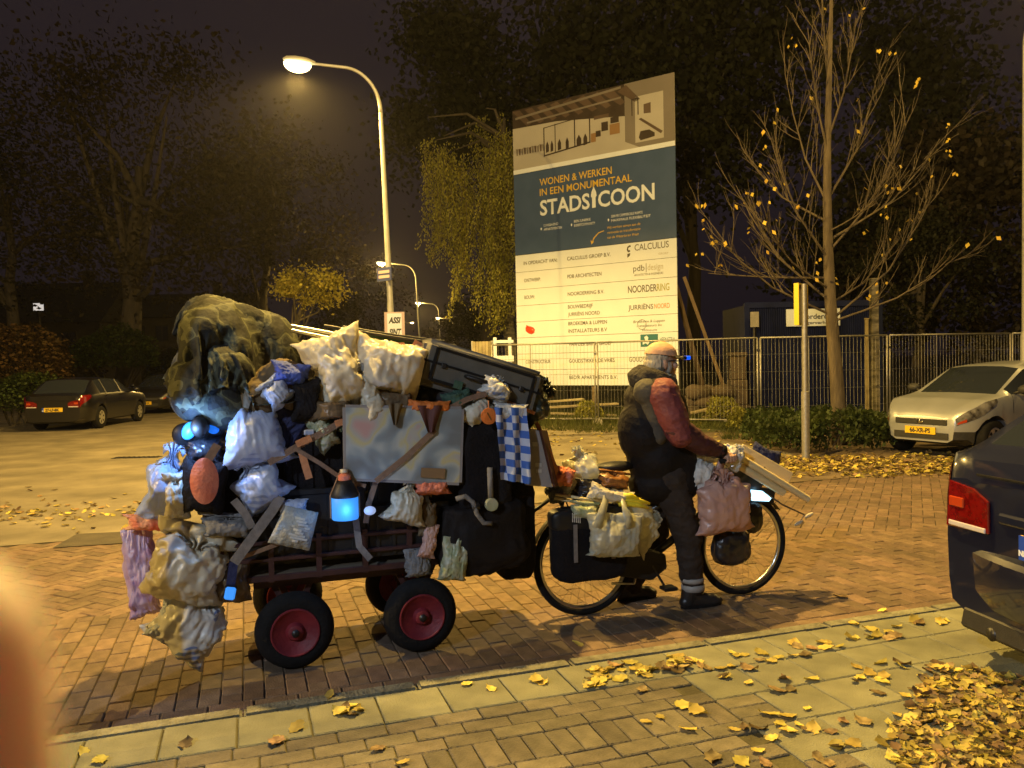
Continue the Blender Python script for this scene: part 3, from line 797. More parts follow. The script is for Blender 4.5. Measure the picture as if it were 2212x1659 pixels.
# ------------------------------------------------------------------ the construction board
bl, br = pY(1119, 828, 24.3), pY(1466, 838, 21.3)
ztop = pY(1107, 240, 24.3).z; zbot = (bl.z + br.z) / 2
BU = V(br.x - bl.x, br.y - bl.y, 0); BW = BU.length; BU.normalize(); BH = ztop - zbot
BN = V(BU.y, -BU.x, 0)                                  # facing the street
BO = V(bl.x, bl.y, ztop)
def bp(u, v, off=0.0): return BO + BU * (u * BW) - ZV * (v * BH) + BN * off
board = thing('construction_board', 'tall white and blue building-project board behind the fence', 'billboard', V((bl.x + br.x) / 2, (bl.y + br.y) / 2, 0))
def bquad(name, u0, v0, u1, v1, off, mat, parent, th=None):
    mb = MB()
    if th: mb.prism([bp(u0, v0), bp(u0, v1), bp(u1, v1), bp(u1, v0)], BN * off, BN * (off - th))
    else: mb.add([bp(u0, v0, off), bp(u0, v1, off), bp(u1, v1, off), bp(u1, v0, off)], [(0, 1, 2, 3)])
    return mb.build(name, M[mat], parent)
picp = bquad('picture_panel', 0, 0, 1, .2315, 0, 'pic_light', board, .03)
bluep = bquad('blue_panel', 0, .2325, 1, .524, 0, 'sign_blue', board, .03)
bquad('white_strip', 0, .216, 1, .2315, .004, 'sign_white', picp)
vr = [.525, .587, .65, .709, .768, .826, .885, .943, 1.0]
rowp = [bquad('row_panel', 0, vr[i] + .0007, 1, vr[i + 1] - .0007, 0, 'sign_white', board, .03) for i in range(8)]
def poly(pts, mat, off, parent=None, name='print'):
    mb = MB(); mb.add([bp(u, v, off) for u, v in pts], [tuple(range(len(pts)))])
    return mb.build(name, M[mat], parent or picp)
# printed interior view
poly([(0, 0), (0, .066), (.30, .072), (.72, .105), (.72, 0)], 'pic_dark', .003)
for k in range(9):
    a = k * .085
    poly([(a, .004 + .002 * k), (a + .05, .004), (a + .13, .06), (a + .10, .066)], 'pic_brown', .006)
poly([(.02, .028), (.70, .004), (.70, .012), (.02, .036)], 'pic_wall', .008)
poly([(.10, .052), (.70, .038), (.70, .044), (.10, .058)], 'pic_wall', .008)
poly([(.72, 0), (.72, .19), (.80, .215), (1, .215), (1, 0)], 'pic_wall', .003)
poly([(.78, .05), (.78, .20), (.94, .20), (.94, .05)], 'pic_light', .006)
for (u0, v0, u1, v1) in ((.76, .055, .766, .11), (.795, .055, .801, .11), (.76, .055, .80, .058)): poly([(u0, v0), (u0, v1), (u1, v1), (u1, v0)], 'pic_dark', .009)
poly([(.83, .08), (.83, .11), (.87, .112), (.87, .078)], 'pic_brown', .009)
poly([(.80, .125), (.815, .122), (.935, .178), (.925, .185)], 'pic_brown', .009)
poly([(.80, .185), (.81, .165), (.86, .165), (.89, .178), (.89, .19), (.81, .195)], 'pic_dark', .009)
for (u0, v0, u1, v1) in ((.21, .085, .217, .185), (.285, .08, .290, .18), (.41, .075, .417, .172), (.505, .072, .512, .168)): poly([(u0, v0), (u0, v1), (u1, v1), (u1, v0)], 'pic_dark', .007)
poly([(.21, .085), (.21, .088), (.512, .075), (.512, .072)], 'pic_dark', .007)
poly([(.21, .182), (.21, .187), (.512, .170), (.512, .165)], 'pic_dark', .007)
for (c, w) in ((.235, .02), (.265, .018), (.315, .022), (.365, .02), (.44, .03), (.48, .024)):
    poly([(c - w / 2, .175), (c - w / 2, .15), (c, .135), (c + w / 2, .15), (c + w / 2, .172)], 'pic_dark', .008)
for (c, v, w, h, mt) in ((.56, .145, .03, .02, 'pic_dark'), (.60, .125, .04, .03, 'pic_dark'), (.66, .14, .06, .035, 'pic_wood'), (.53, .155, .03, .03, 'pic_wood'), (.66, .11, .05, .02, 'pic_dark'), (.58, .09, .09, .012, 'pic_brown')):
    poly([(c - w / 2, v - h / 2), (c - w / 2, v + h / 2), (c + w / 2, v + h / 2), (c + w / 2, v - h / 2)], mt, .007)
for k in range(11):
    c = .02 + k * .018
    poly([(c, .14 + .002 * (k % 3)), (c + .004, .165), (c + .014, .165), (c + .016, .142)], 'pic_brown' if k % 2 else 'pic_wall', .007)
def btext(txt, u0, u1, vb, cap, mat, parent, off=.006, bold=0.0, name='lettering', shear=0.0):
    me = text_mesh(txt, 1.0, Matrix.Identity(4), 0, 'LEFT', 1, bold, shear)
    xs = [v.co.x for v in me.vertices]; ys = [v.co.y for v in me.vertices]
    sx = (u1 - u0) * BW / (max(xs) - min(xs)); sy = cap * BH / .70
    x0 = min(xs)
    mm = frame(bp(u0, vb, off) - WL[parent.name], BU, ZV, BN) @ Matrix.Diagonal((sx, sy, 1, 1)) @ Matrix.Translation((-x0, 0, 0))
    me.transform(mm)
    o = link(name, me, M[mat], parent)
    if ' ' in txt: o['kind'] = 'stuff'
    return o
btext('WONEN & WERKEN', .178, .638, .287, .0245, 'sign_gold', bluep, bold=.012)
btext('IN EEN MONUMENTAAL', .178, .755, .3225, .0245, 'sign_gold', bluep, bold=.012)
btext('STADS', .178, .50, .392, .052, 'sign_white', bluep, bold=.022)
btext('COON', .552, .884, .392, .052, 'sign_white', bluep, bold=.022)
poly([(.515, .392), (.515, .358), (.508, .352), (.512, .338), (.522, .325), (.526, .315), (.530, .325), (.540, .338), (.544, .352), (.537, .358), (.537, .392)], 'sign_white', .006, bluep)
for (u0, u1, a, b) in ((.20, .32, '12 HIGH-END', 'APPARTEMENTEN'), (.40, .53, 'EEN UNIEKE', 'EXPERTCOMMUNITY'), (.63, .86, '2000 M2 COMMERCIELE RUIMTE', 'MAXIMALE FLEXIBILITEIT')):
    btext(a, u0, u0 + (u1 - u0) * .8, .4335, .0085, 'sign_white', bluep); btext(b, u0, u1, .448, .0085, 'sign_white', bluep)
    poly([(u0 - .022, .440), (u0 - .017, .4455), (u0 - .012, .440), (u0 - .017, .4345)], 'sign_white', .006, bluep)
for k, s_ in enumerate(('Wij werken samen aan de', 'renovatie en transformatie', 'van de Watertoren West')):
    btext(s_, .605, .80 - (.01 if k == 2 else 0), .470 + k * .0165, .0085, 'sign_gold', bluep, shear=.2)
poly([(.585, .473), (.55, .478), (.52, .494), (.512, .506), (.502, .500), (.507, .516), (.523, .507), (.516, .506), (.526, .496), (.552, .481), (.585, .4755)], 'sign_gold', .006, bluep)
for i, (a, b) in enumerate((('IN OPDRACHT VAN:', ['CALCULUS GROEP B.V.']), ('ONTWERP:', ['PDB ARCHITECTEN']), ('BOUW:', ['NOORDERRING B.V.']), ('', ['BOUWBEDRIJF', 'JURRIËNS NOORD']),
                            ('', ['BROEKEMA & LUPPEN', 'INSTALLATEURS B.V']), ('', ['VAN DER BRINK GROEP']), ('CONSTRUCTEUR', ['GOUDSTIKKER DE VRIES']), ('VERHUUR:', ["BED'R APARTMENTS B.V."]))):
    vm = (vr[i] + vr[i + 1]) / 2
    if a: btext(a, .058, .058 + .0142 * len(a), vm + .006, .0125, 'sign_text', rowp[i], bold=.008)
    for k, q in enumerate(b):
        vv = vm + .006 if len(b) == 1 else vm - .008 + k * .026
        btext(q, .35, .35 + .0143 * len(q), vv, .0125, 'sign_text', rowp[i], bold=.01)
btext('CALCULUS', .765, .958, .553, .021, 'sign_text', rowp[0]); btext('GROEP', .90, .955, .574, .006, 'sign_paleink', rowp[0])
poly([(.735, .533), (.722, .538), (.719, .548), (.726, .556), (.738, .555), (.738, .549), (.729, .549), (.727, .544), (.732, .539), (.742, .539), (.742, .533)], 'sign_text', .006, rowp[0])
poly([(.722, .561), (.740, .559), (.736, .568), (.722, .574)], 'sign_text', .006, rowp[0])
btext('pdb', .755, .82, .621, .020, 'sign_text', rowp[1]); btext('design', .838, .925, .621, .020, 'sign_paleink', rowp[1]); poly([(.828, .598), (.828, .627), (.831, .627), (.831, .598)], 'sign_text', .006, rowp[1])
btext('ARCHITECTEN & INGENIEURS', .76, .925, .637, .007, 'sign_text', rowp[1])
btext('NOORDER', .722, .888, .691, .023, 'sign_text', rowp[2], bold=.012); btext('RING', .888, .958, .691, .023, 'sign_olive', rowp[2], bold=.012)
btext('JURRIËNS', .722, .866, .748, .016, 'sign_text', rowp[3], bold=.008); btext('NOORD', .872, .958, .748, .016, 'sign_orange', rowp[3], bold=.008)
btext('Broekema & Luppen', .75, .93, .792, .0085, 'sign_text', rowp[4], shear=.2); btext('installateurs bv', .77, .915, .806, .0085, 'sign_text', rowp[4], shear=.2); btext('Winsum', .80, .885, .821, .008, 'sign_text', rowp[4], shear=.2)
poly([(.775, .800)] + [(.80 + .026 * math.cos(k * .35), .798 + .017 * math.sin(k * .35)) for k in range(9, 26)] + [(.80 + .0235 * math.cos(k * .35), .798 + .0153 * math.sin(k * .35)) for k in range(25, 8, -1)], 'sign_text', .006, rowp[4])
poly([(.79, .831), (.79, .872), (.89, .872), (.89, .831)], 'sign_teal', .005, rowp[5])
poly([(.803, .865), (.803, .856), (.818, .851), (.812, .840), (.826, .835), (.836, .842), (.832, .852), (.842, .857), (.832, .866), (.82, .860)], 'sign_white', .008, rowp[5])
btext('VEENSTRA', .90, .985, .858, .015, 'sign_teal', rowp[5])
btext('GOUDSTIKKER', .722, .90, .921, .017, 'sign_text', rowp[6])
btext("BED'R", .75, .90, .979, .02, 'sign_text', rowp[7])
mb = MB(); c0 = []
pts = []
for k in range(40):
    a = k * .62; pts.append(bp(.094 + .030 * math.cos(a) * (1 - .18 * math.sin(k * 1.3)), .797 + .011 * math.sin(a * 1.07) + .004 * math.sin(k * .9), .008))
mb.tube(pts, .022, 4); mb.build('graffiti', M['sign_red'], rowp[4])
for u_ in (.12, .5, .88):
    mb = MB(); mb.bar(bp(u_, .0, -.13), V(bp(u_, 1, -.13).x, bp(u_, 1, -.13).y, -.05), .14, .14, BU); mb.build('support_post', M['wood_old'], board)
for u_ in (.12, .88):
    a = bp(u_, .45, -.2); b = bp(u_ + (.12 if u_ > .5 else 0), 1, -2.2); b.z = -.05
    MB().bar(a, b, .09, .12).build('brace', M['wood_old'], board)
p0, p1 = pY(1478, 598, 21.2), pY(1540, 770, 21.0)
t = thing('leaning_beam', 'long thin beam leaning beside the right edge of the project board', 'beam', V(p1.x, p1.y, 0))
d_ = (p1 - p0).normalized(); pe = p1 + d_ * (p1.z / -d_.z)
MB().bar(p0, pe, .09, .09).build('beam', M['wood_old'], t, bevel=.006)
MB().box(pe + V(0, 0, .02), (.3, .2, .05)).build('footing', M['concrete'], t)

# ------------------------------------------------------------------ things behind the fence
def px_box_thing(name, label, cat, x0, x1, ytop, Y, mat, depth=.3, group=None, part='body'):
    a, b = pY(x0, ytop, Y), pY(x1, ytop, Y)
    t = thing(name, label, cat, V((a.x + b.x) / 2, Y, -.02), group)
    MB().box(V((a.x + b.x) / 2, Y + depth / 2, (a.z - .05) / 2), (b.x - a.x, depth, a.z + .05)).build(part, M[mat], t, bevel=.02)
    return t
cy = 21.6
ca, cb = pY(1608, 655, cy), pY(1905, 648, cy)
t = thing('container', 'dark blue corrugated container with a white sign behind the fence', 'container', V((ca.x + cb.x) / 2, cy + 1.2, 0))
mb = MB(); n = 60; rows = []
for z in (.15, ca.z - .12):
    row = []
    for k in range(n * 4):
        ph = k % 4; x = lerp(ca.x + .1, cb.x - .1, k / (n * 4 - 1)); row.append(V(x, cy + (.04 if ph in (1, 2) else 0), z))
    rows.append(row)
mb.grid(rows); mb.build('corrugated_wall', M['container_blue'], t)
mb = MB(); mb.box(V((ca.x + cb.x) / 2, cy + 1.27, ca.z / 2), (cb.x - ca.x - .12, 2.36, ca.z - .1)); mb.build('body', M['container_blue'], t)
for z in (.1, ca.z - .06): MB().box(V((ca.x + cb.x) / 2, cy + .03, z), (cb.x - ca.x, .12, .16)).build('rail', M['container_blue'], t, bevel=.01)
for x in (ca.x + .06, cb.x - .06): MB().box(V(x, cy + .03, ca.z / 2), (.14, .125, ca.z - .02)).build('corner_post', M['container_blue'], t, bevel=.01)
sa, sb_ = pY(1700, 668, cy - .12), pY(1817, 703, cy - .12)
sg = MB().box(V((sa.x + sb_.x) / 2, cy - .05, (sa.z + sb_.z) / 2), (sb_.x - sa.x, .04, sa.z - sb_.z)).build('sign_plate', M['sign_white'], t, bevel=.006)
SW = sb_.x - sa.x
for (txt, x, z, h, w) in (('Noorderdak', .16, .42, .19, .74), ('steigerverhuur', .22, .12, .11, .66)):
    me = text_mesh(txt, 1, Matrix.Identity(4), 0, 'LEFT', 1, .015)
    xs = [v.co.x for v in me.vertices]; k = w * SW / (max(xs) - min(xs))
    H_ = sa.z - sb_.z
    me.transform(frame(V(sa.x + x * SW, cy - .076, sb_.z + z * H_) - WL[t.name], V(1, 0, 0), V(0, 0, 1), V(0, -1, 0)) @ Matrix.Diagonal((k, h * H_ * 2.2, 1, 1)))
    link('lettering', me, M['cloth_navy'], sg)
nb = pY(1630, 690, 21.3); t = thing('notice_plate', 'small pale notice on a dark post left of the container', 'notice', V(nb.x, nb.y, 0))
MB().box(nb, (.22, .03, .40)).build('plate', M['concrete'], t); MB().tube([V(nb.x, nb.y + .05, -.05), V(nb.x, nb.y + .05, nb.z + .2)], .03, 8).build('post', M['iron'], t)
t = thing('stone_pillar', 'brown stone gate pillar behind the fence, left of the container', 'pillar', V(pY(1597, 800, 21).x, 21.0, 0))
px_ = pY(1597, 800, 21).x
for (z0, z1, w) in ((0, .35, .52), (.35, 1.0, .44), (1.0, 1.62, .36), (1.62, 1.72, .44)):
    MB().box(V(px_, 21.2, (z0 + z1) / 2), (w, w, z1 - z0 - .004)).build('stone', M['stone_brown'], t, bevel=.02)
t = thing('rubble_heap', 'rounded brown heap of rubble bags behind the fence beside the rider', 'rubble', V(pY(1520, 800, 20.6).x, 20.8, 0))
for k in range(9):
    mb = MB(); c = V(pY(1490 + 9 * k, 800, 20.8).x, 20.9 + .2 * (k % 2), .18 + .26 * (k % 3))
    mb.ell(c, (.34, .28, .2)); mb.v = [q + (q - c).normalized() * .06 * nz(q, 4, k) for q in mb.v]; mb.build('sack', M['stone_brown'], t, smooth=True)
for (x, w, yt, mt, lb) in ((1888, 16, 604, 'bark_birch', 'pale square post standing right of the container'), (1872, 7, 690, 'wood_board', 'thin wooden stake beside the pale square post')):
    p = pY(x, 700, 19.6); h = pY(x, yt, 19.6).z
    t = thing('wooden_post', lb, 'post', V(p.x, p.y, 0)); ww = w / PF * 19.6
    MB().box(V(p.x, p.y, h / 2 - .03), (ww, ww, h + .06), None, 0, .92).build('shaft', M[mt], t, bevel=.01)
    MB().box(V(p.x, p.y, h + .015), (ww * 1.1, ww * 1.1, .03)).build('cap', M[mt], t)
planks = [(1185, 880, 1335, 872, 21.0, 'long pale plank lying at the foot of the board'), (1190, 893, 1330, 897, 20.7, 'second plank lying lower at the foot of the board'), (1175, 869, 1260, 862, 21.6, 'short upper plank on the pile under the board'),
          (1495, 892, 1560, 876, 20.2, 'pale plank end lying in the weeds right of the rider'), (1520, 902, 1566, 893, 19.8, 'lower plank end in the weeds right of the rider')]
for (x0, y0, x1, y1, Y, lb) in planks:
    a, b = pY(x0, y0, Y), pY(x1, y1, Y + .2); a.z = max(a.z, .06); b.z = max(b.z, .06)
    t = MB().bar(a, b, .22, .05).build('plank', M['wood_board'], None, (a + b) / 2 - V(0, 0, .03), bevel=.006); tag(t, lb, 'plank', 'planks behind the fence')
# barrier and hoarding left of the board
t = thing('site_gate', 'white painted site gate frame standing left of the project board', 'gate', fpt(1083, 21.6))
ga, gb = pY(1069, 729, 21.6), pY(1101, 729, 21.6)
for p in (ga, gb): MB().bar(V(p.x, p.y, 0), V(p.x, p.y, p.z), .09, .09, V(1, 0, 0)).build('post', M['sign_white'], t, bevel=.008)
for y in (738, 775): q = pY(1085, y, 21.55); MB().bar(V(ga.x, ga.y - .06, q.z), V(gb.x + .1, gb.y - .06, q.z), .04, .16 if y > 750 else .08).build('rail', M['sign_white'], t, bevel=.006)
t = thing('hoarding', 'grey plank hoarding left of the white site gate', 'hoarding', fpt(1040, 23.5))
ha, hb_ = pY(1020, 738, 23.5), pY(1062, 738, 23.5)
for k in range(6):
    x = lerp(ha.x, hb_.x, (k + .5) / 6); MB().box(V(x, 23.5, ha.z / 2), ((hb_.x - ha.x) / 6 - .008, .03, ha.z)).build('board', M['wood_board'], t)
for x in (ha.x, hb_.x): MB().box(V(x, 23.56, ha.z / 2), (.06, .06, ha.z + .03)).build('post', M['galv'], t)

# ------------------------------------------------------------------ signs on the corner lamp
lp = V(L1[0], L1[1], 0)
def lampx(z): return L1[0] - .20 * z / 8
a = pY(832, 590, 16.85); z_ = pY(845, 592, 16.85).z; w_ = .42
t = thing('street_name_plate', 'small blue street name plate on the corner lamp post', 'street sign', V(lampx(z_), 16.86, z_))
ux = V(.80, -.60, 0); c = V(lampx(z_) - .08, 16.86, z_)
pl = MB().prism([c - ux * .21 + V(0, 0, -.14), c + ux * .21 + V(0, 0, -.14), c + ux * .21 + V(0, 0, .14), c - ux * .21 + V(0, 0, .14)], V(-.6, -.8, 0) * .0, V(.6, .8, 0) * .02).build('plate', M['street_blue'], t)
me = MB()
for dz in (.05, -.05):
    MB().prism([c - ux * .16 + V(0, 0, dz - .03), c + ux * .16 + V(0, 0, dz - .03), c + ux * .16 + V(0, 0, dz + .03), c - ux * .16 + V(0, 0, dz + .03)], V(-.6, -.8, 0) * .003, V(-.6, -.8, 0) * .001).build('lettering_band', M['sign_pink'], t)
MB().box(c + V(.09, .05, 0), (.14, .10, .05)).build('bracket', M['galv'], t)
q0, q1 = pY(829, 674, 16.8), pY(874, 730, 16.8)
t = thing('paper_notice', 'pink bordered paper notice tied to the corner lamp post', 'notice', V((q0.x + q1.x) / 2, 16.82, q1.z - .1))
cx_ = (q0.x + q1.x) / 2; W_ = q1.x - q0.x; zt, zb = q0.z, q1.z - .06
MB().box(V(cx_, 16.86, (zt + zb) / 2), (W_, .012, zt - zb)).build('card', M['sign_pink'], t)
MB().box(V(cx_, 16.851, (zt + zb) / 2), (W_ * .72, .006, (zt - zb) * .9)).build('sheet', M['sign_white'], t)
for (txt, f) in (('ASSI', .62), ('SINT', .22)):
    me = text_mesh(txt, 1, Matrix.Identity(4), 0, 'CENTER', 1, .05, .25)
    xs = [v.co.x for v in me.vertices]; k = W_ * .62 / (max(xs) - min(xs))
    me.transform(frame(V(cx_, 16.846, lerp(zb, zt, f)) - WL[t.name], V(1, 0, 0), V(0, 0, 1), V(0, -1, 0)) @ Matrix.Diagonal((k, .17, 1, 1)))
    link('lettering', me, M['ink_dark'], t)
# ------------------------------------------------------------------ sign post by the hedge
sp = pG(1741, 993)
t = thing('sign_post', 'grey post with yellow rimmed sign turned edge-on by the hedge', 'sign', sp)
h = pY(1735, 613, sp.y).z
MB().tube([sp + V(0, 0, -.03), sp + V(0, 0, 1.05)], .062, 14).build('sleeve', M['galv'], t, smooth=True, angle=40)
MB().tube([sp + V(0, 0, 1.05), sp + V(0, 0, 1.06), sp + V(0, 0, h)], [.062, .042, .042], 14).build('pole', M['galv'], t, smooth=True, angle=40)
ux = V(.62, .78, 0).normalized(); un = V(.78, -.62, 0); c = sp + V(-.10, .05, h - .31) + ux * .14
MB().box(c, (.40, .03, .62), frame(V(0, 0, 0), ux, un, ZV).to_3x3()).build('panel', M['reflect_grey'], t)
for (dx, dz, w, hh) in ((-.20, 0, .025, .64), (.20, 0, .025, .64), (0, .31, .40, .025), (0, -.31, .40, .025)):
    MB().box(c + ux * dx + V(0, 0, dz) + un * .02, (w, .075, hh), frame(V(0, 0, 0), ux, un, ZV).to_3x3()).build('rim', M['sign_yellow'], t)
MB().box(c + un * -.019, (.36, .006, .58), frame(V(0, 0, 0), ux, un, ZV).to_3x3()).build('sign_face', M['sign_yellow'], t)
# ------------------------------------------------------------------ plants
def leaf_quads(mb, p, size, r, droop=0.0, rn=None):
    n = Vector((r.gauss(0, 1), r.gauss(0, 1), r.gauss(0, 1) + .4)).normalized()
    a = n.orthogonal().normalized()
    a = (Matrix.Rotation(r.uniform(0, 6.28), 3, n) @ a)
    if droop: a = (a * (1 - droop) + V(0, 0, -1) * droop).normalized(); n = a.orthogonal().normalized()
    b = n.cross(a); L = size * r.uniform(.7, 1.3); w = L * r.uniform(.55, .75)
    mb.add([p, p + a * L * .45 + b * w * .5, p + a * L, p + a * L * .45 - b * w * .5], [(0, 1, 2, 3)])
    if rn is not None: rn.append(r.random())
def set_rnd(o, rn):
    at = o.data.attributes.new('rnd', 'FLOAT', 'FACE'); at.data.foreach_set('value', rn)
def limb(mb, p, d, L, r0, r, seg=5, wob=.15, up=.05):
    pts = [p.copy()]; rs = [r0]; dd = d.normalized()
    for k in range(seg):
        dd = (dd + V(r.gauss(0, wob), r.gauss(0, wob), r.gauss(0, wob) + up)).normalized()
        pts.append(pts[-1] + dd * L / seg); rs.append(lerp(r0, r0 * .35, (k + 1) / seg))
    mb.tube(pts, rs, 6 if r0 > .02 else 4, False)
    return pts, dd
def tree(name, label, base, H, r0, crown_c, crown_r, nleaf, lsize, leaf, bark, seed, group=None, limbs=8, clumps=26):
    r = random.Random(seed); base = Vector(base)
    t = thing(name, label, 'tree', base, group)
    mb = MB(); top = Vector(crown_c)
    pts = []; rs = []
    for k in range(8):
        f = k / 7; q = base.lerp(top, f); q += V(r.gauss(0, .06), r.gauss(0, .06), 0) * H * .12 * math.sin(f * 3.1); pts.append(q); rs.append(r0 * (1 - .72 * f))
    pts[0] = base - V(0, 0, .1); rs[0] = r0 * 1.3
    mb.tube(pts, rs, 10)
    cc = []
    for k in range(clumps):
        while True:
            q = V(r.uniform(-1, 1), r.uniform(-1, 1), r.uniform(-1, 1))
            if .25 < q.length < 1: break
        cc.append(V(crown_c[0] + q.x * crown_r[0], crown_c[1] + q.y * crown_r[1], crown_c[2] + q.z * crown_r[2]))
    for k in range(limbs):
        c = cc[k % len(cc)]; s0 = pts[3 + k % 4]
        mid = (s0 + c) / 2 + V(r.gauss(0, .2), r.gauss(0, .2), r.uniform(-.3, .5))
        mb.tube([s0, mid, c], [r0 * .35, r0 * .2, r0 * .07], 6, False)
    mb.build('trunk', M[bark], t, smooth=True)
    mb = MB(); rn = []
    cr = (crown_r[0] + crown_r[1] + crown_r[2]) / 3
    for c in cc:
        s = cr * r.uniform(.22, .45); k0 = r.random()
        for _ in range(nleaf // clumps):
            q = V(r.gauss(0, .55), r.gauss(0, .55), r.gauss(0, .42)) * s
            leaf_quads(mb, c + q, lsize, r, .2); rn.append((k0 + r.uniform(0, .35)) % 1)
    o = mb.build('crown', M[leaf], t); set_rnd(o, rn); o['kind'] = 'stuff'
    return t
def gp(x, Y, z=0): q = pY(x, 800, Y); return V(q.x, q.y, z)
def cpx(x, y, Y): return pY(x, y, Y)
BT = 'dark trees behind the site'
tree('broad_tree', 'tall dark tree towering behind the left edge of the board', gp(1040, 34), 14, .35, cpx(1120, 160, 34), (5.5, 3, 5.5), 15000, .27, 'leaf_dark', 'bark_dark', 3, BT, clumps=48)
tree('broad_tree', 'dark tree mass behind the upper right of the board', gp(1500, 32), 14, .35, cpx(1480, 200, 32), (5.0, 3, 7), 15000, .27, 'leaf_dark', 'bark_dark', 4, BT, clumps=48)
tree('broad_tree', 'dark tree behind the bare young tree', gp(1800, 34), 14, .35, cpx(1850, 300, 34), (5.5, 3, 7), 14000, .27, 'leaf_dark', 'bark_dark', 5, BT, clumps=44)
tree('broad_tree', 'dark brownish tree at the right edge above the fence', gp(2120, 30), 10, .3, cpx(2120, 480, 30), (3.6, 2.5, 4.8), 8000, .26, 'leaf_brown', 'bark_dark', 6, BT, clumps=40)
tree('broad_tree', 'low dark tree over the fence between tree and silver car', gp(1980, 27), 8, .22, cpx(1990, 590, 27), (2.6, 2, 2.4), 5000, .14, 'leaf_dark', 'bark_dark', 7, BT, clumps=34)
LT = 'trees along the left of the side street'
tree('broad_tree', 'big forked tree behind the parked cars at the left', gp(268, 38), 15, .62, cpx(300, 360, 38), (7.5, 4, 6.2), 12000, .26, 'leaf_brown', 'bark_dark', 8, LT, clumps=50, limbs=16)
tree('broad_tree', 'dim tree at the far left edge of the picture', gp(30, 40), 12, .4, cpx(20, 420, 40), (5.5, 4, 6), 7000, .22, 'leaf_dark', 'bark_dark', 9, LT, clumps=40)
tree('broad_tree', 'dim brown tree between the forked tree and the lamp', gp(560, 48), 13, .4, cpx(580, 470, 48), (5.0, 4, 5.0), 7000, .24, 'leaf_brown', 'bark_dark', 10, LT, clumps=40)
tree('broad_tree', 'lit yellow-green tree branch mass left of the corner lamp', gp(585, 27), 8, .14, cpx(668, 612, 26), (1.35, .9, .62), 2600, .11, 'leaf_yellowgreen', 'bark_dark', 12, LT, clumps=26)
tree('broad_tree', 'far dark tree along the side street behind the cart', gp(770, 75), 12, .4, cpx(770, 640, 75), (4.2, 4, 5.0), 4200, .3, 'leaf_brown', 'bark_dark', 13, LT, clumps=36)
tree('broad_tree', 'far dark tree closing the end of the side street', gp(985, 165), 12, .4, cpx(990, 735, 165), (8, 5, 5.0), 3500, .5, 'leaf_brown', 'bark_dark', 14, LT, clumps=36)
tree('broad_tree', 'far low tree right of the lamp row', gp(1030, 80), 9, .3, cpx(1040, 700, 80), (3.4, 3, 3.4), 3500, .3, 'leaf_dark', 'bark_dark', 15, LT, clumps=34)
def bush(name, label, c, rad, n, ls, leaf, seed, group=None, bump=.25, stems=7):
    r = random.Random(seed); c = Vector(c); base = V(c.x, c.y, 0)
    t = thing(name, label, 'bush', base, group)
    mb = MB()
    for k in range(stems):
        a = r.uniform(0, 6.28); e = V(c.x + math.cos(a) * rad[0] * .6, c.y + math.sin(a) * rad[1] * .6, rad[2] * 1.2)
        mb.tube([base + V(math.cos(a) * .1, math.sin(a) * .1, -.03), (base + e) / 2 + V(0, 0, .1), e], [.025, .018, .008], 5, False)
    mb.build('stem', M['bark_dark'], t)
    mb = MB(); rn = []
    for k in range(n):
        th = r.uniform(0, 6.28); ph = math.acos(r.uniform(-.25, 1)); f = r.uniform(.55, 1.0) ** .5
        q = V(math.cos(th) * math.sin(ph) * rad[0], math.sin(th) * math.sin(ph) * rad[1], math.cos(ph) * rad[2]) * f
        q *= 1 + bump * nz(q, 1.6 / max(rad), seed) + bump * .5 * nz(q, 4.5 / max(rad), seed + 9)
        p = c + q
        if p.z < .02: p.z = .02 + r.random() * .1
        leaf_quads(mb, p, ls, r, .25); rn.append((nz(q, 3.0, seed) * .5 + .5 + r.uniform(0, .3)) % 1)
    o = mb.build('foliage', M[leaf], t); set_rnd(o, rn); o['kind'] = 'stuff'
    return t
bush('shrub', 'rust coloured shrub at the left picture edge', cpx(25, 800, 24), (1.7, 1.2, 1.5), 4500, .13, 'leaf_rust', 21)
bush('shrub', 'green shrub at the left picture edge beside the parked car', gp(60, 23, .75), (1.15, 1.0, .85), 4200, .11, 'leaf_hedge', 22)
bush('shrub', 'round yellow-green shrub behind the two parked cars', cpx(255, 775, 34), (1.75, 1.2, 1.35), 4800, .14, 'leaf_hedge', 23)
bush('shrub', 'dark shrub behind the second parked car', gp(400, 36, .9), (1.6, 1.2, 1.6), 3500, .14, 'leaf_dark', 24)
# hedge island
h0, h1 = pG(1668, 985), pG(1905, 975)
hc = (h0 + h1) / 2 + V(.15, 1.0, .30)
t = thing('hedge', 'low clipped green hedge around the foot of the young tree', 'hedge', V(hc.x, hc.y, 0))
r = random.Random(5); mb = MB(); rn = []
for k in range(11000):
    th = r.uniform(0, 6.28); f = r.uniform(.72, 1.0); ph = math.acos(r.uniform(0, 1))
    ex = lambda v, e: math.copysign(abs(v) ** e, v)
    q = V(ex(math.cos(th), .55) * ex(math.sin(ph), .5) * 1.13, ex(math.sin(th), .55) * ex(math.sin(ph), .5) * 1.15, ex(math.cos(ph), .45) * .60) * f
    q *= 1 + .20 * nz(q, 2.6, 3) + .14 * nz(q, 7, 5)
    p = V(hc.x, hc.y, .06) + q
    leaf_quads(mb, p, .075, r, .1); rn.append((nz(q, 5, 4) * .5 + .5 + r.uniform(0, .4)) % 1)
o = mb.build('foliage', M['leaf_hedge'], t); set_rnd(o, rn); o['kind'] = 'stuff'
mb = MB()
for k in range(30):
    a = r.uniform(0, 6.28); p = V(hc.x + math.cos(a) * .8 * r.random(), hc.y + math.sin(a) * .8 * r.random(), -.02)
    mb.tube([p, p + V(r.gauss(0, .12), r.gauss(0, .12), .3), p + V(r.gauss(0, .2), r.gauss(0, .2), .58)], [.012, .009, .005], 4, False)
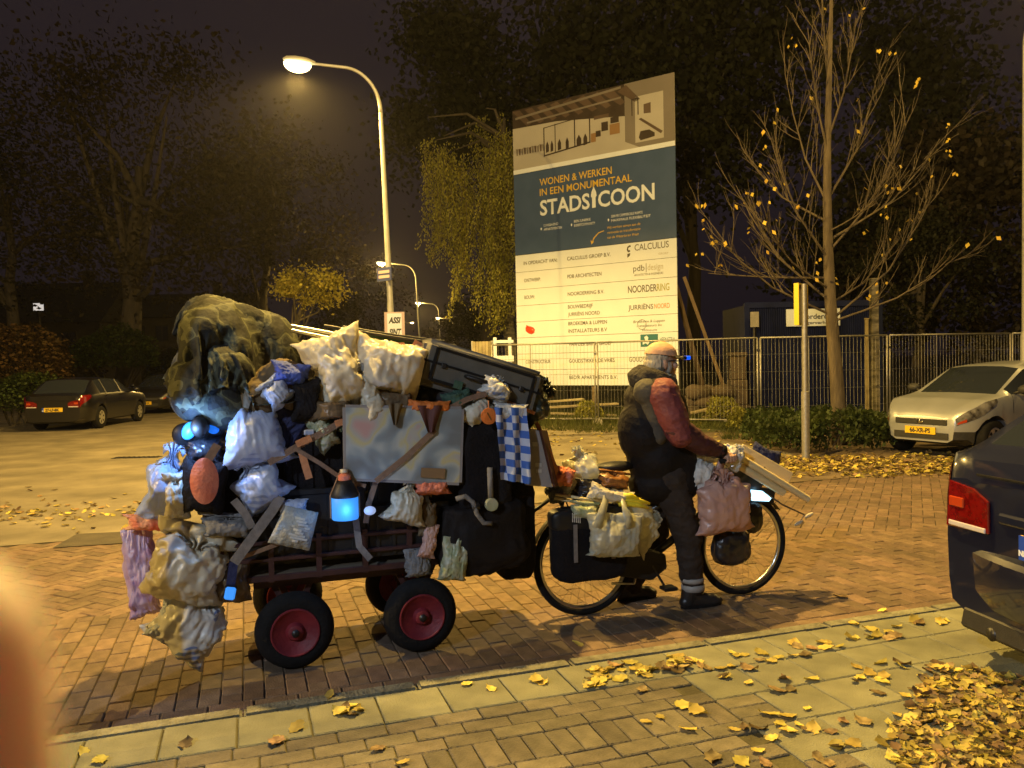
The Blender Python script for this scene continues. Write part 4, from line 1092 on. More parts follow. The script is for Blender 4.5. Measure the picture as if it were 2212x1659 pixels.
mb.build('stem', M['bark_dark'], t)
# young bare tree
def bare_tree():
    r = random.Random(17); Y = 14.3
    P = lambda x, y: pY(x, y, Y)
    base = P(1812, 892); base.z = 0
    t = thing('young_tree', 'young street tree, nearly bare with a few yellow leaves, rising from the hedge', 'tree', base)
    pts = [base - V(0, 0, .05)] + [P(x, y) for x, y in ((1811, 880), (1806, 800), (1799, 720), (1793, 640), (1789, 540), (1787, 440), (1787, 340), (1789, 240), (1792, 140), (1795, 40), (1796, -70), (1797, -180))]
    rs = [.135, .125, .115, .105, .098, .085, .074, .064, .054, .043, .032, .022, .01]
    MB().tube(pts, rs, 12).build('trunk', M['bark'], t, smooth=True)
    tips = []
    def twigs(mb, p, d, L, r0, depth):
        pts, dd = limb(mb, p, d, L, r0, r, 5, .09, .07)
        tips.append(pts[-1])
        if depth > 0:
            n = 3 if depth > 1 else 3
            for k in range(n + (1 if depth > 1 else 0)):
                q = pts[r.randint(1, 4)]
                side = V(r.gauss(0, .5), r.gauss(0, .5), r.gauss(.25, .35))
                twigs(mb, q, (dd + side * .75).normalized(), L * r.uniform(.42, .66), r0 * .52, depth - 1)
    # main limbs picked from the photograph: start and end pixels, depth offset
    limbs_ = [((1795, 680), (1560, 520), -.4), ((1797, 690), (2015, 420), .3), ((1793, 650), (1590, 400), .6), ((1790, 560), (1665, 300), -.6), ((1792, 625), (1640, 470), -1.0),
              ((1789, 545), (1965, 250), -.3), ((1788, 440), (1700, 180), .5), ((1788, 430), (1895, 160), .6), ((1788, 330), (1745, 60), -.4), ((1789, 300), (1850, 40), -.5), ((1797, 695), (2060, 560), -.8),
              ((1791, 600), (1530, 590), .5), ((1790, 500), (1900, 420), -1.0), ((1791, 200), (1775, -40), .4), ((1794, 655), (1920, 540), 1.2), ((1790, 480), (1610, 330), 1.0), ((1789, 520), (2030, 300), .9)]
    for (a, b, dy) in limbs_:
        mb = MB(); p = P(*a); e = pY(b[0], b[1], Y + dy); d = e - p; L = d.length
        # ascending arc: leaves sideways, bends upward
        mid = p + V(d.x * .55, d.y * .55, d.z * .38); q = p + V(d.x * .85, d.y * .85, d.z * .75)
        r0 = .024 * min(1.1, .45 + L * .22)
        mb.tube([p, p.lerp(mid, .5) + V(0, 0, -.01), mid, q, e], [r0, r0 * .85, r0 * .68, r0 * .45, r0 * .2], 6, False)
        for k in range(11):
            f = r.uniform(.2, 1); bpnt = p.lerp(mid, f * 2) if f < .5 else mid.lerp(e, f * 2 - 1)
            dd = (d.normalized() + V(r.gauss(0, .42), r.gauss(0, .42), r.uniform(.0, .7))).normalized()
            twigs(mb, bpnt, dd, L * r.uniform(.22, .42), r0 * .42, 1)
        mb.build('branch', M['bark'], t, smooth=True)
    mb = MB(); rn = []
    spots = [(r.choice(tips), 1) for _ in range(60)]
    for (x, y) in ((1715, 90), (1722, 98), (1900, 100), (1990, 170), (1985, 182), (2045, 270), (2050, 300), (2055, 330), (2060, 372), (2040, 320), (1520, 440), (1500, 440), (1590, 445), (1620, 420), (1640, 438), (1668, 400), (1680, 470), (1570, 530), (1545, 520), (1510, 545), (1915, 450), (1910, 465), (1870, 500), (1770, 560), (1760, 590), (1880, 640), (1895, 630), (1945, 400), (1930, 408), (1720, 640), (1800, 600)):
        for _ in range(2): spots.append((pY(x + r.gauss(0, 5), y + r.gauss(0, 5), Y + r.uniform(-.6, .6)), 0))
    for p, _ in spots:
        leaf_quads(mb, p, .09, r, .55); rn.append(r.random())
    o = mb.build('leaves', M['leaf_gold'], t); set_rnd(o, rn); o['kind'] = 'stuff'
bare_tree()
# weeping birch
def birch():
    r = random.Random(31); base = gp(1100, 27.5)
    t = thing('weeping_birch', 'weeping birch with hanging lit foliage left of the board', 'tree', base)
    pts = [base - V(0, 0, .1)] + [base + V(.1 * math.sin(k), .1 * math.cos(k * 1.3), k * .95) for k in range(1, 11)]
    MB().tube(pts, [.26 - .02 * k for k in range(len(pts))], 10).build('trunk', M['bark_birch'], t, smooth=True)
    mbl = MB(); mb = MB(); rn = []
    def strand(top, L, den=1.0, k0=None):
        k0 = r.random() if k0 is None else k0
        p = top.copy(); pts = [p.copy()]; n = int(L / .25) + 2; dx, dy = r.gauss(0, .06), r.gauss(0, .06)
        for k in range(n):
            p = p + V(dx * .4 + r.gauss(0, .02), dy * .4 + r.gauss(0, .02), -L / n); pts.append(p.copy())
        mbl.tube(pts, [.008] * len(pts), 3, False)
        for q0, q1 in zip(pts, pts[1:]):
            for _ in range(int(8 * den)):
                q = q0.lerp(q1, r.random()) + V(r.gauss(0, .07), r.gauss(0, .07), 0)
                leaf_quads(mb, q, .085, r, .6); rn.append((k0 + r.uniform(0, .4)) % 1)
    # hanging groups: px x centre, half width, top y, bottom y, number of strands, depth
    for (x, hw, yt, yb, n, Y) in ((940, 26, 330, 570, 26, 25.5), (985, 26, 350, 600, 26, 25.8), (1000, 12, 430, 660, 12, 25.4), (1030, 20, 380, 540, 16, 26.2), (1065, 26, 340, 700, 34, 26.0),
                                  (1090, 24, 300, 720, 30, 26.6), (1085, 14, 560, 730, 12, 25.9), (960, 40, 320, 430, 12, 26.8), (1050, 40, 260, 420, 14, 27.5), (925, 14, 280, 330, 3, 26)):
        for k in range(n):
            xx = x + r.uniform(-1, 1) * hw; top = pY(xx, yt + r.uniform(-25, 40), Y + r.gauss(0, .25)); bot = pY(xx, yb - abs(r.gauss(0, 1)) * (yb - yt) * .22, Y)
            L = max(.4, top.z - bot.z); strand(top, L)
        c = pY(x, yt - 20, Y)
        tp = base + V(0, 0, min(9.2, max(5, c.z + .2)))
        mbl.tube([tp, (tp + c) / 2 + V(0, 0, .5), c + V(0, 0, .1)], [.07, .045, .015], 6, False)
    mbl.build('limbs', M['bark_dark'], t)
    o = mb.build('foliage', M['leaf_birch'], t); set_rnd(o, rn); o['kind'] = 'stuff'
birch()
# weeds and grass along the fence foot
r = random.Random(41); mb = MB(); rn = []
for k in range(9000):
    x = r.uniform(1140, 1660); Y = r.uniform(17.6, 22.5) if x < 1560 else r.uniform(15.5, 20.5)
    p = gp(x, Y); 
    if nz(p, .9, 2) < -.12 and Y < 20: continue
    h = r.uniform(.05, .30) * (1.3 if Y > 19.4 else .7); a = r.uniform(0, 6.28); w = V(math.cos(a), math.sin(a), 0) * .012; b = V(r.gauss(0, .08), r.gauss(0, .08), 0)
    p.z = -.015
    mb.add([p - w, p + w, p + b + V(0, 0, h)], [(0, 1, 2)]); rn.append(r.random())
o = mb.build('fence_weeds', M['grass']); set_rnd(o, rn); tag(o, 'tufts of grass and weeds along the foot of the wire fence', 'grass', kind='stuff')
for (x, y, Y, s, lb) in ((1395, 870, 21.2, .5, 'leafy weed bush behind the fence left of the rider'), (1270, 890, 20.6, .35, 'small weed bush at the fence foot under the board'), (1560, 890, 19.6, .4, 'weed bush at the fence foot right of the rider'), (1600, 905, 17.4, .28, 'low weeds in front of the fence left of the hedge')):
    bush('weed_bush', lb, gp(x, Y, s * .6), (s, s * .8, s), 900, .07, 'leaf_birch', int(x), 'weed bushes at the fence', .3, 4)
# ------------------------------------------------------------------ cars (local frame: x forward, y left, z up)
def car(name, label, loc, yaw, P, group=None):
    t = thing(name, label, 'car', (0, 0, 0), group)
    L2, W = P['L'] / 2, P['W']; Rw = P.get('Rw', .30); xf, xr = P['xf'], P['xr']; Ra = Rw + .045
    cowl, rf, rr, hatch = P['cowl'], P['rf'], P['rr'], P['hatch']
    H = P['H']; hood = P['hood']; tail = P['tail']
    top = [(-L2, tail - .16), (-L2 + .03, tail - .05), (hatch, tail + .015), (rr, H - .05), (rr + .35, H - .01), ((rr + rf) / 2, H), (rf - .12, H - .045), (rf, H - .075), (cowl, hood + .02), (lerp(cowl, L2, .55), hood - .05), (L2 - .14, hood - .17), (L2 - .05, hood - .25), (L2, hood - .33)]
    belt = [(-L2, tail - .17), (-L2 + .05, tail - .05), (hatch + .15, tail - .03), (0, hood + .03), (cowl - .1, hood), (lerp(cowl, L2, .55), hood - .085), (L2 - .14, hood - .22), (L2 - .05, hood - .29), (L2, hood - .36)]
    def w_(x):
        f = 1.0
        a = (x - (L2 - .62)) / .62
        if a > 0: f = 1 - P.get('fn', .30) * a ** 2.6
        b = ((-L2 + .50) - x) / .50
        if b > 0: f = 1 - P.get('rn', .20) * b ** 3.0
        return W * f
    def wt(x):
        roof = P.get('roofw', .60)
        k = sm(cowl + .05, rf + .1, x) if False else 0
        if x > cowl: return w_(x) * .74
        if x > rf: return lerp(roof, w_(x) * .80, (x - rf) / (cowl - rf))
        if x < hatch: return w_(x) * .80
        if x < rr: return lerp(w_(x) * .80, roof, (x - hatch) / (rr - hatch))
        return roof
    zb0 = P.get('zb', .20)
    def ring(x):
        zt = interp(top, x); zb = min(interp(belt, x), zt - .005); w = w_(x); r = wt(x)
        zbot = zb0 + (.05 if x > L2 - .2 else 0) + (.06 if x < -L2 + .2 else 0)
        hh = zt - zb
        q = [[0, zbot], [w * .80, zbot], [w * .955, zbot + .05], [w * .985, .42], [w, lerp(.42, zb, .42)], [w * .985, zb - .05], [w * .955, zb], [lerp(w * .955, r, .86), zb + hh * .86], [r * .95, zt - hh * .06 - .012], [r * .55, zt - .006], [0, zt]]
        for xw in (xf, xr):
            dx = abs(x - xw)
            if dx < Ra:
                za = Rw + math.sqrt(Ra * Ra - dx * dx)
                for k in (1, 2, 3, 4):
                    if q[k][1] < za: q[k][1] = za + .004 * k
        return q
    def surf(x, v, off=0.0):
        q = ring(x); k = min(int(v), 9); f = v - k
        def pt(xx, vv):
            qq = ring(xx); kk = min(int(vv), 9); ff = vv - kk
            return V(xx, lerp(qq[kk][0], qq[kk + 1][0], ff), lerp(qq[kk][1], qq[kk + 1][1], ff))
        p = pt(x, v)
        if off:
            tx = pt(min(x + .01, L2), v) - pt(max(x - .01, -L2), v); tv = pt(x, min(v + .05, 10)) - pt(x, max(v - .05, 0))
            n = tx.cross(tv); n = n.normalized() if n.length > 1e-9 else V(0, 1, 0)
            p = p + n * (-off if n.y < 0 and n.z < 0 else off) if n.y >= -1e-3 or n.z > 0 else p - n * off
        return p
    def patch(nm, x0, x1, v0, v1, mat, off=.006, side=1, parent=None, nx=8, nv=5, shape=None):
        rows = []
        for i in range(nx + 1):
            x = lerp(x0, x1, i / nx); row = []
            for j in range(nv + 1):
                a, b = (v0, v1) if shape is None else shape(i / nx)
                q = surf(x, lerp(a, b, j / nv), off); row.append(V(q.x, q.y * side, q.z))
            rows.append(row)
        return MB().grid(rows).build(nm, M[mat], parent or t, smooth=True)
    xs = []
    n = 76
    for i in range(n + 1): xs.append(-L2 + P['L'] * i / n)
    for c in (-L2 + .012, -L2 + .03, L2 - .012, L2 - .03, cowl, rf, rr, hatch, xf - Ra, xf + Ra, xr - Ra, xr + Ra): xs.append(c)
    xs = sorted(set(round(x, 4) for x in xs))
    wins = P['win']     # list of (x0,x1) side windows
    groups = {}
    def cls(x, j, side):
        if cowl > x > rf and j in (8, 9): return ('windscreen', 0)
        if hatch < x < rr - .04 and j in (8, 9): return ('rear_window', 0)
        if j == 6:
            for k, (a, b) in enumerate(wins):
                if a < x < b: return ('side_window', (k, side))
        if P.get('black_low') and j in (0, 1, 2) and x > L2 - .75: return ('bumper', 0)
        if P.get('black_low') and j in (0, 1, 2) and x < -L2 + .6: return ('rear_bumper', 0)
        return ('body', 0)
    for side in (1, -1):
        for a, b in zip(xs, xs[1:]):
            ra, rb = ring(a), ring(b); xm = (a + b) / 2
            for j in range(10):
                c = cls(xm, j, side); mb = groups.setdefault(c, MB())
                q = [V(a, ra[j][0] * side, ra[j][1]), V(b, rb[j][0] * side, rb[j][1]), V(b, rb[j + 1][0] * side, rb[j + 1][1]), V(a, ra[j + 1][0] * side, ra[j + 1][1])]
                mb.add(q, [(0, 1, 2, 3) if side < 0 else (3, 2, 1, 0)])
    for x, rev in ((L2, 0), (-L2, 1)):
        q = ring(x); pts = [V(x, p[0], p[1]) for p in q] + [V(x, -p[0], p[1]) for p in reversed(q[1:-1])]
        groups[('body', 0)].add(pts, [tuple(range(len(pts)))])
    body = None
    for (c, k), mb in sorted(groups.items(), key=lambda z: z[0][0] != 'body'):
        mt = {'body': P['paint'], 'bumper': 'bumper_black', 'rear_bumper': 'bumper_black'}.get(c, 'car_glass')
        o = mb.build(c, M[mt], t, smooth=True, merge=.0005, angle=38)
        if c == 'body': body = o
    # underbody block so light does not pass through
    MB().box((0, 0, .40), (P['L'] - .5, W * 1.25, .30)).build('underbody', M['rubber'], t)
    def mk_wheel(x, y, sgn):
        w = thing_part('wheel', t)
        rot = Matrix.Translation((x, y, Rw)) @ Matrix.Rotation(-sgn * math.pi / 2, 4, 'X')
        pr = [(Rw * .62, -.09), (Rw * .90, -.095), (Rw * .985, -.07), (Rw, -.03), (Rw, .03), (Rw * .985, .07), (Rw * .90, .095), (Rw * .62, .09)]
        MB().lathe(pr, 32, rot).build('tyre', M['rubber'], w, smooth=True)
        pr = [(Rw * .64, .055), (Rw * .60, .085), (Rw * .52, .07), (Rw * .2, .075), (.001, .085)]
        MB().lathe(pr, 28, rot).build('hubcap', M['hubcap'], w, smooth=True)
        for k in range(6):
            a = k * math.pi / 3 + .3; ln = Rw * .40
            m = rot @ Matrix.Rotation(a, 4, 'Z')
            mb = MB(); mb.add([m @ V(Rw * .24, -.012, .0785), m @ V(Rw * .24, .012, .0785), m @ V(Rw * .50, .030, .0775), m @ V(Rw * .50, -.030, .0775)], [(0, 1, 2, 3)])
            mb.build('slot', M['rubber'], w)
        return w
    for x in (xf, xr):
        for sgn in (1, -1): mk_wheel(x, sgn * (W - .10), sgn)
    for x in (xf, xr):
        mb = MB(); rows = []
        for y in (-W * .86, W * .86):
            rows.append([V(x + (Ra - .004) * math.cos(a), y, Rw + (Ra - .004) * math.sin(a)) for a in [math.pi * k / 14 for k in range(15)]])
        mb.grid(rows).build('wheel_arch', M['rubber'], t, smooth=True)
    # seams, handles, mirrors
    for side in (1, -1):
        for x in P['seams']:
            patch('door_seam', x - .005, x + .005, 2.4, 6.0, 'rubber', .002, side, None, 1, 8)
        for x in P['handles']:
            p = surf(x, 5.35); MB().box(V(x, (p.y + .012) * side, p.z - .03), (.17, .03, .03)).build('door_handle', M[P['paint']], t, bevel=.008)
        q = surf(cowl - .22, 6.0)
        mb = MB(); mb.ell(V(q.x - .02, (q.y + .14) * side, q.z + .07), (.075, .11, .075)); mb.bar(V(q.x, q.y * side * .98, q.z + .01), V(q.x - .01, (q.y + .08) * side, q.z + .05), .05, .03)
        mb.build('mirror', M[P.get('mirror', P['paint'])], t, smooth=True)
        for (x0, x1) in wins:
            pass
        if P.get('strip'):
            patch('side_strip', xr + Ra + .05, xf - Ra - .05, 3.25, 3.6, 'chrome' if P['strip'] == 2 else 'bumper_black', .006, side)
    # front
    for side in (1, -1):
        patch('headlight', L2 - .62, L2 - .02, 4.25, 5.85, 'lamp_glass', .005, side, None, 10, 5, lambda f: (lerp(5.2, 4.05, f ** .5), lerp(5.98, 5.85, f)))
        patch('indicator', L2 - .12, L2 - .03, 4.2, 4.55, 'tail_amber', .008, side)
    gz = hood - .40
    MB().box((L2 + .004, 0, gz), (.02, W * 1.05, .085)).build('grille', M['bumper_black'], t, bevel=.006)
    MB().ell((L2 + .018, 0, gz), (.008, .055, .028)).build('badge', M['chrome'], t, smooth=True)
    MB().box((L2 + .004, 0, zb0 + .14), (.02, W * 1.1, .10)).build('air_intake', M['bumper_black'], t)
    fp = MB().box((L2 + .016, P.get('plx', 0), gz - .135), (.012, .52, .11)).build('number_plate', M['plate_yellow'], t)
    def ptxt(txt, front, z, par):
        me = text_mesh(txt, .098, Matrix.Identity(4), 0, 'CENTER', .92, .004)
        if front: mm = frame(V(L2 + .0235, P.get('plx', 0) + .0, z - .034), V(0, 1, 0), ZV, V(1, 0, 0))
        else: mm = frame(V(-L2 - .0285, 0, z - .034), V(0, -1, 0), ZV, V(-1, 0, 0))
        me.transform(mm); link('lettering', me, M['ink_dark'], par)
    if P.get('plate'): ptxt(P['plate'], True, gz - .135, fp)
    # rear
    tz = tail - .16
    for side in (1, -1):
        tl = patch('tail_light', -L2 + .002, -L2 + .34, 4.35, 5.85, 'tail_red', .006, side, None, 10, 5, lambda f: (lerp(4.2, 4.9, f), lerp(5.8, 5.75, f)))
        yy = w_(-L2); q = ring(-L2)
        za, zc = lerp(q[4][1], q[5][1], .2), q[6][1] - .01
        mb = MB(); mb.prism([V(-L2, side * yy * .985, za), V(-L2, side * yy * .955, zc), V(-L2, side * (yy - .20), zc - .02), V(-L2, side * (yy - .30), zc - .07), V(-L2, side * (yy - .30), za + .01)], V(-.003, 0, 0), V(-.018, 0, 0)); mb.build('tail_lens', M['tail_red'], tl, bevel=.004)
        mb = MB(); mb.box(V(-L2 - .018, side * (yy - .16), za + .022), (.012, .25, .026)); mb.build('reversing_strip', M['tail_clear'], tl, bevel=.004)
        MB().box(V(-L2 - .018, side * (yy - .09), (za + zc) / 2 + .015), (.012, .10, .05)).build('tail_insert', M['tail_amber'], tl, bevel=.004)
    rz = tail - .42
    rp = MB().box((-L2 - .016, 0, rz), (.012, .52, .11)).build('rear_plate', M['plate_yellow'], t)
    MB().box((-L2 - .022, .24, rz), (.006, .045, .11)).build('country_band', M['plate_blue'], rp)
    me = text_mesh('NL', .034, Matrix.Identity(4), 0, 'CENTER', 1, .002)
    me.transform(frame(V(-L2 - .0265, .24, rz - .035), V(0, -1, 0), ZV, V(-1, 0, 0))); link('lettering', me, M['sign_white'], rp)
    if P.get('rplate'): ptxt(P['rplate'], False, rz, rp)
    if P.get('rear_detail'):
        MB().box((-L2 - .004, 0, rz + .105), (.03, .80, .05)).build('plate_lamp_bar', M[P['paint']], t, bevel=.01)
        # bumper ledge and lower valance
        rows = []
        for zz, k in ((.615, .0), (.60, .045), (.575, .06), (.40, .055), (.33, .03), (.30, -.03)):
            rows.append([V(-L2 - k + .16 * (abs(f) ** 3), f * w_(-L2) * 1.02 * (1 + .13 * abs(f) ** 3), zz) for f in [i / 12 for i in range(-12, 13)]])
        MB().grid(rows).build('bumper_shell', M[P['paint']], t, smooth=True, angle=30)
        MB().box((-L2 + .06, 0, .245), (.14, W * 1.5, .12), None, 0, .96).build('valance', M['bumper_black'], t, bevel=.02)
        for side in (1, -1):
            patch('bumper_reflector', -L2 + .005, -L2 + .05, 3.3, 3.8, 'tail_clear', .012, side)
            MB().tube([V(-L2 + .25, side * .45, .22), V(-L2 - .01, side * .45, .215)], .032, 12).build('exhaust', M['dark_steel'], t, smooth=True)
        MB().box((-L2 - .006, 0, tail - .13), (.012, W * 1.2, .008)).build('tailgate_seam', M['rubber'], t)
        MB().bar(V(hatch + .03, 0, tail + .03), V(hatch + .12, .38, tail + .08), .012, .012).build('rear_wiper', M['rubber'], t)
    for side in (1, -1):
        pass
    t.location = loc; t.rotation_euler = (0, 0, yaw)
    return t
def thing_part(name, parent):
    o = bpy.data.objects.new(name, None); COL.objects.link(o); o.empty_display_size = .05; o.parent = parent; WL[o.name] = WL[parent.name].copy(); return o
HATCH = dict(L=3.92, W=.84, H=1.45, hood=.95, tail=.98, xf=1.40, xr=-1.26, cowl=1.10, rf=.42, rr=-1.45, hatch=-1.86, seams=(.98, -.18, -.95), handles=(-.05, -.8), win=((-1.35, -.98), (-.90, .98)), paint='paint_silver', black_low=True, mirror='bumper_black', plate='66-XR-PS', strip=0, Rw=.295, fn=.34)
fc = V(6.33, 12.45, 0)
hd = V(-.895, -.446, 0)
cc_ = fc - hd * 1.96
car('parked_car', 'silver small hatchback parked facing left at the right edge', (cc_.x, cc_.y, 0), math.atan2(hd.y, hd.x), HATCH)
SEDAN = dict(L=4.40, W=.87, H=1.43, hood=.94, tail=1.00, xf=1.34, xr=-1.28, cowl=1.02, rf=.30, rr=-1.30, hatch=-1.85, seams=(.9, -.15, -1.0), handles=(-.0, -.9), win=((-1.25, -.92), (-.86, .06), (.12, .9)), paint='paint_black', strip=2, Rw=.31, rplate='27-LF-BK')
car('parked_car', 'dark hatchback parked at the left showing its rear and tail light', (-12.25, 23.35, 0), R(93.5), SEDAN, 'dark cars parked along the side street')
S2 = dict(SEDAN); S2.update(paint='paint_grey', plate='81-PT-HX')
car('parked_car', 'dark car with headlight facing the camera behind the first parked car', (-13.05, 30.4, 0), R(-87), S2, 'dark cars parked along the side street')
ESTATE = dict(L=4.45, W=.90, H=1.50, hood=1.0, tail=1.095, xf=1.36, xr=-1.30, cowl=1.05, rf=.35, rr=-1.62, hatch=-2.06, seams=(.95, -.12, -1.02), handles=(0, -.9), win=((-1.85, -1.08), (-1.0, -.06), (0, .95)), paint='paint_navy', strip=0, Rw=.32, rplate='84-SLK-7', rear_detail=True, rn=.16, roofw=.55)
yw = R(9.0); cor = V(2.255, 4.13, 0); off = Matrix.Rotation(yw, 3, 'Z') @ V(-2.17, .80, 0)
car('parked_car', 'dark navy estate car at the right edge, its rear corner in the foreground', (cor.x - off.x, cor.y - off.y, .06), yw, ESTATE)
# ------------------------------------------------------------------ the loaded cart
RS = Matrix((D2, N2, ZV)).transposed()          # street-aligned local axes -> world
def pbox(b, t):
    x0, y0, x1, y1 = b; xm, ym = (x0 + x1) / 2, (y0 + y1) / 2
    c = pT(xm, ym, t); w = (pT(x1, ym, t) - pT(x0, ym, t)).length; h = pT(xm, y0, t).z - pT(xm, y1, t).z
    return c, w, h
def crumple(q, mn, o):
    v1 = mnoise.voronoi(q * (2.3 / mn) + V(o, o * .7, -o))[0]; v2 = mnoise.voronoi(q * (5.6 / mn) + V(-o, o, o * .4))[0]
    c1 = min(v1[1] - v1[0], .55); c2 = min(v2[1] - v2[0], .5)
    f = abs(nz(V(q.x * 9 / mn, q.y * 9 / mn, q.z * 2.2 / mn), 1.0, o))
    return .075 * nz(q, 2.0 / mn, o) + .085 * (c1 - .28) - .035 * (c2 - .2) - .055 * (f - .25)
def bag_mb(w, d, h, kind, seed, crease=1.0, nu=44, nv=64, fold=1.0):
    r = random.Random(seed); o = r.uniform(0, 50); k1 = r.randint(6, 9); k2 = r.randint(11, 15)
    prof = {'knot': [(0, .05), (.03, .45), (.10, .78), (.25, 1.0), (.50, 1.0), (.68, .86), (.80, .52), (.86, .20), (.885, .13), (.93, .27), (1.0, .46)],
            'sag': [(0, .08), (.03, .52), (.09, .80), (.26, 1.0), (.50, .93), (.70, .68), (.86, .40), (.95, .26), (1, .22)],
            'cone': [(0, .08), (.03, .6), (.08, .88), (.2, 1.0), (.45, .80), (.7, .48), (.9, .2), (1, .08)]}.get(kind)
    rows = []; mn = min(w, h * 1.2, d * 1.5)
    for i in range(nu + 1):
        u = i / nu; row = []
        if kind in ('pillow', 'block'):
            e = .62 if kind == 'pillow' else .32
            th = math.pi * u; rr = max(math.sin(th), 0) ** e; zz = -math.copysign(abs(math.cos(th)) ** (e + .12), math.cos(th)) * .5
        else:
            rr = interp(prof, u); zz = u - .5
        for j in range(nv):
            ph = 2 * math.pi * j / nv; cs, sn = math.cos(ph), math.sin(ph)
            e2 = .78 if kind != 'block' else .42
            x, y = math.copysign(abs(cs) ** e2, cs), math.copysign(abs(sn) ** e2, sn)
            f = 1.0
            if kind in ('knot', 'sag', 'cone'):
                a = (u ** 1.4) * fold
                f += a * (.20 * math.cos(k1 * ph + o + 2 * nz(V(cs, sn, u * 2), 1.5, o)) + .11 * math.cos(k2 * ph + 2 * o + 3 * u))
            elif kind == 'pillow':
                f += abs(2 * u - 1) ** 2 * .13 * math.cos(k1 * ph + o)
            q = V(x * rr * f * w / 2, y * rr * f * d / 2, zz * h)
            dl = mn * crease * crumple(q, mn, o)
            dirv = V(x * rr + 1e-4, y * rr, (zz * 1.2 if kind in ('pillow', 'block') else zz * .35))
            q += dirv.normalized() * dl * (1 if rr > .25 else rr / .25)
            row.append(q)
        rows.append(row)
    mb = MB(); mb.grid(rows, 0, True)
    for row, rev in ((rows[0], True), (rows[-1], False)):
        c = sum(row, Vector()) / nv; b = len(mb.v); mb.v.append(c); base = 0 if rev else nu * nv
        for j in range(nv):
            j2 = (j + 1) % nv; mb.f.append([b, base + j2, base + j] if rev else [b, base + j, base + j2]); mb.m.append(0)
    return mb
_old_bag_mb = bag_mb
def bag_mb(w, d, h, kind, seed, crease=1.0, nu=44, nv=64, fold=1.0):
    r = random.Random(seed * 7 + 1)
    if (kind == 'block' and seed not in (14, 50, 75)) or seed in (86, 90): return _old_bag_mb(w, d, h, kind, seed, crease, nu, nv, fold)
    key = {'pillow': ('p0', 'p1', 'p2', 'c0')[seed % 4], 'knot': ('n0', 'n1', 'c0')[seed % 3], 'sag': ('h0', 'h1', 'n1')[seed % 3], 'cone': ('n0', 'n1')[seed % 2], 'block': 'h0'}[kind]
    if kind == 'pillow' and seed in (16, 17, 18, 19, 20, 21): key = ('d0', 'd1')[seed % 2]
    vs, fs = SIM[key]; o = r.uniform(0, 50); mn = min(w, h * 1.2, d * 1.5)
    mx, my = r.choice((1, -1)), r.choice((1, -1)); turn = kind == 'pillow' and key[0] == 'p' and r.random() < .5
    mb = MB(); out = []
    if key[0] == 'd': mb.add([V(q.x * mx * w * .985, q.y * my * d * .985, q.z * h * .985 - .01 * h) for q in SIM[key + 'core'][0]], SIM[key + 'core'][1])
    for q in vs:
        x, y, z = q.x * mx, q.y * my, q.z
        if turn: x, z = z, -x
        if kind == 'cone': x *= 1.22 - .62 * (z + .5); y *= 1.1 - .5 * (z + .5)
        p_ = V(x * w, y * d, z * h); n_ = V(x / w, y / d * 1.4, z / h)
        n_ = n_.normalized() if n_.length > 1e-6 else V(0, 0, 1)
        out.append(p_ + n_ * (mn * .8 * crease * crumple(p_, mn, o)))
    mb.add(out, fs)
    return mb
def place(mb, c, tilt=0.0, yaw=0.0):
    m = RS @ Matrix.Rotation(yaw, 3, 'Z') @ Matrix.Rotation(tilt, 3, 'Y')
    mb.v = [m @ q + c for q in mb.v]; return mb
def bag(name, label, cat, b, t, depth, mat, kind='pillow', seed=1, tilt=0.0, yaw=0.0, crease=1.0, group=None, extra=None, fold=1.0):
    c, w, h = pbox(b, t)
    base = c - V(0, 0, h / 2)
    mb = place(bag_mb(w, depth, h, kind, seed, crease, fold=fold), c, tilt, yaw)
    if extra is None:
        o = mb.build(name, M[mat], None, base, smooth=True); tag(o, label, cat, group)
        return o
    th = thing(name, label, cat, base, group); mb.build(extra, M[mat], th, smooth=True)
    return th
CG = 'bags and bundles loaded on the cart'
NF = -N2                                           # towards the camera
def rib(name, label, cat, pts, t, w, mat, group=None, th=.004, sub=3):
    """a strap: pixel points on the plane t (or own t per point)"""
    P3 = [pT(p[0], p[1], p[2] if len(p) > 2 else t) for p in pts]
    Q = []
    for a, b in zip(P3, P3[1:]):
        for k in range(sub): Q.append(a.lerp(b, k / sub))
    Q.append(P3[-1])
    o = MB().ribbon(Q, w, th, NF).build(name, M[mat], None, min(P3, key=lambda q: q.z), smooth=False)
    return tag(o, label, cat, group)

# running gear
TN, TF = 4.42, 5.12; RW = .208
rear_s = st(pT(637, 1364, TN))[0]; front_s = st(pT(908, 1338, TN))[0]
cart = thing('hand_cart', 'low four-wheeled cart with dark red rims towed behind the bicycle', 'cart', S((rear_s + front_s) / 2, 4.77, 0))
def cart_wheel(s, t, r=RW, wd=.062):
    w = thing_part('wheel', cart)
    m4 = Matrix.Translation(S(s, t, r)) @ RS.to_4x4() @ Matrix.Rotation(math.pi / 2, 4, 'X')
    pr = []
    for k in range(13):
        a = math.pi * 2 * k / 12; pr.append((r - .062 + .062 * math.cos(a) * (1 if abs(math.cos(a)) < .9 else 1), wd * math.sin(a)))
    MB().lathe([(p[0], p[1]) for p in pr], 40, m4).build('tyre', M['rubber'], w, smooth=True)
    pr = [(.129, .056), (.126, .066), (.120, .066), (.108, .054), (.050, .038), (.038, .064), (.022, .070), (.001, .070)]
    for sg in (1, -1): MB().lathe([(a, b * sg) for a, b in pr], 30, m4).build('rim', M['red_rim'], w, smooth=True, angle=40)
    MB().lathe([(.020, -wd * 1.3), (.020, wd * 1.3), (.001, wd * 1.3)], 12, m4).build('hub', M['dark_steel'], w, smooth=True)
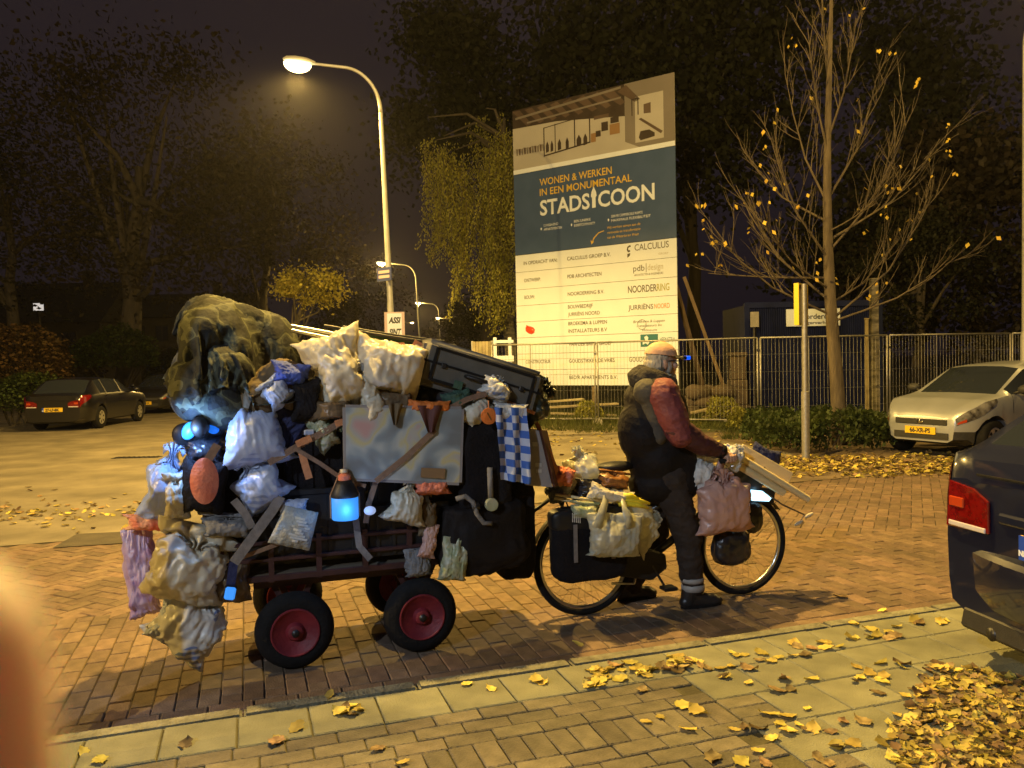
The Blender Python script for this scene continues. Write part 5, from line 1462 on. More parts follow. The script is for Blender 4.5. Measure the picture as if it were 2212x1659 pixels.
for s in (rear_s, front_s):
    for t in (TN, TF): cart_wheel(s, t)
    MB().tube([S(s, TN - .02, RW), S(s, TF + .02, RW)], .016, 8).build('axle', M['dark_steel'], cart)
    for t in (4.56, 4.98): MB().bar(S(s - .12, t, .47), S(s, t, RW + .01), .03, .03).build('axle_bracket', M['maroon_frame'], cart); MB().bar(S(s + .12, t, .47), S(s, t, RW + .01), .03, .03).build('axle_bracket', M['maroon_frame'], cart)
s0 = st(pT(470, 1230, 4.45))[0]; s1 = st(pT(985, 1190, 4.45))[0]
zr = pT(720, 1235, 4.45).z
for t in (4.45, 5.09):
    for z in (zr, zr + .10, zr + .19): MB().bar(S(s0, t, z), S(s1, t, z), .03, .035 if z == zr else .022).build('side_rail', M['maroon_frame'], cart, bevel=.004)
for s in [lerp(s0 + .02, s1 - .02, k / 5) for k in range(6)]:
    for t in (4.45, 5.09): MB().bar(S(s, t, zr - .02), S(s, t, zr + .22), .028, .028, D2).build('upright', M['maroon_frame'], cart)
for s in (s0, s1): MB().bar(S(s, 4.45, zr + .005), S(s, 5.09, zr + .005), .03, .035).build('end_rail', M['maroon_frame'], cart)
for k in range(7):
    t = 4.49 + k * .093
    MB().box(S((s0 + s1) / 2, t, zr + .012), (s1 - s0 - .03, .085, .016), RS).build('deck_plank', M['wood_old'], cart)
MB().box(S(lerp(s0, s1, .5), 4.77, zr - .05), (s1 - s0 - .35, .5, .04), RS).build('chassis', M['maroon_frame'], cart)
# drawbar to the bicycle
pa, pb = pT(1128, 1122, 4.66), pT(1218, 1056, 4.66)
MB().tube([S(s1 - .1, 4.77, zr - .03), S(s1 + .02, 4.74, zr + .02), pa, pb], .013, 8).build('drawbar', M['dark_steel'], cart, smooth=True)
# black crates on the deck
def crate(label, b, t, depth, mat='black_plastic'):
    c, w, h = pbox(b, t); c = c + N2 * (depth / 2)
    th = thing('crate', label, 'crate', c - V(0, 0, h / 2), 'black crates on the cart')
    hw, hd, hh = w / 2, depth / 2, h / 2
    for (q, sz, nm) in (((0, -hd, 0), (w, .02, h), 'side_wall'), ((0, hd, 0), (w, .02, h), 'side_wall'), ((-hw, 0, 0), (.02, depth - .022, h), 'end_wall'), ((hw, 0, 0), (.02, depth - .022, h), 'end_wall'), ((0, 0, -hh + .012), (w - .03, depth - .03, .02), 'floor')):
        MB().box(RS @ V(*q) + c, sz, RS).build(nm, M[mat], th)
    MB().box(RS @ V(0, -hd - .006, hh - .02), (w + .03, .035, .035), RS)
    for k in (1, -1): MB().box(RS @ V(0, k * (hd + .004), hh - .018) + c, (w + .03, .03, .034), RS).build('rim', M[mat], th, bevel=.005)
    for k in range(5):
        MB().box(RS @ V(-hw + w * (k + .5) / 5, -hd - .014, -.02) + c, (.018, .012, h * .82), RS).build('rib', M[mat], th)
    return th
crate('wide black crate on the cart deck behind the printed packet', (530, 1055, 790, 1205), 4.47, .58)
crate('black crate at the front of the deck under the white bag', (800, 1085, 965, 1195), 4.47, .58)
crate('tall black crate at the middle of the load left of the painting', (620, 905, 790, 1060), 4.50, .52, 'black_cloth')
crate('black crate hidden behind the painting panel', (800, 900, 980, 1085), 4.52, .5)

# rear end
bag('stuffed_bag', 'pale blue-white plastic bag bulging at the rear of the cart below the blue lamp', 'plastic bag', (302, 955, 415, 1130), 4.62, .34, 'bag_bluewhite', 'sag', 2, R(14), 0, 1.0, CG)
bag('stuffed_bag', 'cream coloured bag peeking between the blue-white bag and the red print', 'plastic bag', (352, 1020, 412, 1122), 4.47, .16, 'bag_cream', 'pillow', 3, 0, 0, 1.2, CG)
th = bag('round_bag', 'round black bag with a coral red oval print at the rear', 'bag', (392, 985, 490, 1120), 4.46, .26, 'black_cloth', 'pillow', 4, R(8), 0, .5, CG, 'sack')
c, w, h = pbox((408, 990, 474, 1092), 4.285)
rows = []
for i in range(9):
    f = i / 8; row = []
    for j in range(24):
        a = 2 * math.pi * j / 24
        x, z = math.cos(a) * f * w * .48, math.sin(a) * f * h * .5
        row.append(RS @ V(x, .03 * f * f + .008 * nz(V(x, 0, z), 14), z) + c)
    rows.append(row)
MB().grid(rows, 0, True).build('coral_print', M['cloth_salmon'], th, smooth=True)
th = thing('rear_lamp', 'black rear lamp housing with two bright blue lenses', 'lamp', pT(425, 950, 4.52))
c = pT(425, 925, 4.55)
c = pT(432, 922, 4.46); mb = MB(); mb.ell(c, (.048, .05, .055)); mb.build('knob', M['black_plastic'], th, smooth=True)
MB().cap(pT(398, 938, 4.58), pT(468, 925, 4.58), .062, .05).build('housing', M['black_plastic'], th, smooth=True)
for (x0, y0, x1, y1, n_, mt) in ((393, 910, 424, 951, 3, 'led_lens'), (446, 916, 474, 937, 4, 'led_blue')):
    cc, ww, hh = pbox((x0, y0, x1, y1), 4.50)
    mb = MB(); mb.ell(V(0, 0, 0), (ww / 2, .035, hh / 2)); mb.v = [RS @ Matrix.Rotation(R(25), 3, 'Y') @ q + cc for q in mb.v]; mb.build('lens', M[mt], th, smooth=True)
ld = bpy.data.lights.new('lens_light', 'POINT'); ld.energy = 9.0; ld.color = (.22, .45, 1.0); ld.shadow_soft_size = .03
lo = bpy.data.objects.new('lens_light', ld); COL.objects.link(lo); lo.parent = th; lo.location = pT(398, 935, 4.38) - WL[th.name]
bag('stuffed_bag', 'black bundle under the blue rear lamp', 'bag', (385, 935, 500, 1010), 4.64, .35, 'bag_black', 'pillow', 5, 0, 0, 1, CG)
bag('tied_bag', 'tall light blue tied plastic bag standing above the rear strap', 'plastic bag', (470, 850, 625, 1008), 4.46, .30, 'bag_bluewhite', 'cone', 6, R(-6), 0, .7, CG, None, .8)
bag('stuffed_bag', 'lower light blue plastic bag with grey shadowed base', 'plastic bag', (495, 978, 622, 1098), 4.46, .28, 'bag_bluewhite', 'knot', 7, R(-30), 0, 1.0, CG)
bag('cloth_strip', 'peach and red cloth knotted at the rear end of the cart', 'cloth', (262, 1112, 408, 1146), 4.60, .14, 'cloth_peach', 'pillow', 8, R(6), 0, 1.6, CG)
bag('hanging_bag', 'mauve and pink crinkled bag hanging at the rear end', 'plastic bag', (268, 1135, 345, 1335), 4.68, .2, 'bag_mauve', 'sag', 9, R(-4), 0, 1.6, CG)
bag('stuffed_bag', 'grey bundle wedged above the cream rear bag', 'bag', (350, 1135, 430, 1200), 4.62, .2, 'bag_grey', 'knot', 10, R(-30), 0, 1.2, CG)
bag('hanging_bag', 'large cream plastic bag hanging over the rear of the deck', 'plastic bag', (312, 1140, 512, 1300), 4.44, .32, 'bag_cream', 'knot', 11, R(20), 0, 1.6, CG)
bag('hanging_bag', 'low blue-white plastic bag almost touching the street at the rear', 'plastic bag', (325, 1262, 505, 1415), 4.47, .28, 'bag_white', 'knot', 12, R(40), 0, 1.6, CG)
bag('stuffed_bag', 'bluish torn plastic sheet on the low rear bag', 'plastic bag', (325, 1290, 400, 1390), 4.44, .12, 'bag_bluewhite', 'pillow', 13, R(30), 0, 1.8, CG)
bag('stuffed_bag', 'olive grey box-like bundle hanging beside the cream rear bag', 'bag', (455, 1190, 545, 1300), 4.50, .22, 'bag_brown', 'block', 14, 0, 0, .6, CG)
bag('rolled_blanket', 'grey rolled blanket lying on the rear deck edge', 'blanket', (425, 1106, 560, 1160), 4.45, .22, 'cloth_grey', 'pillow', 15, R(6), 0, 1.3, CG)
# the top of the load
bag('camo_bundle', 'big camouflage cloth bundle crowning the rear of the load', 'bundle', (375, 640, 665, 868), 4.80, .90, 'camo', 'pillow', 16, R(4), 0, .5, CG)
bag('camo_bundle', 'lower dark camouflage bundle under the crowning one', 'bundle', (362, 745, 610, 905), 4.72, .74, 'camo', 'pillow', 17, R(-6), 0, .5, CG)
bag('camo_bundle', 'grey camouflage lump sticking out at the left of the bundle', 'bundle', (363, 742, 448, 862), 4.70, .45, 'camo_grey', 'pillow', 18, R(5), 0, .5, CG)
bag('blanket', 'brown blanket bulging below the camouflage bundle', 'blanket', (510, 785, 668, 905), 4.56, .34, 'cloth_brown', 'pillow', 19, R(-30), 0, .5, CG)
bag('blanket', 'olive brown blanket under the load beside the navy tarpaulin', 'blanket', (600, 868, 770, 985), 4.66, .42, 'cloth_brown', 'pillow', 20, R(25), 0, .5, CG)
bag('tarpaulin', 'dark navy tarpaulin folded down to the strap crossing', 'tarpaulin', (540, 850, 700, 985), 4.58, .26, 'cloth_navy', 'pillow', 21, R(40), 0, .5, CG)
bag('cloth_bundle', 'bright blue cloth between camouflage and cream bags', 'cloth', (580, 782, 672, 836), 4.46, .22, 'cloth_blue', 'pillow', 22, R(10), 0, 1.4, CG)
bag('stuffed_bag', 'small lavender plastic bag under the blue cloth', 'plastic bag', (560, 815, 632, 878), 4.42, .16, 'bag_bluewhite', 'knot', 23, R(-40), 0, 1.1, CG)
bag('stuffed_bag', 'dark bundle under the blue cloth at the load centre', 'bag', (620, 815, 700, 915), 4.50, .3, 'black_cloth', 'pillow', 24, 0, 0, 1.0, CG)
bag('stuffed_bag', 'tall cream plastic bag at the top of the load below the poles', 'plastic bag', (652, 716, 808, 884), 4.48, .42, 'bag_cream', 'pillow', 25, R(-18), 0, 1.5, CG)
bag('stuffed_bag', 'wide cream plastic bag left of the grey case', 'plastic bag', (750, 724, 924, 866), 4.48, .42, 'bag_cream', 'pillow', 26, R(14), 0, 1.4, CG)
bag('cloth_bundle', 'salmon red striped cloth over the wide cream bag', 'cloth', (775, 782, 885, 832), 4.38, .16, 'white_red_cloth', 'pillow', 27, R(5), 0, 1.6, CG)
bag('stuffed_bag', 'bluish grey fold between the two cream bags', 'plastic bag', (745, 770, 805, 815), 4.40, .12, 'bag_grey', 'pillow', 28, 0, 0, 1.3, CG)
bag('stuffed_bag', 'cream crumpled bag below the salmon cloth', 'plastic bag', (720, 818, 880, 882), 4.42, .24, 'bag_cream', 'knot', 29, R(70), 0, 1.9, CG)
bag('stuffed_bag', 'grey-brown canvas bag below the cream bags', 'bag', (665, 858, 762, 912), 4.44, .24, 'bag_brown', 'pillow', 30, 0, 0, .8, CG)
bag('stuffed_bag', 'pale green and cream bag above the strap crossing', 'plastic bag', (655, 895, 752, 958), 4.46, .18, 'bag_green', 'knot', 31, R(60), 0, 1.6, CG)
bag('burlap_sack', 'brown burlap sack hanging over the painting', 'sack', (800, 840, 900, 898), 4.40, .16, 'bag_brown', 'pillow', 32, 0, 0, 1.0, CG)
bag('cloth_bundle', 'bright orange rolled cloth over the top of the painting', 'cloth', (880, 862, 975, 892), 4.34, .10, 'cloth_orange', 'pillow', 33, R(3), 0, 1.4, CG)
bag('cloth_bundle', 'dark green cloth under the grey case', 'cloth', (955, 838, 1020, 880), 4.40, .14, 'cloth_green', 'pillow', 34, R(-20), 0, 1.2, CG)
bag('stuffed_bag', 'cream cloth bag right of the painting below the case', 'plastic bag', (975, 842, 1068, 922), 4.42, .22, 'bag_cream', 'knot', 35, R(-35), 0, 1.5, CG)
bag('stuffed_bag', 'pale yellow-white bag lying on the black front bag', 'plastic bag', (1028, 808, 1112, 868), 4.40, .22, 'bag_white', 'knot', 36, R(30), 0, 1.3, CG)
bag('stuffed_bag', 'shiny black-green rubbish bag overhanging the front of the cart', 'rubbish bag', (1075, 800, 1205, 918), 4.62, .44, 'bag_darkgreen', 'knot', 37, R(60), 0, 1.5, CG)
bag('stuffed_bag', 'black rubbish bag under the grey case', 'rubbish bag', (890, 800, 1085, 900), 4.66, .5, 'bag_black', 'pillow', 38, R(10), 0, 1.2, CG)
# inner dark mass of the load
bag('stuffed_bag', 'dark bundle filling the heart of the load under the cream bags', 'bag', (620, 830, 1000, 1000), 4.86, .52, 'black_cloth', 'block', 39, 0, 0, .8, CG)
bag('stuffed_bag', 'dark bundle filling the rear of the load above the deck', 'bag', (440, 950, 660, 1190), 4.86, .52, 'black_cloth', 'block', 40, 0, 0, .8, CG)
bag('stuffed_bag', 'dark bundle behind the black backpacks at the front', 'bag', (940, 900, 1120, 1200), 4.86, .5, 'black_cloth', 'block', 41, 0, 0, .8, CG)
# front end
bag('backpack', 'black backpack hanging at the front of the cart behind the checked cloth', 'backpack', (985, 905, 1095, 1100), 4.46, .26, 'black_cloth', 'block', 42, 0, 0, .9, CG)
bag('backpack', 'large brown-black rucksack hanging low at the front of the cart', 'backpack', (945, 1075, 1130, 1232), 4.47, .30, 'jacket_black', 'block', 43, R(-4), 0, 1.1, CG)
bag('stuffed_bag', 'narrow black sack at the front end above the drawbar', 'bag', (1070, 1030, 1146, 1245), 4.62, .3, 'black_cloth', 'block', 44, 0, 0, .7, CG)
bag('hanging_bag', 'white plastic bag hanging under the painting', 'plastic bag', (828, 1036, 925, 1132), 4.36, .18, 'bag_cream', 'cone', 45, R(14), 0, 1.3, CG)
bag('cloth_bundle', 'red and white cloth tucked under the right of the painting', 'cloth', (888, 1034, 978, 1068), 4.36, .12, 'cloth_salmon', 'pillow', 46, R(2), 0, 1.6, CG)
bag('cloth_bundle', 'tan cloth hanging below the red and white cloth', 'cloth', (900, 1060, 945, 1160), 4.38, .10, 'cloth_brown', 'sag', 47, 0, 0, 1.2, CG)
bag('cloth_bundle', 'crumpled pink-white rag hanging by the front wheel', 'cloth', (908, 1130, 946, 1205), 4.36, .07, 'bag_pink', 'pillow', 48, R(12), 0, 1.8, CG)
bag('cloth_bundle', 'grey rag hanging below the deck over the front wheel', 'cloth', (872, 1185, 938, 1246), 4.42, .10, 'cloth_grey', 'sag', 49, 0, 0, 1.4, CG)
bag('hanging_bag', 'green and white carrier bag hanging above the front wheel', 'plastic bag', (950, 1158, 1014, 1256), 4.35, .12, 'bag_green', 'block', 50, R(10), 0, 1.2, CG)
th = thing('foil_packet', 'grey printed packet with pale lettering tied to the side of the deck', 'packet', pT(640, 1192, 4.36), CG)
pk = [pT(x, y, 4.34) for x, y in ((618, 1092), (688, 1108), (668, 1190), (578, 1172))]; rows = []
for i in range(15):
    f = i / 14; l_, r_ = pk[0].lerp(pk[3], f), pk[1].lerp(pk[2], f)
    rows.append([l_.lerp(r_, j / 14) + NF * (.045 * math.sin(math.pi * f) ** .5 * math.sin(math.pi * j / 14) ** .5 + .012 * nz(V(i * .3, j * .3, 0), 1) + .006 * math.sin(j * 2.1) * (1 - math.sin(math.pi * f))) for j in range(15)])
MB().grid(rows).grid([[p * 1 + N2 * .01 for p in r__] for r__ in rows]).build('film', M['foil_bag'], th, smooth=True)
for k in range(9):
    i = 3 + k; a = rows[i][5 + (k % 3)]; b = rows[i][9 + (k * 5) % 4]
    MB().ribbon([a + NF * .006, a.lerp(b, .5) + NF * .009, b + NF * .006], .012, .002, NF).build('print_line', M['paper'], th)
bag('stuffed_bag', 'pale lavender bundle above the printed packet', 'plastic bag', (600, 1078, 670, 1112), 4.40, .10, 'bag_bluewhite', 'pillow', 52, 0, 0, 1.3, CG)
# poles lying over the load
for i, (a, b, r_, mt, lb) in enumerate((((628, 704), (905, 752), .011, 'alu', 'upper bright metal tube lying over the load'), ((630, 714), (890, 764), .011, 'alu', 'lower bright metal tube lying over the load'),
        ((700, 704), (985, 748), .010, 'dark_steel', 'dark pole above the metal tubes'), ((740, 706), (960, 738), .008, 'dark_steel', 'thin dark rod above the cream bags'), ((720, 712), (900, 742), .014, 'cloth_green', 'dark green folded tripod leg among the poles'))):
    pa, pb = pT(a[0], a[1], 4.62 + .03 * i), pT(b[0], b[1], 4.60 + .03 * i)
    o = MB().tube([pa, pa.lerp(pb, .5) - V(0, 0, .004), pb], r_, 10).build('pole', M[mt], None, (pa + pb) / 2, smooth=True, angle=40); tag(o, lb, 'pole', 'poles over the load')
# grey case
th = thing('hard_case', 'dark grey hard case lying slanted on top of the load', 'case', pT(1000, 860, 4.72))
c, w, h = pbox((880, 740, 1160, 890), 4.60)
tl = R(17.5); m = RS @ Matrix.Rotation(tl, 3, 'Y')
W_, H_, D_ = w * .93, .265, .46
mb = MB(); mb.box((0, 0, 0), (W_, D_, H_)); mb.v = [m @ q + c for q in mb.v]; mb.build('shell', M['case_grey'], th, bevel=.035, bseg=3, smooth=True, angle=50)
for (x, z, bw, bh) in ((0, H_ * .34, W_ * .80, .016), (0, -H_ * .34, W_ * .80, .016), (-W_ * .40, 0, .016, H_ * .68), (W_ * .40, 0, .016, H_ * .68)):
    mb = MB(); mb.box((x, -D_ / 2 - .003, z), (bw, .012, bh)); mb.v = [m @ q + c for q in mb.v]; mb.build('groove', M['rubber'], th)
mb = MB(); mb.box((0, -D_ / 2 - .002, H_ * .02), (W_ * .97, .012, .012)); mb.v = [m @ q + c for q in mb.v]; mb.build('lid_seam', M['rubber'], th)
mb = MB()
pts = [m @ q + c for q in (V(-.10, -D_ / 2, -.02), V(-.10, -D_ / 2 - .03, -.02), V(.10, -D_ / 2 - .03, -.02), V(.10, -D_ / 2, -.02))]
mb.tube(pts, .011, 8); mb.build('handle', M['black_plastic'], th, smooth=True)
for sx in (-.32, .32):
    mb = MB(); mb.box((sx * W_, -D_ / 2 - .008, .0), (.03, .012, .03)); mb.v = [m @ q + c for q in mb.v]; mb.build('latch', M['dark_steel'], th, bevel=.004)
mb = MB(); mb.box((-W_ * .18, -D_ / 2 - .016, -H_ * .30), (.05, .008, .045)); mb.v = [m @ q + c for q in mb.v]; mb.build('sticker', M['cloth_green'], th)
cw, ww, hw = pbox((1036, 797, 1072, 838), 4.44)
o = MB().lathe([(.001, -hw / 2), (ww * .36, -hw / 2), (ww * .40, -hw * .4), (ww * .5, hw * .45), (ww * .47, hw * .5), (ww * .36, -hw * .35), (.001, -hw * .38)], 20, Matrix.Translation(cw) @ Matrix.Rotation(R(14), 4, 'Y')).build('plastic_cup', M['paper'], None, cw - V(0, 0, hw / 2), smooth=True, angle=50)
tag(o, 'pale plastic cup standing against the grey case', 'cup')
# painting panel
ppx = [(746, 880), (996, 884), (991, 1042), (748, 1032)]
th = thing('painting', 'blurry blue, yellow and pink painted panel strapped to the side of the load', 'painting', pT(870, 1040, 4.33))
q = [pT(x, y, 4.33) for x, y in ppx]
m_, nt, b_ = NT('painting_canvas'); N = nt.nodes; L = nt.links
tc = N.new('ShaderNodeTexCoord'); n1 = N.new('ShaderNodeTexNoise'); n1.inputs['Scale'].default_value = 4.5; n1.inputs['Detail'].default_value = 2.0; n1.inputs['Distortion'].default_value = .3
L.new(tc.outputs['Object'], n1.inputs[0]); cr = N.new('ShaderNodeValToRGB'); e = cr.color_ramp
e.elements[0].position = .34; e.elements[0].color = (.20, .22, .23, 1); e.elements[1].position = .63; e.elements[1].color = (.55, .34, .32, 1)
for p_, c_ in ((.42, (.27, .32, .35)), (.485, (.46, .49, .47)), (.525, (.56, .50, .26)), (.57, (.46, .45, .42))): k = e.elements.new(p_); k.color = (*c_, 1)
L.new(n1.outputs[0], cr.inputs[0]); L.new(cr.outputs[0], b_.inputs['Base Color']); b_.inputs['Roughness'].default_value = .38; b_.inputs['Coat Weight'].default_value = .3
M['painting_canvas'] = m_
MB().prism(q, NF * .012, NF * -.012).build('canvas', m_, th)
for a, b in zip(q, q[1:] + q[:1]): MB().bar(a + NF * .004, b + NF * .004, .030, .012, NF).build('frame_edge', M['cardboard'], th)
MB().prism([pT(x, y, 4.31) for x, y in ((910, 1010), (962, 1012), (960, 1034), (908, 1031))], NF * .004, NF * .0).build('label_patch', M['pic_wood'], th)
for (pp, lb, mt) in ((((838, 872), (872, 872), (858, 918), (850, 918)), 'brown cloth tip hanging over the painting at the left', 'cloth_brown'), (((902, 876), (958, 876), (938, 934), (924, 934)), 'maroon cloth tip hanging over the middle of the painting', 'box_maroon')):
    a = [pT(x, y, 4.29) for x, y in pp]; rows = []
    for i in range(9):
        f = i / 8; l_, r_ = a[0].lerp(a[3], f), a[1].lerp(a[2], f); rows.append([l_.lerp(r_, j / 8) + NF * (.012 * math.sin(j * 1.3 + f * 2)) for j in range(9)])
    mb = MB(); mb.grid(rows); mb.grid([[p - NF * .008 for p in r__] for r__ in rows])
    o = mb.build('cloth_flap', M[mt], None, a[3], smooth=True); tag(o, lb, 'cloth', CG)
# hung objects on the near side
c = pT(1056, 899, 4.27); th = thing('round_tag', 'flat round orange disc hanging beside the checked cloth', 'disc', c - V(0, 0, .05))
m4 = Matrix.Translation(c) @ RS.to_4x4() @ Matrix.Rotation(math.pi / 2, 4, 'X')
rr = .046
MB().lathe([(.001, .006), (rr * .8, .006), (rr, .003), (rr, -.003), (rr * .8, -.006), (.001, -.006)], 28, m4).build('disc', M['cloth_orange'], th, smooth=True, angle=40)
mb = MB(); mb.box((0, 0, .007), (.008, .05, .004)); mb.v = [m4 @ Matrix.Rotation(.5, 4, 'Z') @ q for q in mb.v]; mb.build('mark', M['brown_leather'], th)
MB().tube([c + V(0, 0, rr), c + V(0, 0, rr + .04)], .004, 6).build('cord', M['strap_orange'], th)
m_, nt, b_ = NT('check_cloth'); N = nt.nodes; L = nt.links
tc = N.new('ShaderNodeUVMap'); ck = N.new('ShaderNodeTexChecker'); ck.inputs['Scale'].default_value = 1.0; ck.inputs[1].default_value = (.52, .55, .66, 1); ck.inputs[2].default_value = (.05, .13, .46, 1)
mp = N.new('ShaderNodeMapping'); mp.inputs['Scale'].default_value = (4, 10, 1); L.new(tc.outputs[0], mp.inputs[0]); L.new(mp.outputs[0], ck.inputs[0]); L.new(ck.outputs[0], b_.inputs['Base Color']); b_.inputs['Roughness'].default_value = .85
M['check_cloth'] = m_
def hang_cloth(name, label, cat, corners, t, mat, wav=.018, nx=14, ny=20, seed=0):
    a = [pT(x, y, t) for x, y in corners]; rows = []; uv = []
    for i in range(ny + 1):
        f = i / ny; l_, r_ = a[0].lerp(a[3], f), a[1].lerp(a[2], f)
        rows.append([l_.lerp(r_, j / nx) + NF * (wav * math.sin(j * .9 + f * 3 + seed) * (.3 + .7 * f) + wav * .6 * nz(V(j * .3, i * .25, seed), 1.0)) for j in range(nx + 1)])
    base = sum(a, Vector()) / 4; base.z = min(q.z for q in a)
    mb = MB(); mb.grid(rows); nf = len(mb.f); mb.grid([[p - NF * .006 for p in r__] for r__ in rows])
    me = mb.mesh(name, base); ul = me.uv_layers.new(name='UVMap'); k = 0
    n1 = (nx + 1) * (ny + 1)
    for po in me.polygons:
        for li in po.loop_indices:
            vi = me.loops[li].vertex_index % n1; ul.data[li].uv = ((vi % (nx + 1)) / nx, (vi // (nx + 1)) / ny)
    o = link(name, me, M[mat], None, base, True); return tag(o, label, cat, CG)
hang_cloth('checked_cloth', 'blue and white checked cloth hanging at the front of the load', 'cloth', [(1068, 880), (1138, 882), (1146, 1046), (1082, 1036)], 4.27, 'check_cloth', .032)
bag('stuffed_bag', 'white crumpled top of the checked cloth', 'cloth', (1062, 872, 1142, 908), 4.31, .08, 'bag_white', 'pillow', 60, R(5), 0, 1.5, CG)
# grey carton with maroon side
th = thing('carton', 'grey flat carton with maroon side hanging at the front of the load', 'carton', pT(1165, 1050, 4.34))
q = [pT(x, y, 4.33) for x, y in ((1128, 925), (1163, 930), (1192, 1052), (1136, 1048))]
MB().prism(q, NF * .01, N2 * .02).build('front_board', M['cardboard'], th)
q2 = [pT(1165, 930, 4.335), pT(1178, 930, 4.6), pT(1206, 1045, 4.6), pT(1194, 1052, 4.335)]
MB().prism(q2, D2 * 0, D2 * .012).build('side_board', M['box_maroon'], th)
q3 = [pT(x, y, 4.58) for x, y in ((1136, 925), (1180, 930), (1206, 1045), (1146, 1048))]
MB().prism(q3, NF * .0, N2 * .012).build('back_board', M['box_maroon'], th)
for (x, y, w_, h_) in ((1150, 955, 12, 9), (1156, 1000, 14, 8), (1158, 1014, 12, 7)):
    MB().prism([pT(x, y, 4.318), pT(x + w_, y, 4.318), pT(x + w_, y + h_, 4.318), pT(x, y + h_, 4.318)], NF * .002, N2 * .0).build('sticker', M['pic_light'], th)
# lantern bottle with blue glow
c0, c1 = pT(746, 1121, 4.30), pT(742, 1016, 4.30)
th = thing('lantern', 'small bottle lantern with red top and glowing blue jar', 'lantern', c0)
hz = c1.z - c0.z; m4 = Matrix.Translation(c0)
MB().lathe([(.001, 0), (.066, 0), (.070, .006), (.070, hz * .44), (.066, hz * .46)], 24, m4).build('glow_jar', M['led_jar'], th, smooth=True, angle=40)
MB().lathe([(.070, hz * .455), (.072, hz * .50), (.062, hz * .60), (.048, hz * .72), (.034, hz * .80), (.001, hz * .80)], 24, m4).build('shoulder', M['black_plastic'], th, smooth=True)
MB().lathe([(.030, hz * .79), (.033, hz * .81), (.033, hz * .89), (.024, hz * .93), (.001, hz * .96)], 20, m4).build('red_cap', M['cloth_salmon'], th, smooth=True, angle=40)
MB().lathe([(.020, hz * .95), (.022, hz * 1.02), (.001, hz * 1.03)], 14, m4).build('spout', M['bag_cream'], th, smooth=True)
for sg in (1, -1): MB().tube([c0 + D2 * sg * .074 + V(0, 0, .01), c0 + D2 * sg * .074 + V(0, 0, hz * .5), c0 + D2 * sg * .02 + V(0, 0, hz * .98)], .005, 6).build('cage_wire', M['strap_brown'], th)
c = pT(799, 1103, 4.30); o = MB().ell(c, (.032, .028, .024)).build('bulb', M['glow_pale'] if 'glow_pale' in M else glow('glow_pale', (.45, .6, 1.0), .55), None, c - V(0, 0, .024), smooth=True); tag(o, 'small round pale blue light right of the lantern', 'light')
for (x, y, lb) in ((668, 934, 'tiny pale blue reflector above the strap crossing'),):
    c = pT(x, y, 4.38); o = MB().box(c, (.055, .02, .03), RS).build('reflector', M['bag_bluewhite'], None, c, bevel=.006); tag(o, lb, 'reflector')
ld = bpy.data.lights.new('jar_light', 'POINT'); ld.energy = 1.2; ld.color = (.2, .45, 1); ld.shadow_soft_size = .05
lo = bpy.data.objects.new('jar_light', ld); COL.objects.link(lo); lo.parent = th; lo.location = c0 + V(0, 0, hz * .22) + NF * .11 - WL[th.name]
c = pT(497, 1282, 4.33); th = thing('clip_light', 'small blue clip light on the dark strap at the rear', 'light', c - V(0, 0, .04))
MB().box(c, (.052, .03, .062), RS @ Matrix.Rotation(R(12), 3, 'Y')).build('blue_lens', M['led_jar'], th, bevel=.008)
MB().box(c + N2 * .02, (.06, .02, .07), RS @ Matrix.Rotation(R(12), 3, 'Y')).build('clip', M['black_plastic'], th, bevel=.006)
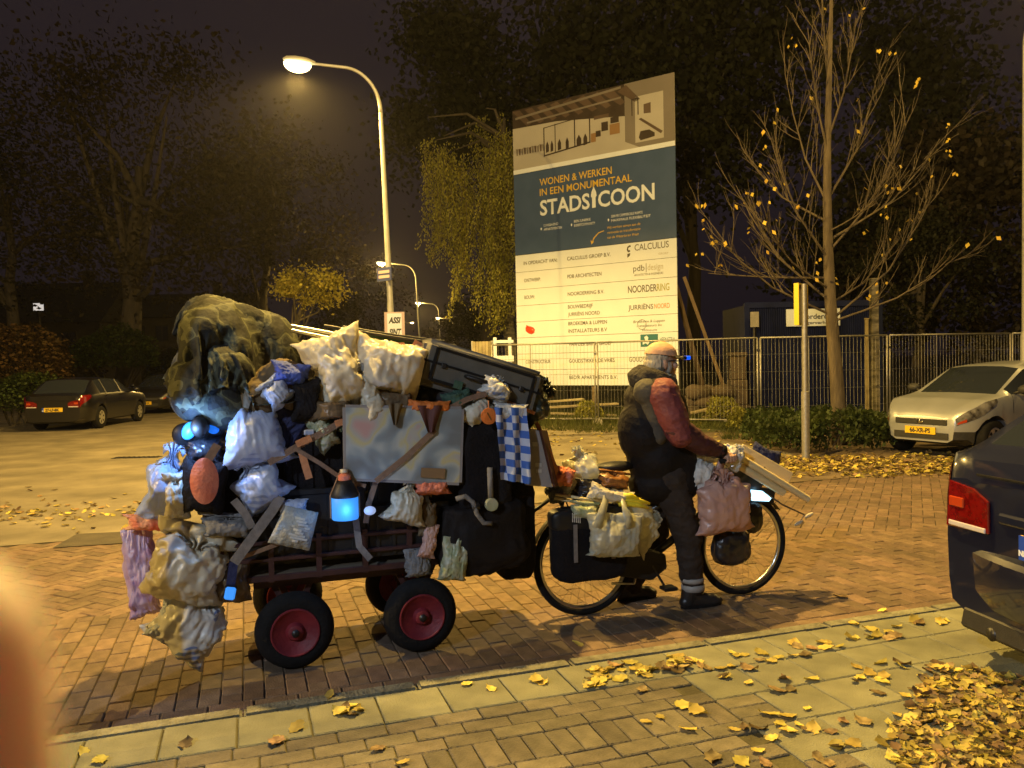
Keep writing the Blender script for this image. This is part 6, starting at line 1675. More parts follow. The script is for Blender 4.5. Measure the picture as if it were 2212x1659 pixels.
# straps
SG = 'straps tying the load'
for (nm, lb, pts, t, w_, mt) in (
    ('strap', 'wide grey strap running down to the rear deck corner', [(606, 1072), (590, 1100), (505, 1216)], 4.35, .052, 'strap_grey'),
    ('strap', 'grey strap doubling back beside the printed packet', [(600, 1076), (612, 1100), (625, 1140)], 4.36, .04, 'strap_grey'),
    ('strap', 'dark strap hanging to the blue clip light', [(505, 1214), (497, 1272)], 4.36, .045, 'cloth_navy'),
    ('strap', 'brown strap rising right from the strap crossing', [(580, 1000), (640, 966), (748, 906)], 4.37, .035, 'strap_brown'),
    ('strap', 'brown strap falling right from the strap crossing to the lantern', [(636, 968), (690, 1000), (742, 1036), (790, 1050)], 4.35, .022, 'strap_brown'),
    ('strap', 'tan strap over the orange tag left of the black crate', [(652, 978), (660, 1008), (668, 1034)], 4.36, .038, 'strap_orange'),
    ('strap', 'short orange strap end at the strap crossing', [(640, 960), (672, 946)], 4.345, .036, 'strap_orange'),
    ('strap', 'orange strap end at the upper left corner of the painting', [(724, 916), (748, 908)], 4.35, .036, 'strap_orange'),
    ('strap', 'brown strap slanting across the painting', [(940, 928), (880, 985), (812, 1040)], 4.305, .032, 'strap_brown'),
    ('strap', 'tan strap over the cream bags to the painting', [(850, 852), (800, 892), (768, 906)], 4.36, .032, 'strap_orange'),
    ('strap', 'pale orange strap looped over the left end of the grey case', [(905, 738), (893, 760), (880, 782)], 4.44, .05, 'strap_orange'),
    ('strap', 'second pale orange strap crossing the poles', [(866, 740), (870, 775)], 4.56, .04, 'strap_orange'),
    ('strap', 'brown strap hanging under the painting to the deck', [(812, 1040), (796, 1090), (790, 1130)], 4.36, .03, 'strap_brown'),
    ('strap', 'grey strap hanging below the lantern', [(768, 1120), (776, 1180), (800, 1208)], 4.37, .035, 'strap_grey'),
    ('strap', 'brown strap along the rear bag with red print', [(470, 960), (445, 1000), (430, 1040)], 4.34, .042, 'strap_brown'),
    ('strap', 'grey strap below the red print to the deck', [(505, 1080), (530, 1110), (545, 1140)], 4.36, .04, 'strap_grey'),
    ('strap', 'thin brown strap lying along the side rail', [(620, 1168), (560, 1190), (520, 1205)], 4.38, .022, 'strap_brown'),
    ('strap', 'pale pink rope over the rubbish bag at the front', [(1030, 848), (1090, 865), (1155, 893)], 4.36, .018, 'strap_orange'),
    ('strap', 'cream rope hanging from the front of the load to the bicycle', [(1158, 912), (1180, 960), (1200, 1010), (1212, 1050)], 4.50, .026, 'strap_orange'),
    ('strap', 'brown strap running to the orange cloth on the painting', [(960, 888), (1010, 862), (1050, 850)], 4.33, .03, 'strap_brown'),
):
    rib(nm, lb, 'strap', pts, t, w_, mt, SG)
# pump and hose at the front
th = thing('floor_pump', 'grey hose and pump with round gauge hanging on the front rucksack', 'pump', pT(1050, 1140, 4.30))
pts = [pT(x, y, 4.29) for x, y in ((985, 1078), (1005, 1072), (1022, 1085), (1030, 1110), (1045, 1130), (1062, 1130))]
MB().tube(pts, .014, 8).build('hose', M['cloth_grey'], th, smooth=True)
c = pT(1062, 1090, 4.29); m4 = Matrix.Translation(c) @ RS.to_4x4() @ Matrix.Rotation(math.pi / 2, 4, 'X')
MB().lathe([(.001, .014), (.034, .014), (.038, .006), (.038, -.012), (.001, -.012)], 22, m4).build('gauge', M['bag_green'], th, smooth=True, angle=40)
MB().tube([pT(1058, 1010, 4.30), pT(1060, 1075, 4.30)], .016, 10).build('barrel', M['cloth_grey'], th, smooth=True)
MB().tube([pT(1035, 1092, 4.30), pT(1020, 1096, 4.30)], .024, 10).build('valve_block', M['dark_steel'], th, smooth=True)
# ------------------------------------------------------------------ bicycle
TB = 4.66
def bs(x, y, t=TB): return pT(x, y, t)
rc = bs(1262, 1206); fcn = bs(1603, 1196)
rs_, fs_ = st(rc)[0], st(fcn)[0]
WR = .345
rc = S(rs_, TB, WR); fcn = S(fs_, TB, WR)
bike = thing('bicycle', 'black touring bicycle loaded with bags, pulling the cart', 'bicycle', S((rs_ + fs_) / 2, TB, 0))
def bike_wheel(c):
    w = thing_part('wheel', bike)
    m4 = Matrix.Translation(c) @ RS.to_4x4() @ Matrix.Rotation(math.pi / 2, 4, 'X')
    pr = [(WR - .023 + .023 * math.cos(a), .023 * math.sin(a)) for a in [2 * math.pi * k / 10 for k in range(11)]]
    MB().lathe(pr, 56, m4).build('tyre', M['rubber'], w, smooth=True)
    MB().lathe([(WR - .046, -.012), (WR - .040, -.013), (WR - .034, 0), (WR - .040, .013), (WR - .058, .010), (WR - .062, 0), (WR - .058, -.010), (WR - .046, -.012)], 56, m4).build('rim', M['alu'], w, smooth=True)
    mb = MB()
    for k in range(32):
        a = 2 * math.pi * k / 32; b = a + (.5 if k % 2 else -.5); sg = 1 if k % 4 < 2 else -1
        mb.tube([m4 @ V(math.cos(b) * .022, math.sin(b) * .022, .028 * sg), m4 @ V(math.cos(a) * (WR - .06), math.sin(a) * (WR - .06), 0)], .0011, 3, False)
    o = mb.build('spokes', M['steel'], w); o['kind'] = 'stuff'
    MB().lathe([(.001, -.05), (.012, -.05), (.014, -.03), (.024, -.028), (.014, -.02), (.014, .02), (.024, .028), (.014, .03), (.012, .05), (.001, .05)], 16, m4).build('hub', M['steel'], w, smooth=True)
bike_wheel(rc); bike_wheel(fcn)
def loc(s, z, t=TB): return S(s, t, z)
bb = loc(rs_ + .44, .29); seat_l = loc(rs_ + .25, .80); head_t = loc(fs_ - .17, .90); head_b = loc(fs_ - .13, .72)
mb = MB(); mb.tube([bb, seat_l], .018, 10); mb.tube([head_t, head_b], .021, 10)
mb.build('seat_tube', M['bike_paint'], bike, smooth=True)
MB().tube([bb + V(0, 0, .015), bb.lerp(head_b, .5) - V(0, 0, .02), head_b], .026, 12).build('down_tube', M['bike_paint'], bike, smooth=True)
MB().tube([bb.lerp(seat_l, .55), head_t - V(0, 0, .05)], .018, 10).build('top_tube', M['bike_paint'], bike, smooth=True)
for k in (1, -1):
    MB().tube([bb + N2 * .03 * k, rc + N2 * .062 * k], .010, 8).build('chain_stay', M['bike_paint'], bike, smooth=True)
    MB().tube([seat_l - V(0, 0, .05) + N2 * .02 * k, rc + N2 * .062 * k], .009, 8).build('seat_stay', M['bike_paint'], bike, smooth=True)
    MB().tube([head_b + N2 * .02 * k, head_b + N2 * .05 * k - V(0, 0, .06), fcn + N2 * .052 * k - D2 * .035 + V(0, 0, .1), fcn + N2 * .052 * k], [.014, .013, .011, .009], 8).build('fork_blade', M['bike_paint'], bike, smooth=True)
def mudguard(c, a0, a1):
    rows = []
    for k in range(25):
        a = R(lerp(a0, a1, k / 24)); row = []
        for j in range(7):
            ph = (j / 6 - .5) * 2.2; row.append(c + D2 * (math.cos(a) * (WR + .022 - .012 * (1 - math.cos(ph)))) + V(0, 0, math.sin(a) * (WR + .022 - .012 * (1 - math.cos(ph)))) + N2 * (math.sin(ph) * .034))
        rows.append(row)
    MB().grid(rows).build('mudguard', M['black_plastic'], bike, smooth=True)
mudguard(rc, 15, 185); mudguard(fcn, 35, 175)
# drivetrain
m4 = Matrix.Translation(bb - N2 * .045) @ RS.to_4x4() @ Matrix.Rotation(math.pi / 2, 4, 'X')
MB().lathe([(.001, .004), (.088, .004), (.092, 0), (.088, -.004), (.001, -.004)], 36, m4).build('chainring', M['dark_steel'], bike)
pr = [bb - N2 * .07 + V(0, 0, .07) - D2 * .06]
mb = MB(); A = rc - N2 * .05; B = bb - N2 * .05
mb.prism([A + V(0, 0, .055) - D2 * .05, A - V(0, 0, .05) - D2 * .04, B - V(0, 0, .10), B + D2 * .11 - V(0, 0, .03), B + D2 * .10 + V(0, 0, .06), B + V(0, 0, .10)], N2 * -.03, N2 * .01); mb.build('chain_guard', M['black_plastic'], bike, bevel=.01)
for k in (1, -1):
    e = bb + N2 * .085 * -k + V(0, 0, -.14 * k) + D2 * .08 * k
    MB().bar(bb - N2 * .07 * k, e, .022, .014).build('crank', M['dark_steel'], bike, bevel=.003)
    MB().box(e - N2 * .055 * k, (.09, .085, .022), RS).build('pedal', M['black_plastic'], bike, bevel=.004)
# saddle (under the coat), handlebar, rack, stand
MB().tube([seat_l, seat_l + V(0, 0, .10) - D2 * .03], .014, 8).build('seat_post', M['steel'], bike, smooth=True)
mb = MB(); mb.ell((0, 0, 0), (.14, .085, .035)); mb.v = [RS @ V(q.x, q.y * (1 - .55 * sm(-.02, .14, q.x)), q.z) + seat_l + V(0, 0, .13) - D2 * .02 for q in mb.v]; mb.build('saddle', M['black_plastic'], bike, smooth=True)
stem = head_t + V(0, 0, .12) - D2 * .02
MB().tube([head_t, stem], .014, 8).build('stem', M['steel'], bike, smooth=True)
grip_n = pT(1572, 984, 4.42); grip_f = pT(1545, 962, 4.92)
HZ = grip_n.z - .03
def hb(t, back): return S(fs_ - .16 - back, t, HZ + .0)
gs = st(grip_n)[0]
hbpts = [S(gs - .05, TB - .27, HZ), S(gs + .06, TB - .25, HZ + .01), S(fs_ - .14, TB - .12, HZ + .01), stem + V(0, 0, HZ - stem.z), S(fs_ - .14, TB + .12, HZ + .01), S(gs + .06, TB + .25, HZ + .01), S(gs - .05, TB + .27, HZ)]
MB().tube(hbpts, .0115, 10).build('handlebar', M['steel'], bike, smooth=True)
for a, b in ((hbpts[0], hbpts[1]), (hbpts[-1], hbpts[-2])): MB().tube([a - D2 * .02, a.lerp(b, .95)], .017, 10).build('grip', M['rubber'], bike, smooth=True)
for a, k in ((hbpts[1], -1), (hbpts[-2], 1)): MB().tube([a + D2 * .02, a + D2 * .05 - V(0, 0, .03), a - D2 * .05 - V(0, 0, .05) + N2 * .01 * k], .006, 6).build('brake_lever', M['steel'], bike, smooth=True)
rk = rs_ + .0; rz = .74
for k in (1, -1):
    MB().tube([loc(rs_ - .22, rz, TB + .055 * k), loc(rs_ + .26, rz + .02, TB + .055 * k)], .006, 6).build('rack_rail', M['dark_steel'], bike)
    MB().tube([loc(rs_ - .14, rz, TB + .06 * k), rc + N2 * .075 * k], .005, 6).build('rack_stay', M['dark_steel'], bike)
    MB().tube([loc(rs_ + .06, rz, TB + .06 * k), rc + N2 * .075 * k], .005, 6).build('rack_stay', M['dark_steel'], bike)
for s in (-.18, -.04, .1, .22): MB().bar(loc(rs_ + s, rz + .004, TB - .06), loc(rs_ + s, rz + .004, TB + .06), .012, .006).build('rack_slat', M['dark_steel'], bike)
MB().tube([bb - D2 * .06 + V(0, 0, -.02), bb - D2 * .14 - N2 * .09 + V(0, 0, -.10), bb - D2 * .3 - N2 * .10 + V(0, 0, -.08)], .008, 6).build('kickstand', M['steel'], bike)
# front carrier with lamp
fz = 2 * WR + .09
for k in (1, -1): MB().tube([loc(fs_ - .10, fz, TB + .07 * k), loc(fs_ + .20, fz, TB + .07 * k)], .006, 6).build('front_rail', M['dark_steel'], bike); MB().tube([loc(fs_ + .05, fz, TB + .07 * k), fcn + N2 * .065 * k], .005, 6).build('front_stay', M['dark_steel'], bike)
for s in (-.08, .06, .19): MB().bar(loc(fs_ + s, fz, TB - .075), loc(fs_ + s, fz, TB + .075), .012, .006).build('front_slat', M['dark_steel'], bike)
hl = thing_part('headlight', bike)
c, w, h = pbox((1612, 1052, 1672, 1090), 4.58)
mb = MB(); mb.box((0, 0, 0), (w, .08, h * .9)); mb.v = [RS @ Matrix.Rotation(R(8), 3, 'Y') @ q + c + N2 * .02 for q in mb.v]; mb.build('lamp_body', M['black_plastic'], hl, bevel=.012, bseg=2)
c2, w2, h2 = pbox((1622, 1060, 1666, 1084), 4.53)
mb = MB(); mb.prism([V(-w2 / 2, 0, h2 * .5), V(w2 * .02, 0, h2 * .48), V(w2 * .3, 0, h2 * .15), V(w2 / 2, 0, -h2 * .1), V(w2 * .4, 0, -h2 * .4), V(-w2 * .4, 0, -h2 * .45)], V(0, -.004, 0), V(0, .01, 0)); mb.v = [RS @ Matrix.Rotation(R(8), 3, 'Y') @ q + c2 for q in mb.v]; mb.build('lamp_lens', M['led_white_blue'], hl)
ld = bpy.data.lights.new('headlight_beam', 'SPOT'); ld.energy = 60; ld.color = (.55, .78, 1.0); ld.spot_size = R(38); ld.spot_blend = .6; ld.shadow_soft_size = .02
lo = bpy.data.objects.new('headlight_beam', ld); COL.objects.link(lo); lo.parent = hl
tgt = pG(1741, 960, .5); src = S(fs_ + .26, TB, fz + .05)
lo.location = src - WL[hl.name]; lo.rotation_euler = (tgt - src).to_track_quat('-Z', 'Y').to_euler()
# ------------------------------------------------------------------ things carried on the bicycle
BG = 'bags carried on the bicycle'
def pannier(label, b, t, depth, seed):
    c, w, h = pbox(b, t); th = thing('pannier', label, 'pannier', c - V(0, 0, h / 2), BG)
    place(bag_mb(w, depth, h, 'block', seed, .35), c).build('bag_body', M['black_cloth'], th, smooth=True)
    c2 = c + V(0, 0, h * .34)
    place(bag_mb(w * 1.04, depth * 1.05, h * .30, 'block', seed + 1, .3), c2).build('flap', M['black_plastic'], th, smooth=True)
    for k in (-.25, .25): MB().ribbon([c + D2 * w * k + NF * (depth / 2 + .012) + V(0, 0, h * .3), c + D2 * w * k + NF * (depth / 2 + .012) - V(0, 0, h * .2)], .025, .004, NF).build('buckle_strap', M['strap_grey'], th)
    return th
pn = pannier('black pannier on the near side of the rear wheel', (1192, 1092, 1352, 1252), 4.50, .15, 71)
for k in range(5): MB().box(pT(1237 + k * 4.0, 1118 + k * .5, 4.415), (.005, .003, .055), RS).build('reflector_bar', M['bag_white'], pn)
pannier('black pannier on the far side of the rear wheel', (1215, 1100, 1345, 1235), 4.84, .15, 73)
th = thing('carrier_bag', 'translucent white carrier bag hanging over the near pannier', 'plastic bag', pT(1325, 1202, 4.36), BG)
c, w, h = pbox((1266, 1108, 1388, 1204), 4.36)
place(bag_mb(w, .15, h, 'block', 75, 1.3), c, R(4)).build('sack', M['bag_clear'], th, smooth=True)
for (x0, x1, y0) in ((1290, 1308, 1085), (1362, 1348, 1090)):
    mb = MB(); mb.ribbon([pT(x0, 1140, 4.30), pT((x0 + x1) / 2, 1112, 4.30), pT(x1, y0, 4.36), pT(x1 + 3, y0 - 22, 4.5)], .055, .004, NF); mb.build('handle', M['bag_clear'], th, smooth=True)
bag('carrier_bag', 'flat pale plastic bag flapping towards the rider on the rack', 'plastic bag', (1335, 1090, 1452, 1165), 4.46, .12, 'bag_clear', 'cone', 76, R(68), 0, 1.2, BG)
bag('carrier_bag', 'pale pointed plastic bag standing on the rear rack', 'plastic bag', (1205, 958, 1305, 1050), 4.66, .24, 'bag_clear', 'cone', 77, R(-12), 0, 1.3, BG)
bag('cloth_bundle', 'coral red cloth knot at the rear of the rack', 'cloth', (1192, 1008, 1242, 1046), 4.52, .10, 'cloth_salmon', 'pillow', 78, R(20), 0, 1.6, BG)
bag('leather_bag', 'brown leather bag on the rack right behind the rider', 'bag', (1285, 1016, 1362, 1056), 4.56, .18, 'brown_leather', 'pillow', 79, R(10), 0, .7, BG)
bag('stuffed_bag', 'black bundle on the rack under the pointed plastic bag', 'bag', (1225, 1028, 1330, 1078), 4.62, .24, 'bag_black', 'pillow', 80, R(6), 0, 1.0, BG)
bag('cloth_bundle', 'cream and yellow cloth roll on the rack', 'cloth', (1270, 1050, 1368, 1090), 4.48, .16, 'bag_cream', 'pillow', 81, R(18), 0, 1.5, BG)
bag('stuffed_bag', 'grey-white knotted bag at the hitch behind the rack', 'plastic bag', (1172, 1036, 1236, 1086), 4.60, .14, 'bag_grey', 'knot', 82, R(-70), 0, 1.3, BG)
bag('net_bag', 'pale green net bag beside the pannier reflector', 'bag', (1228, 1082, 1296, 1122), 4.44, .10, 'bag_green', 'pillow', 83, R(8), 0, 1.0, BG)
th = thing('banana_bunch', 'bright yellow bananas poking out on the rack', 'fruit', pT(1370, 1104, 4.42), BG)
for (x0, y0, x1, y1) in ((1332, 1082, 1404, 1088), (1336, 1090, 1402, 1098), (1340, 1076, 1380, 1078)):
    a, b = pT(x0, y0, 4.44), pT(x1, y1, 4.40); MB().tube([a, a.lerp(b, .2) + V(0, 0, .012), a.lerp(b, .6) + V(0, 0, .016), b], [.012, .020, .019, .006], 8).build('banana', M['fruit_yellow'], th, smooth=True)
for (x0, y0, x1, y1, lb) in ((1200, 1068, 1302, 1084, 'upper pale stick lying along the rack'), (1198, 1076, 1296, 1094, 'lower pale stick lying along the rack')):
    a, b = pT(x0, y0, 4.50), pT(x1, y1, 4.46); o = MB().tube([a, b], .009, 8).build('stick', M['wood_cream'], None, (a + b) / 2, smooth=True); tag(o, lb, 'stick', 'sticks on the rear rack')
th = thing('carrier_bag', 'full pink plastic bag hanging from the handlebar', 'plastic bag', pT(1562, 1152, 4.42), BG)
c, w, h = pbox((1502, 1010, 1624, 1153), 4.42)
mb = bag_mb(w * 1.05, .19, h, 'knot', 84, .9); place(mb, c, R(-3)); mb.build('sack', M['bag_pink'], th, smooth=True)
mb = MB(); mb.ribbon([pT(1553, 1032, 4.42), pT(1556, 1008, 4.42), pT(1562, 985, 4.44)], .05, .006, NF); mb.build('handle', M['bag_pink'], th, smooth=True)
bag('stuffed_bag', 'black bag hanging below the pink bag in front of the front wheel', 'bag', (1540, 1142, 1618, 1220), 4.50, .14, 'bag_black', 'pillow', 86, 0, 0, .7, BG)
bag('stuffed_bag', 'white crumpled plastic between the rider\'s coat and the pink bag', 'plastic bag', (1488, 980, 1546, 1068), 4.50, .14, 'bag_white', 'pillow', 87, R(15), 0, 1.6, BG)
bag('stuffed_bag', 'dark handlebar bag behind the wooden laths', 'bag', (1555, 975, 1640, 1085), 4.66, .20, 'bag_black', 'block', 88, R(30), 0, .7, BG)
bag('stuffed_bag', 'navy cloth lump above the wooden laths', 'bag', (1625, 962, 1685, 1005), 4.72, .14, 'cloth_navy', 'pillow', 89, R(20), 0, 1.0, BG)
bag('stuffed_bag', 'black bundle hanging beside the front wheel', 'bag', (1606, 1085, 1645, 1150), 4.56, .09, 'bag_black', 'pillow', 90, 0, 0, .8, BG)
# wooden laths tied over the front
LG = 'wooden laths on the handlebar'
for (a, b, r_, dt, lb) in (((1562, 966), (1745, 1078), .024, .0, 'longest round wooden pole reaching past the front wheel'), ((1590, 1002), (1692, 1064), .025, .0, 'lower round wooden pole above the headlight'), ((1572, 976), (1700, 1060), .020, .07, 'middle round wooden pole between the two others')):
    pa, pb = pT(a[0], a[1], 4.47 + dt), pT(b[0], b[1], 4.50 + dt)
    o = MB().tube([pa, pa.lerp(pb, .5), pb], r_, 14).build('wooden_pole', M['wood_cream'], None, (pa + pb) / 2, smooth=True, angle=40); tag(o, lb, 'pole', LG)
pa, pb = pT(1600, 970, 4.56), pT(1708, 1032, 4.58)
o = MB().bar(pa, pb, .016, .075).build('wooden_board', M['wood_cream'], None, (pa + pb) / 2, bevel=.004); tag(o, 'flat cream board on top of the wooden poles', 'board', LG)
bag('cloth_bundle', 'pale knotted rag tying the wooden poles to the handlebar', 'cloth', (1556, 956, 1612, 1012), 4.44, .12, 'bag_white', 'knot', 93, R(40), 0, 1.4, BG)
a, b = pT(1690, 1090, 4.55), pT(1738, 1112, 4.55)
th = thing('dangling_rod', 'dark thin rod end with two pale tips in front of the wheel', 'rod', b)
MB().tube([pT(1655, 1066, 4.55), a, b], .006, 6).build('rod', M['cloth_brown'], th)
for (x, y) in ((1748, 1113), (1726, 1130)):
    c = pT(x, y, 4.54); mb = MB(); mb.ell(V(0, 0, 0), (.038, .012, .014)); mb.v = [RS @ Matrix.Rotation(R(-18), 3, 'Y') @ q + c for q in mb.v]; mb.build('tip', M['bag_cream'], th, smooth=True)
    MB().tube([b, c], .003, 5).build('cord', M['strap_grey'], th)
# ------------------------------------------------------------------ the rider
def fuse(mb, voxel, smooth=4, name='tmp', wr=None):
    """one continuous skin from overlapping shapes"""
    me = mb.mesh(name); o = bpy.data.objects.new(name, me); COL.objects.link(o)
    md = o.modifiers.new('r', 'REMESH'); md.mode = 'VOXEL'; md.voxel_size = voxel; md.use_smooth_shade = True
    if smooth:
        ms = o.modifiers.new('s', 'SMOOTH'); ms.factor = .5; ms.iterations = smooth
    dg = bpy.context.evaluated_depsgraph_get(); dg.update()
    out = bpy.data.meshes.new_from_object(o.evaluated_get(dg))
    bpy.data.objects.remove(o); bpy.data.meshes.remove(me)
    if wr:
        ns = [v.normal.copy() for v in out.vertices]
        for v, n in zip(out.vertices, ns): v.co += n * wr(v.co)
    return out
def fused(name, mb, voxel, mat, parent, smooth=4, wr=None):
    me = fuse(mb, voxel, smooth, name, wr)
    me.transform(Matrix.Translation(-WL[parent.name]))
    return link(name, me, M[mat], parent, None, True)
def PP(x, y, t): return pT(x, y, t)
rider = thing('person', 'rider in a black and red coat and peach cap standing astride the loaded bicycle', 'person', S(st(PP(1470, 1300, 4.66))[0], 4.66, 0))
def E(mb, c, r, tilt=0.0): mb.ell(c, r, RS @ Matrix.Rotation(tilt, 3, 'Y'), 20, 14)
hipn, kneen, ankn = PP(1446, 1030, 4.56), PP(1486, 1165, 4.53), PP(1497, 1272, 4.53)
hipf, kneef, ankf = PP(1425, 1030, 4.76), PP(1412, 1170, 4.82), PP(1362, 1268, 4.84)
shn, eln, wrn = PP(1428, 850, 4.46), PP(1470, 940, 4.40), PP(1558, 975, 4.41)
shf, elf, wrf = PP(1425, 850, 4.86), PP(1465, 930, 4.93), hbpts[-1] - D2 * .03 + V(0, 0, .03)
neck, headc = PP(1420, 826, 4.66), PP(1428, 783, 4.66)
g0 = hbpts[0]; g1 = hbpts[1]
body = MB()
# trunk, neck, head
E(body, PP(1418, 900, 4.66), (.12, .165, .20)); E(body, PP(1425, 1000, 4.66), (.12, .16, .15)); body.cap(PP(1418, 850, 4.60), PP(1418, 850, 4.72), .09, .09); body.cap(neck, headc, .058, .055)
E(body, headc + V(0, 0, .015), (.098, .076, .108), R(6)); E(body, headc + D2 * .038 - V(0, 0, .055), (.062, .058, .062)); E(body, headc + D2 * .075 - V(0, 0, .095), (.028, .032, .022))
E(body, headc + D2 * .100 - V(0, 0, .018), (.026, .013, .022), R(30)); E(body, headc + D2 * .088 + V(0, 0, .028), (.022, .055, .014)); E(body, headc + D2 * .083 - V(0, 0, .058), (.020, .026, .009)); E(body, headc + D2 * .083 - V(0, 0, .072), (.019, .024, .009))
for k in (1, -1):
    E(body, headc + N2 * .077 * k - D2 * .012 - V(0, 0, .012), (.020, .011, .033)); E(body, headc + N2 * .045 * k + D2 * .072 - V(0, 0, .022), (.024, .026, .022))
# arms and legs
for a, b, c in ((shn, eln, wrn), (shf, elf, wrf)): body.cap(a, b, .060, .045); body.cap(b, c, .043, .029)
for a, b, c in ((hipn, kneen, ankn), (hipf, kneef, ankf)): body.cap(a, b, .085, .058); body.cap(b, c, .056, .038)
# hands closed on the grips: palm, four fingers round the bar, thumb under it
def hand(wr, a, b, k):
    ax = (b - a).normalized(); mid = a.lerp(b, .45)
    palm = mid + V(0, 0, .030) - ax * .004
    body.cap(wr, palm - ax * .02, .027, .026); body.cap(palm - ax * .036, palm + ax * .036, .021, .019)
    out = N2 * k
    for i, L in enumerate((.9, 1.0, .95, .78)):
        p = palm + ax * (.034 - i * .0225) + out * .012
        q0 = p + out * .018 * L + V(0, 0, -.004); q1 = q0 + out * .006 - V(0, 0, .030 * L); q2 = q1 - out * .024 * L - V(0, 0, .012)
        body.cap(p, q0, .0105, .0098, 8); body.cap(q0, q1, .0096, .0090, 8); body.cap(q1, q2, .0088, .0076, 8)
    t0 = palm + ax * .026 - out * .020; t1 = t0 + ax * .030 - out * .012 - V(0, 0, .014); t2 = t1 + ax * .012 + out * .006 - V(0, 0, .020)
    body.cap(t0, t1, .0125, .0112, 8); body.cap(t1, t2, .0108, .0086, 8)
hand(wrn, g0, g1, -1); hand(wrf, hbpts[-1], hbpts[-2], 1)
bd = fused('body', body, .0048, 'skin', rider, 3)
# clothes
def wrinkle(amp, f, dirv=V(0, 0, 1), o=0.0):
    def w(q):
        p = V(q.x * f + o, q.y * f, q.z * f * 1.9)
        return amp * (1.1 * nz(p, 1.0) + .7 * (.5 - abs(nz(p, 2.1, 3)) * 1.6) + .3 * (.5 - abs(nz(p, 4.5, 5)) * 1.6))
    return w
ct = MB()
E(ct, PP(1416, 905, 4.66), (.205, .225, .24)); E(ct, PP(1422, 985, 4.66), (.215, .215, .22)); E(ct, PP(1427, 1045, 4.66), (.215, .205, .13)); E(ct, PP(1400, 862, 4.66), (.15, .20, .13)); E(ct, PP(1386, 930, 4.66), (.15, .19, .22))
ct.cap(shn + N2 * .03, shf - N2 * .03, .098, .098); ct.cap(PP(1450, 870, 4.58), PP(1470, 1040, 4.58), .10, .13); ct.cap(PP(1450, 870, 4.74), PP(1470, 1040, 4.74), .10, .13)
coat = fused('coat', ct, .011, 'jacket_black', rider, 26, wrinkle(.007, 4.5))
# grey yoke and back stripe
yk = MB(); yk.cap(PP(1396, 846, 4.52), PP(1396, 846, 4.80), .086, .086); yk.cap(PP(1406, 856, 4.52), PP(1424, 945, 4.50), .076, .052)
fused('yoke', yk, .010, 'jacket_grey', rider, 16, wrinkle(.006, 8, o=4))
for nm, a, b, c, k in (('sleeve', shn, eln, wrn, -1), ('sleeve', shf, elf, wrf, 1)):
    sl = MB(); sl.cap(a + D2 * .015, a.lerp(b, .55) + N2 * .01 * k, .104, .094); sl.cap(a.lerp(b, .5), b, .095, .082)
    o = fused(nm, sl, .009, 'jacket_red', rider, 5, wrinkle(.007, 9, o=k))
    fo = MB(); fo.cap(b - (b - a).normalized() * .04, b.lerp(c, .5) - V(0, 0, .008), .083, .070); fo.cap(b.lerp(c, .45) - V(0, 0, .006), c - (c - b).normalized() * .015, .070, .048)
    fused('forearm_sleeve', fo, .009, 'jacket_maroon', rider, 4, wrinkle(.007, 11, o=2 * k))
    MB().tube([c - (c - b).normalized() * .03, c + (c - b).normalized() * .012], [.050, .046], 16).build('cuff', M['jacket_black'], rider, smooth=True)
# hood scarf round the neck
sf = MB()
for k in range(14):
    a = 2 * math.pi * k / 14; b = 2 * math.pi * (k + 1) / 14
    f = lambda an: PP(1414, 824, 4.66) + D2 * (.098 * math.cos(an)) + N2 * (.105 * math.sin(an)) + V(0, 0, -.045 * math.cos(an) + .012)
    sf.cap(f(a), f(b), .050, .050, 10)
E(sf, PP(1386, 820, 4.66), (.085, .115, .065), R(20))
fused('hood_scarf', sf, .010, 'scarf_dark', rider, 4, wrinkle(.012, 13, o=7))
# trousers
tr = MB()
for a, b, c in ((hipn, kneen, ankn), (hipf, kneef, ankf)):
    tr.cap(a, b, .118, .086); tr.cap(b, c + V(0, 0, .015), .085, .068)
E(tr, PP(1432, 1035, 4.66), (.15, .17, .13))
fused('trousers', tr, .010, 'trousers', rider, 5, wrinkle(.012, 10, o=9))
for (z, w_, r0) in ((.185, .016, .071), (.135, .022, .070)):
    d_ = (ankn - kneen).normalized(); p = ankn + d_ * ((ankn.z - z) / -d_.z) if d_.z else ankn
    m4 = frame(p, D2, N2, ZV)
    MB().lathe([(r0 * .9, -w_), (r0 * 1.06, -w_ * .8), (r0 * 1.08, 0), (r0 * 1.06, w_ * .8), (r0 * .9, w_)], 24, m4).build('reflective_band', M['reflect_grey'], rider, smooth=True)
def shoe(heel, toe, t, lift=0.0):
    s0, s1 = heel, toe; mb = MB()
    mb.cap(S(s0 + .03, t, .042), S(s1 - .06, t, .036), .042, .044); E(mb, S(s1 - .055, t - .004, .034), (.062, .047, .034)); mb.cap(S(s0 + .045, t, .05), S(s0 + .055, t, .11), .046, .050); mb.cap(S(s0 + .075, t, .075), S(s1 - .10, t, .050), .042, .034)
    b = len(mb.v)
    mb.v = [V(q.x, q.y, max(q.z, .004)) for q in mb.v]
    o = fused('shoe', mb, .006, 'shoe', rider, 3)
    sole = MB(); n = 20; out = []
    for k in range(n):
        a = 2 * math.pi * k / n; ca, sa = math.cos(a), math.sin(a); sc_ = (s0 + s1) / 2; hl = (s1 - s0) / 2 + .008
        out.append(S(sc_ + ca * hl, t + sa * (.045 if ca > -.2 else .038), 0))
    sole.prism(out, V(0, 0, .001), V(0, 0, .022)); sole.build('sole', M['rubber'], rider, bevel=.004)
sn = st(PP(1472, 1300, 4.53))[0]; shoe(sn, sn + .29, 4.53)
sf_ = st(PP(1335, 1285, 4.84))[0]; shoe(sf_, sf_ + .28, 4.84)
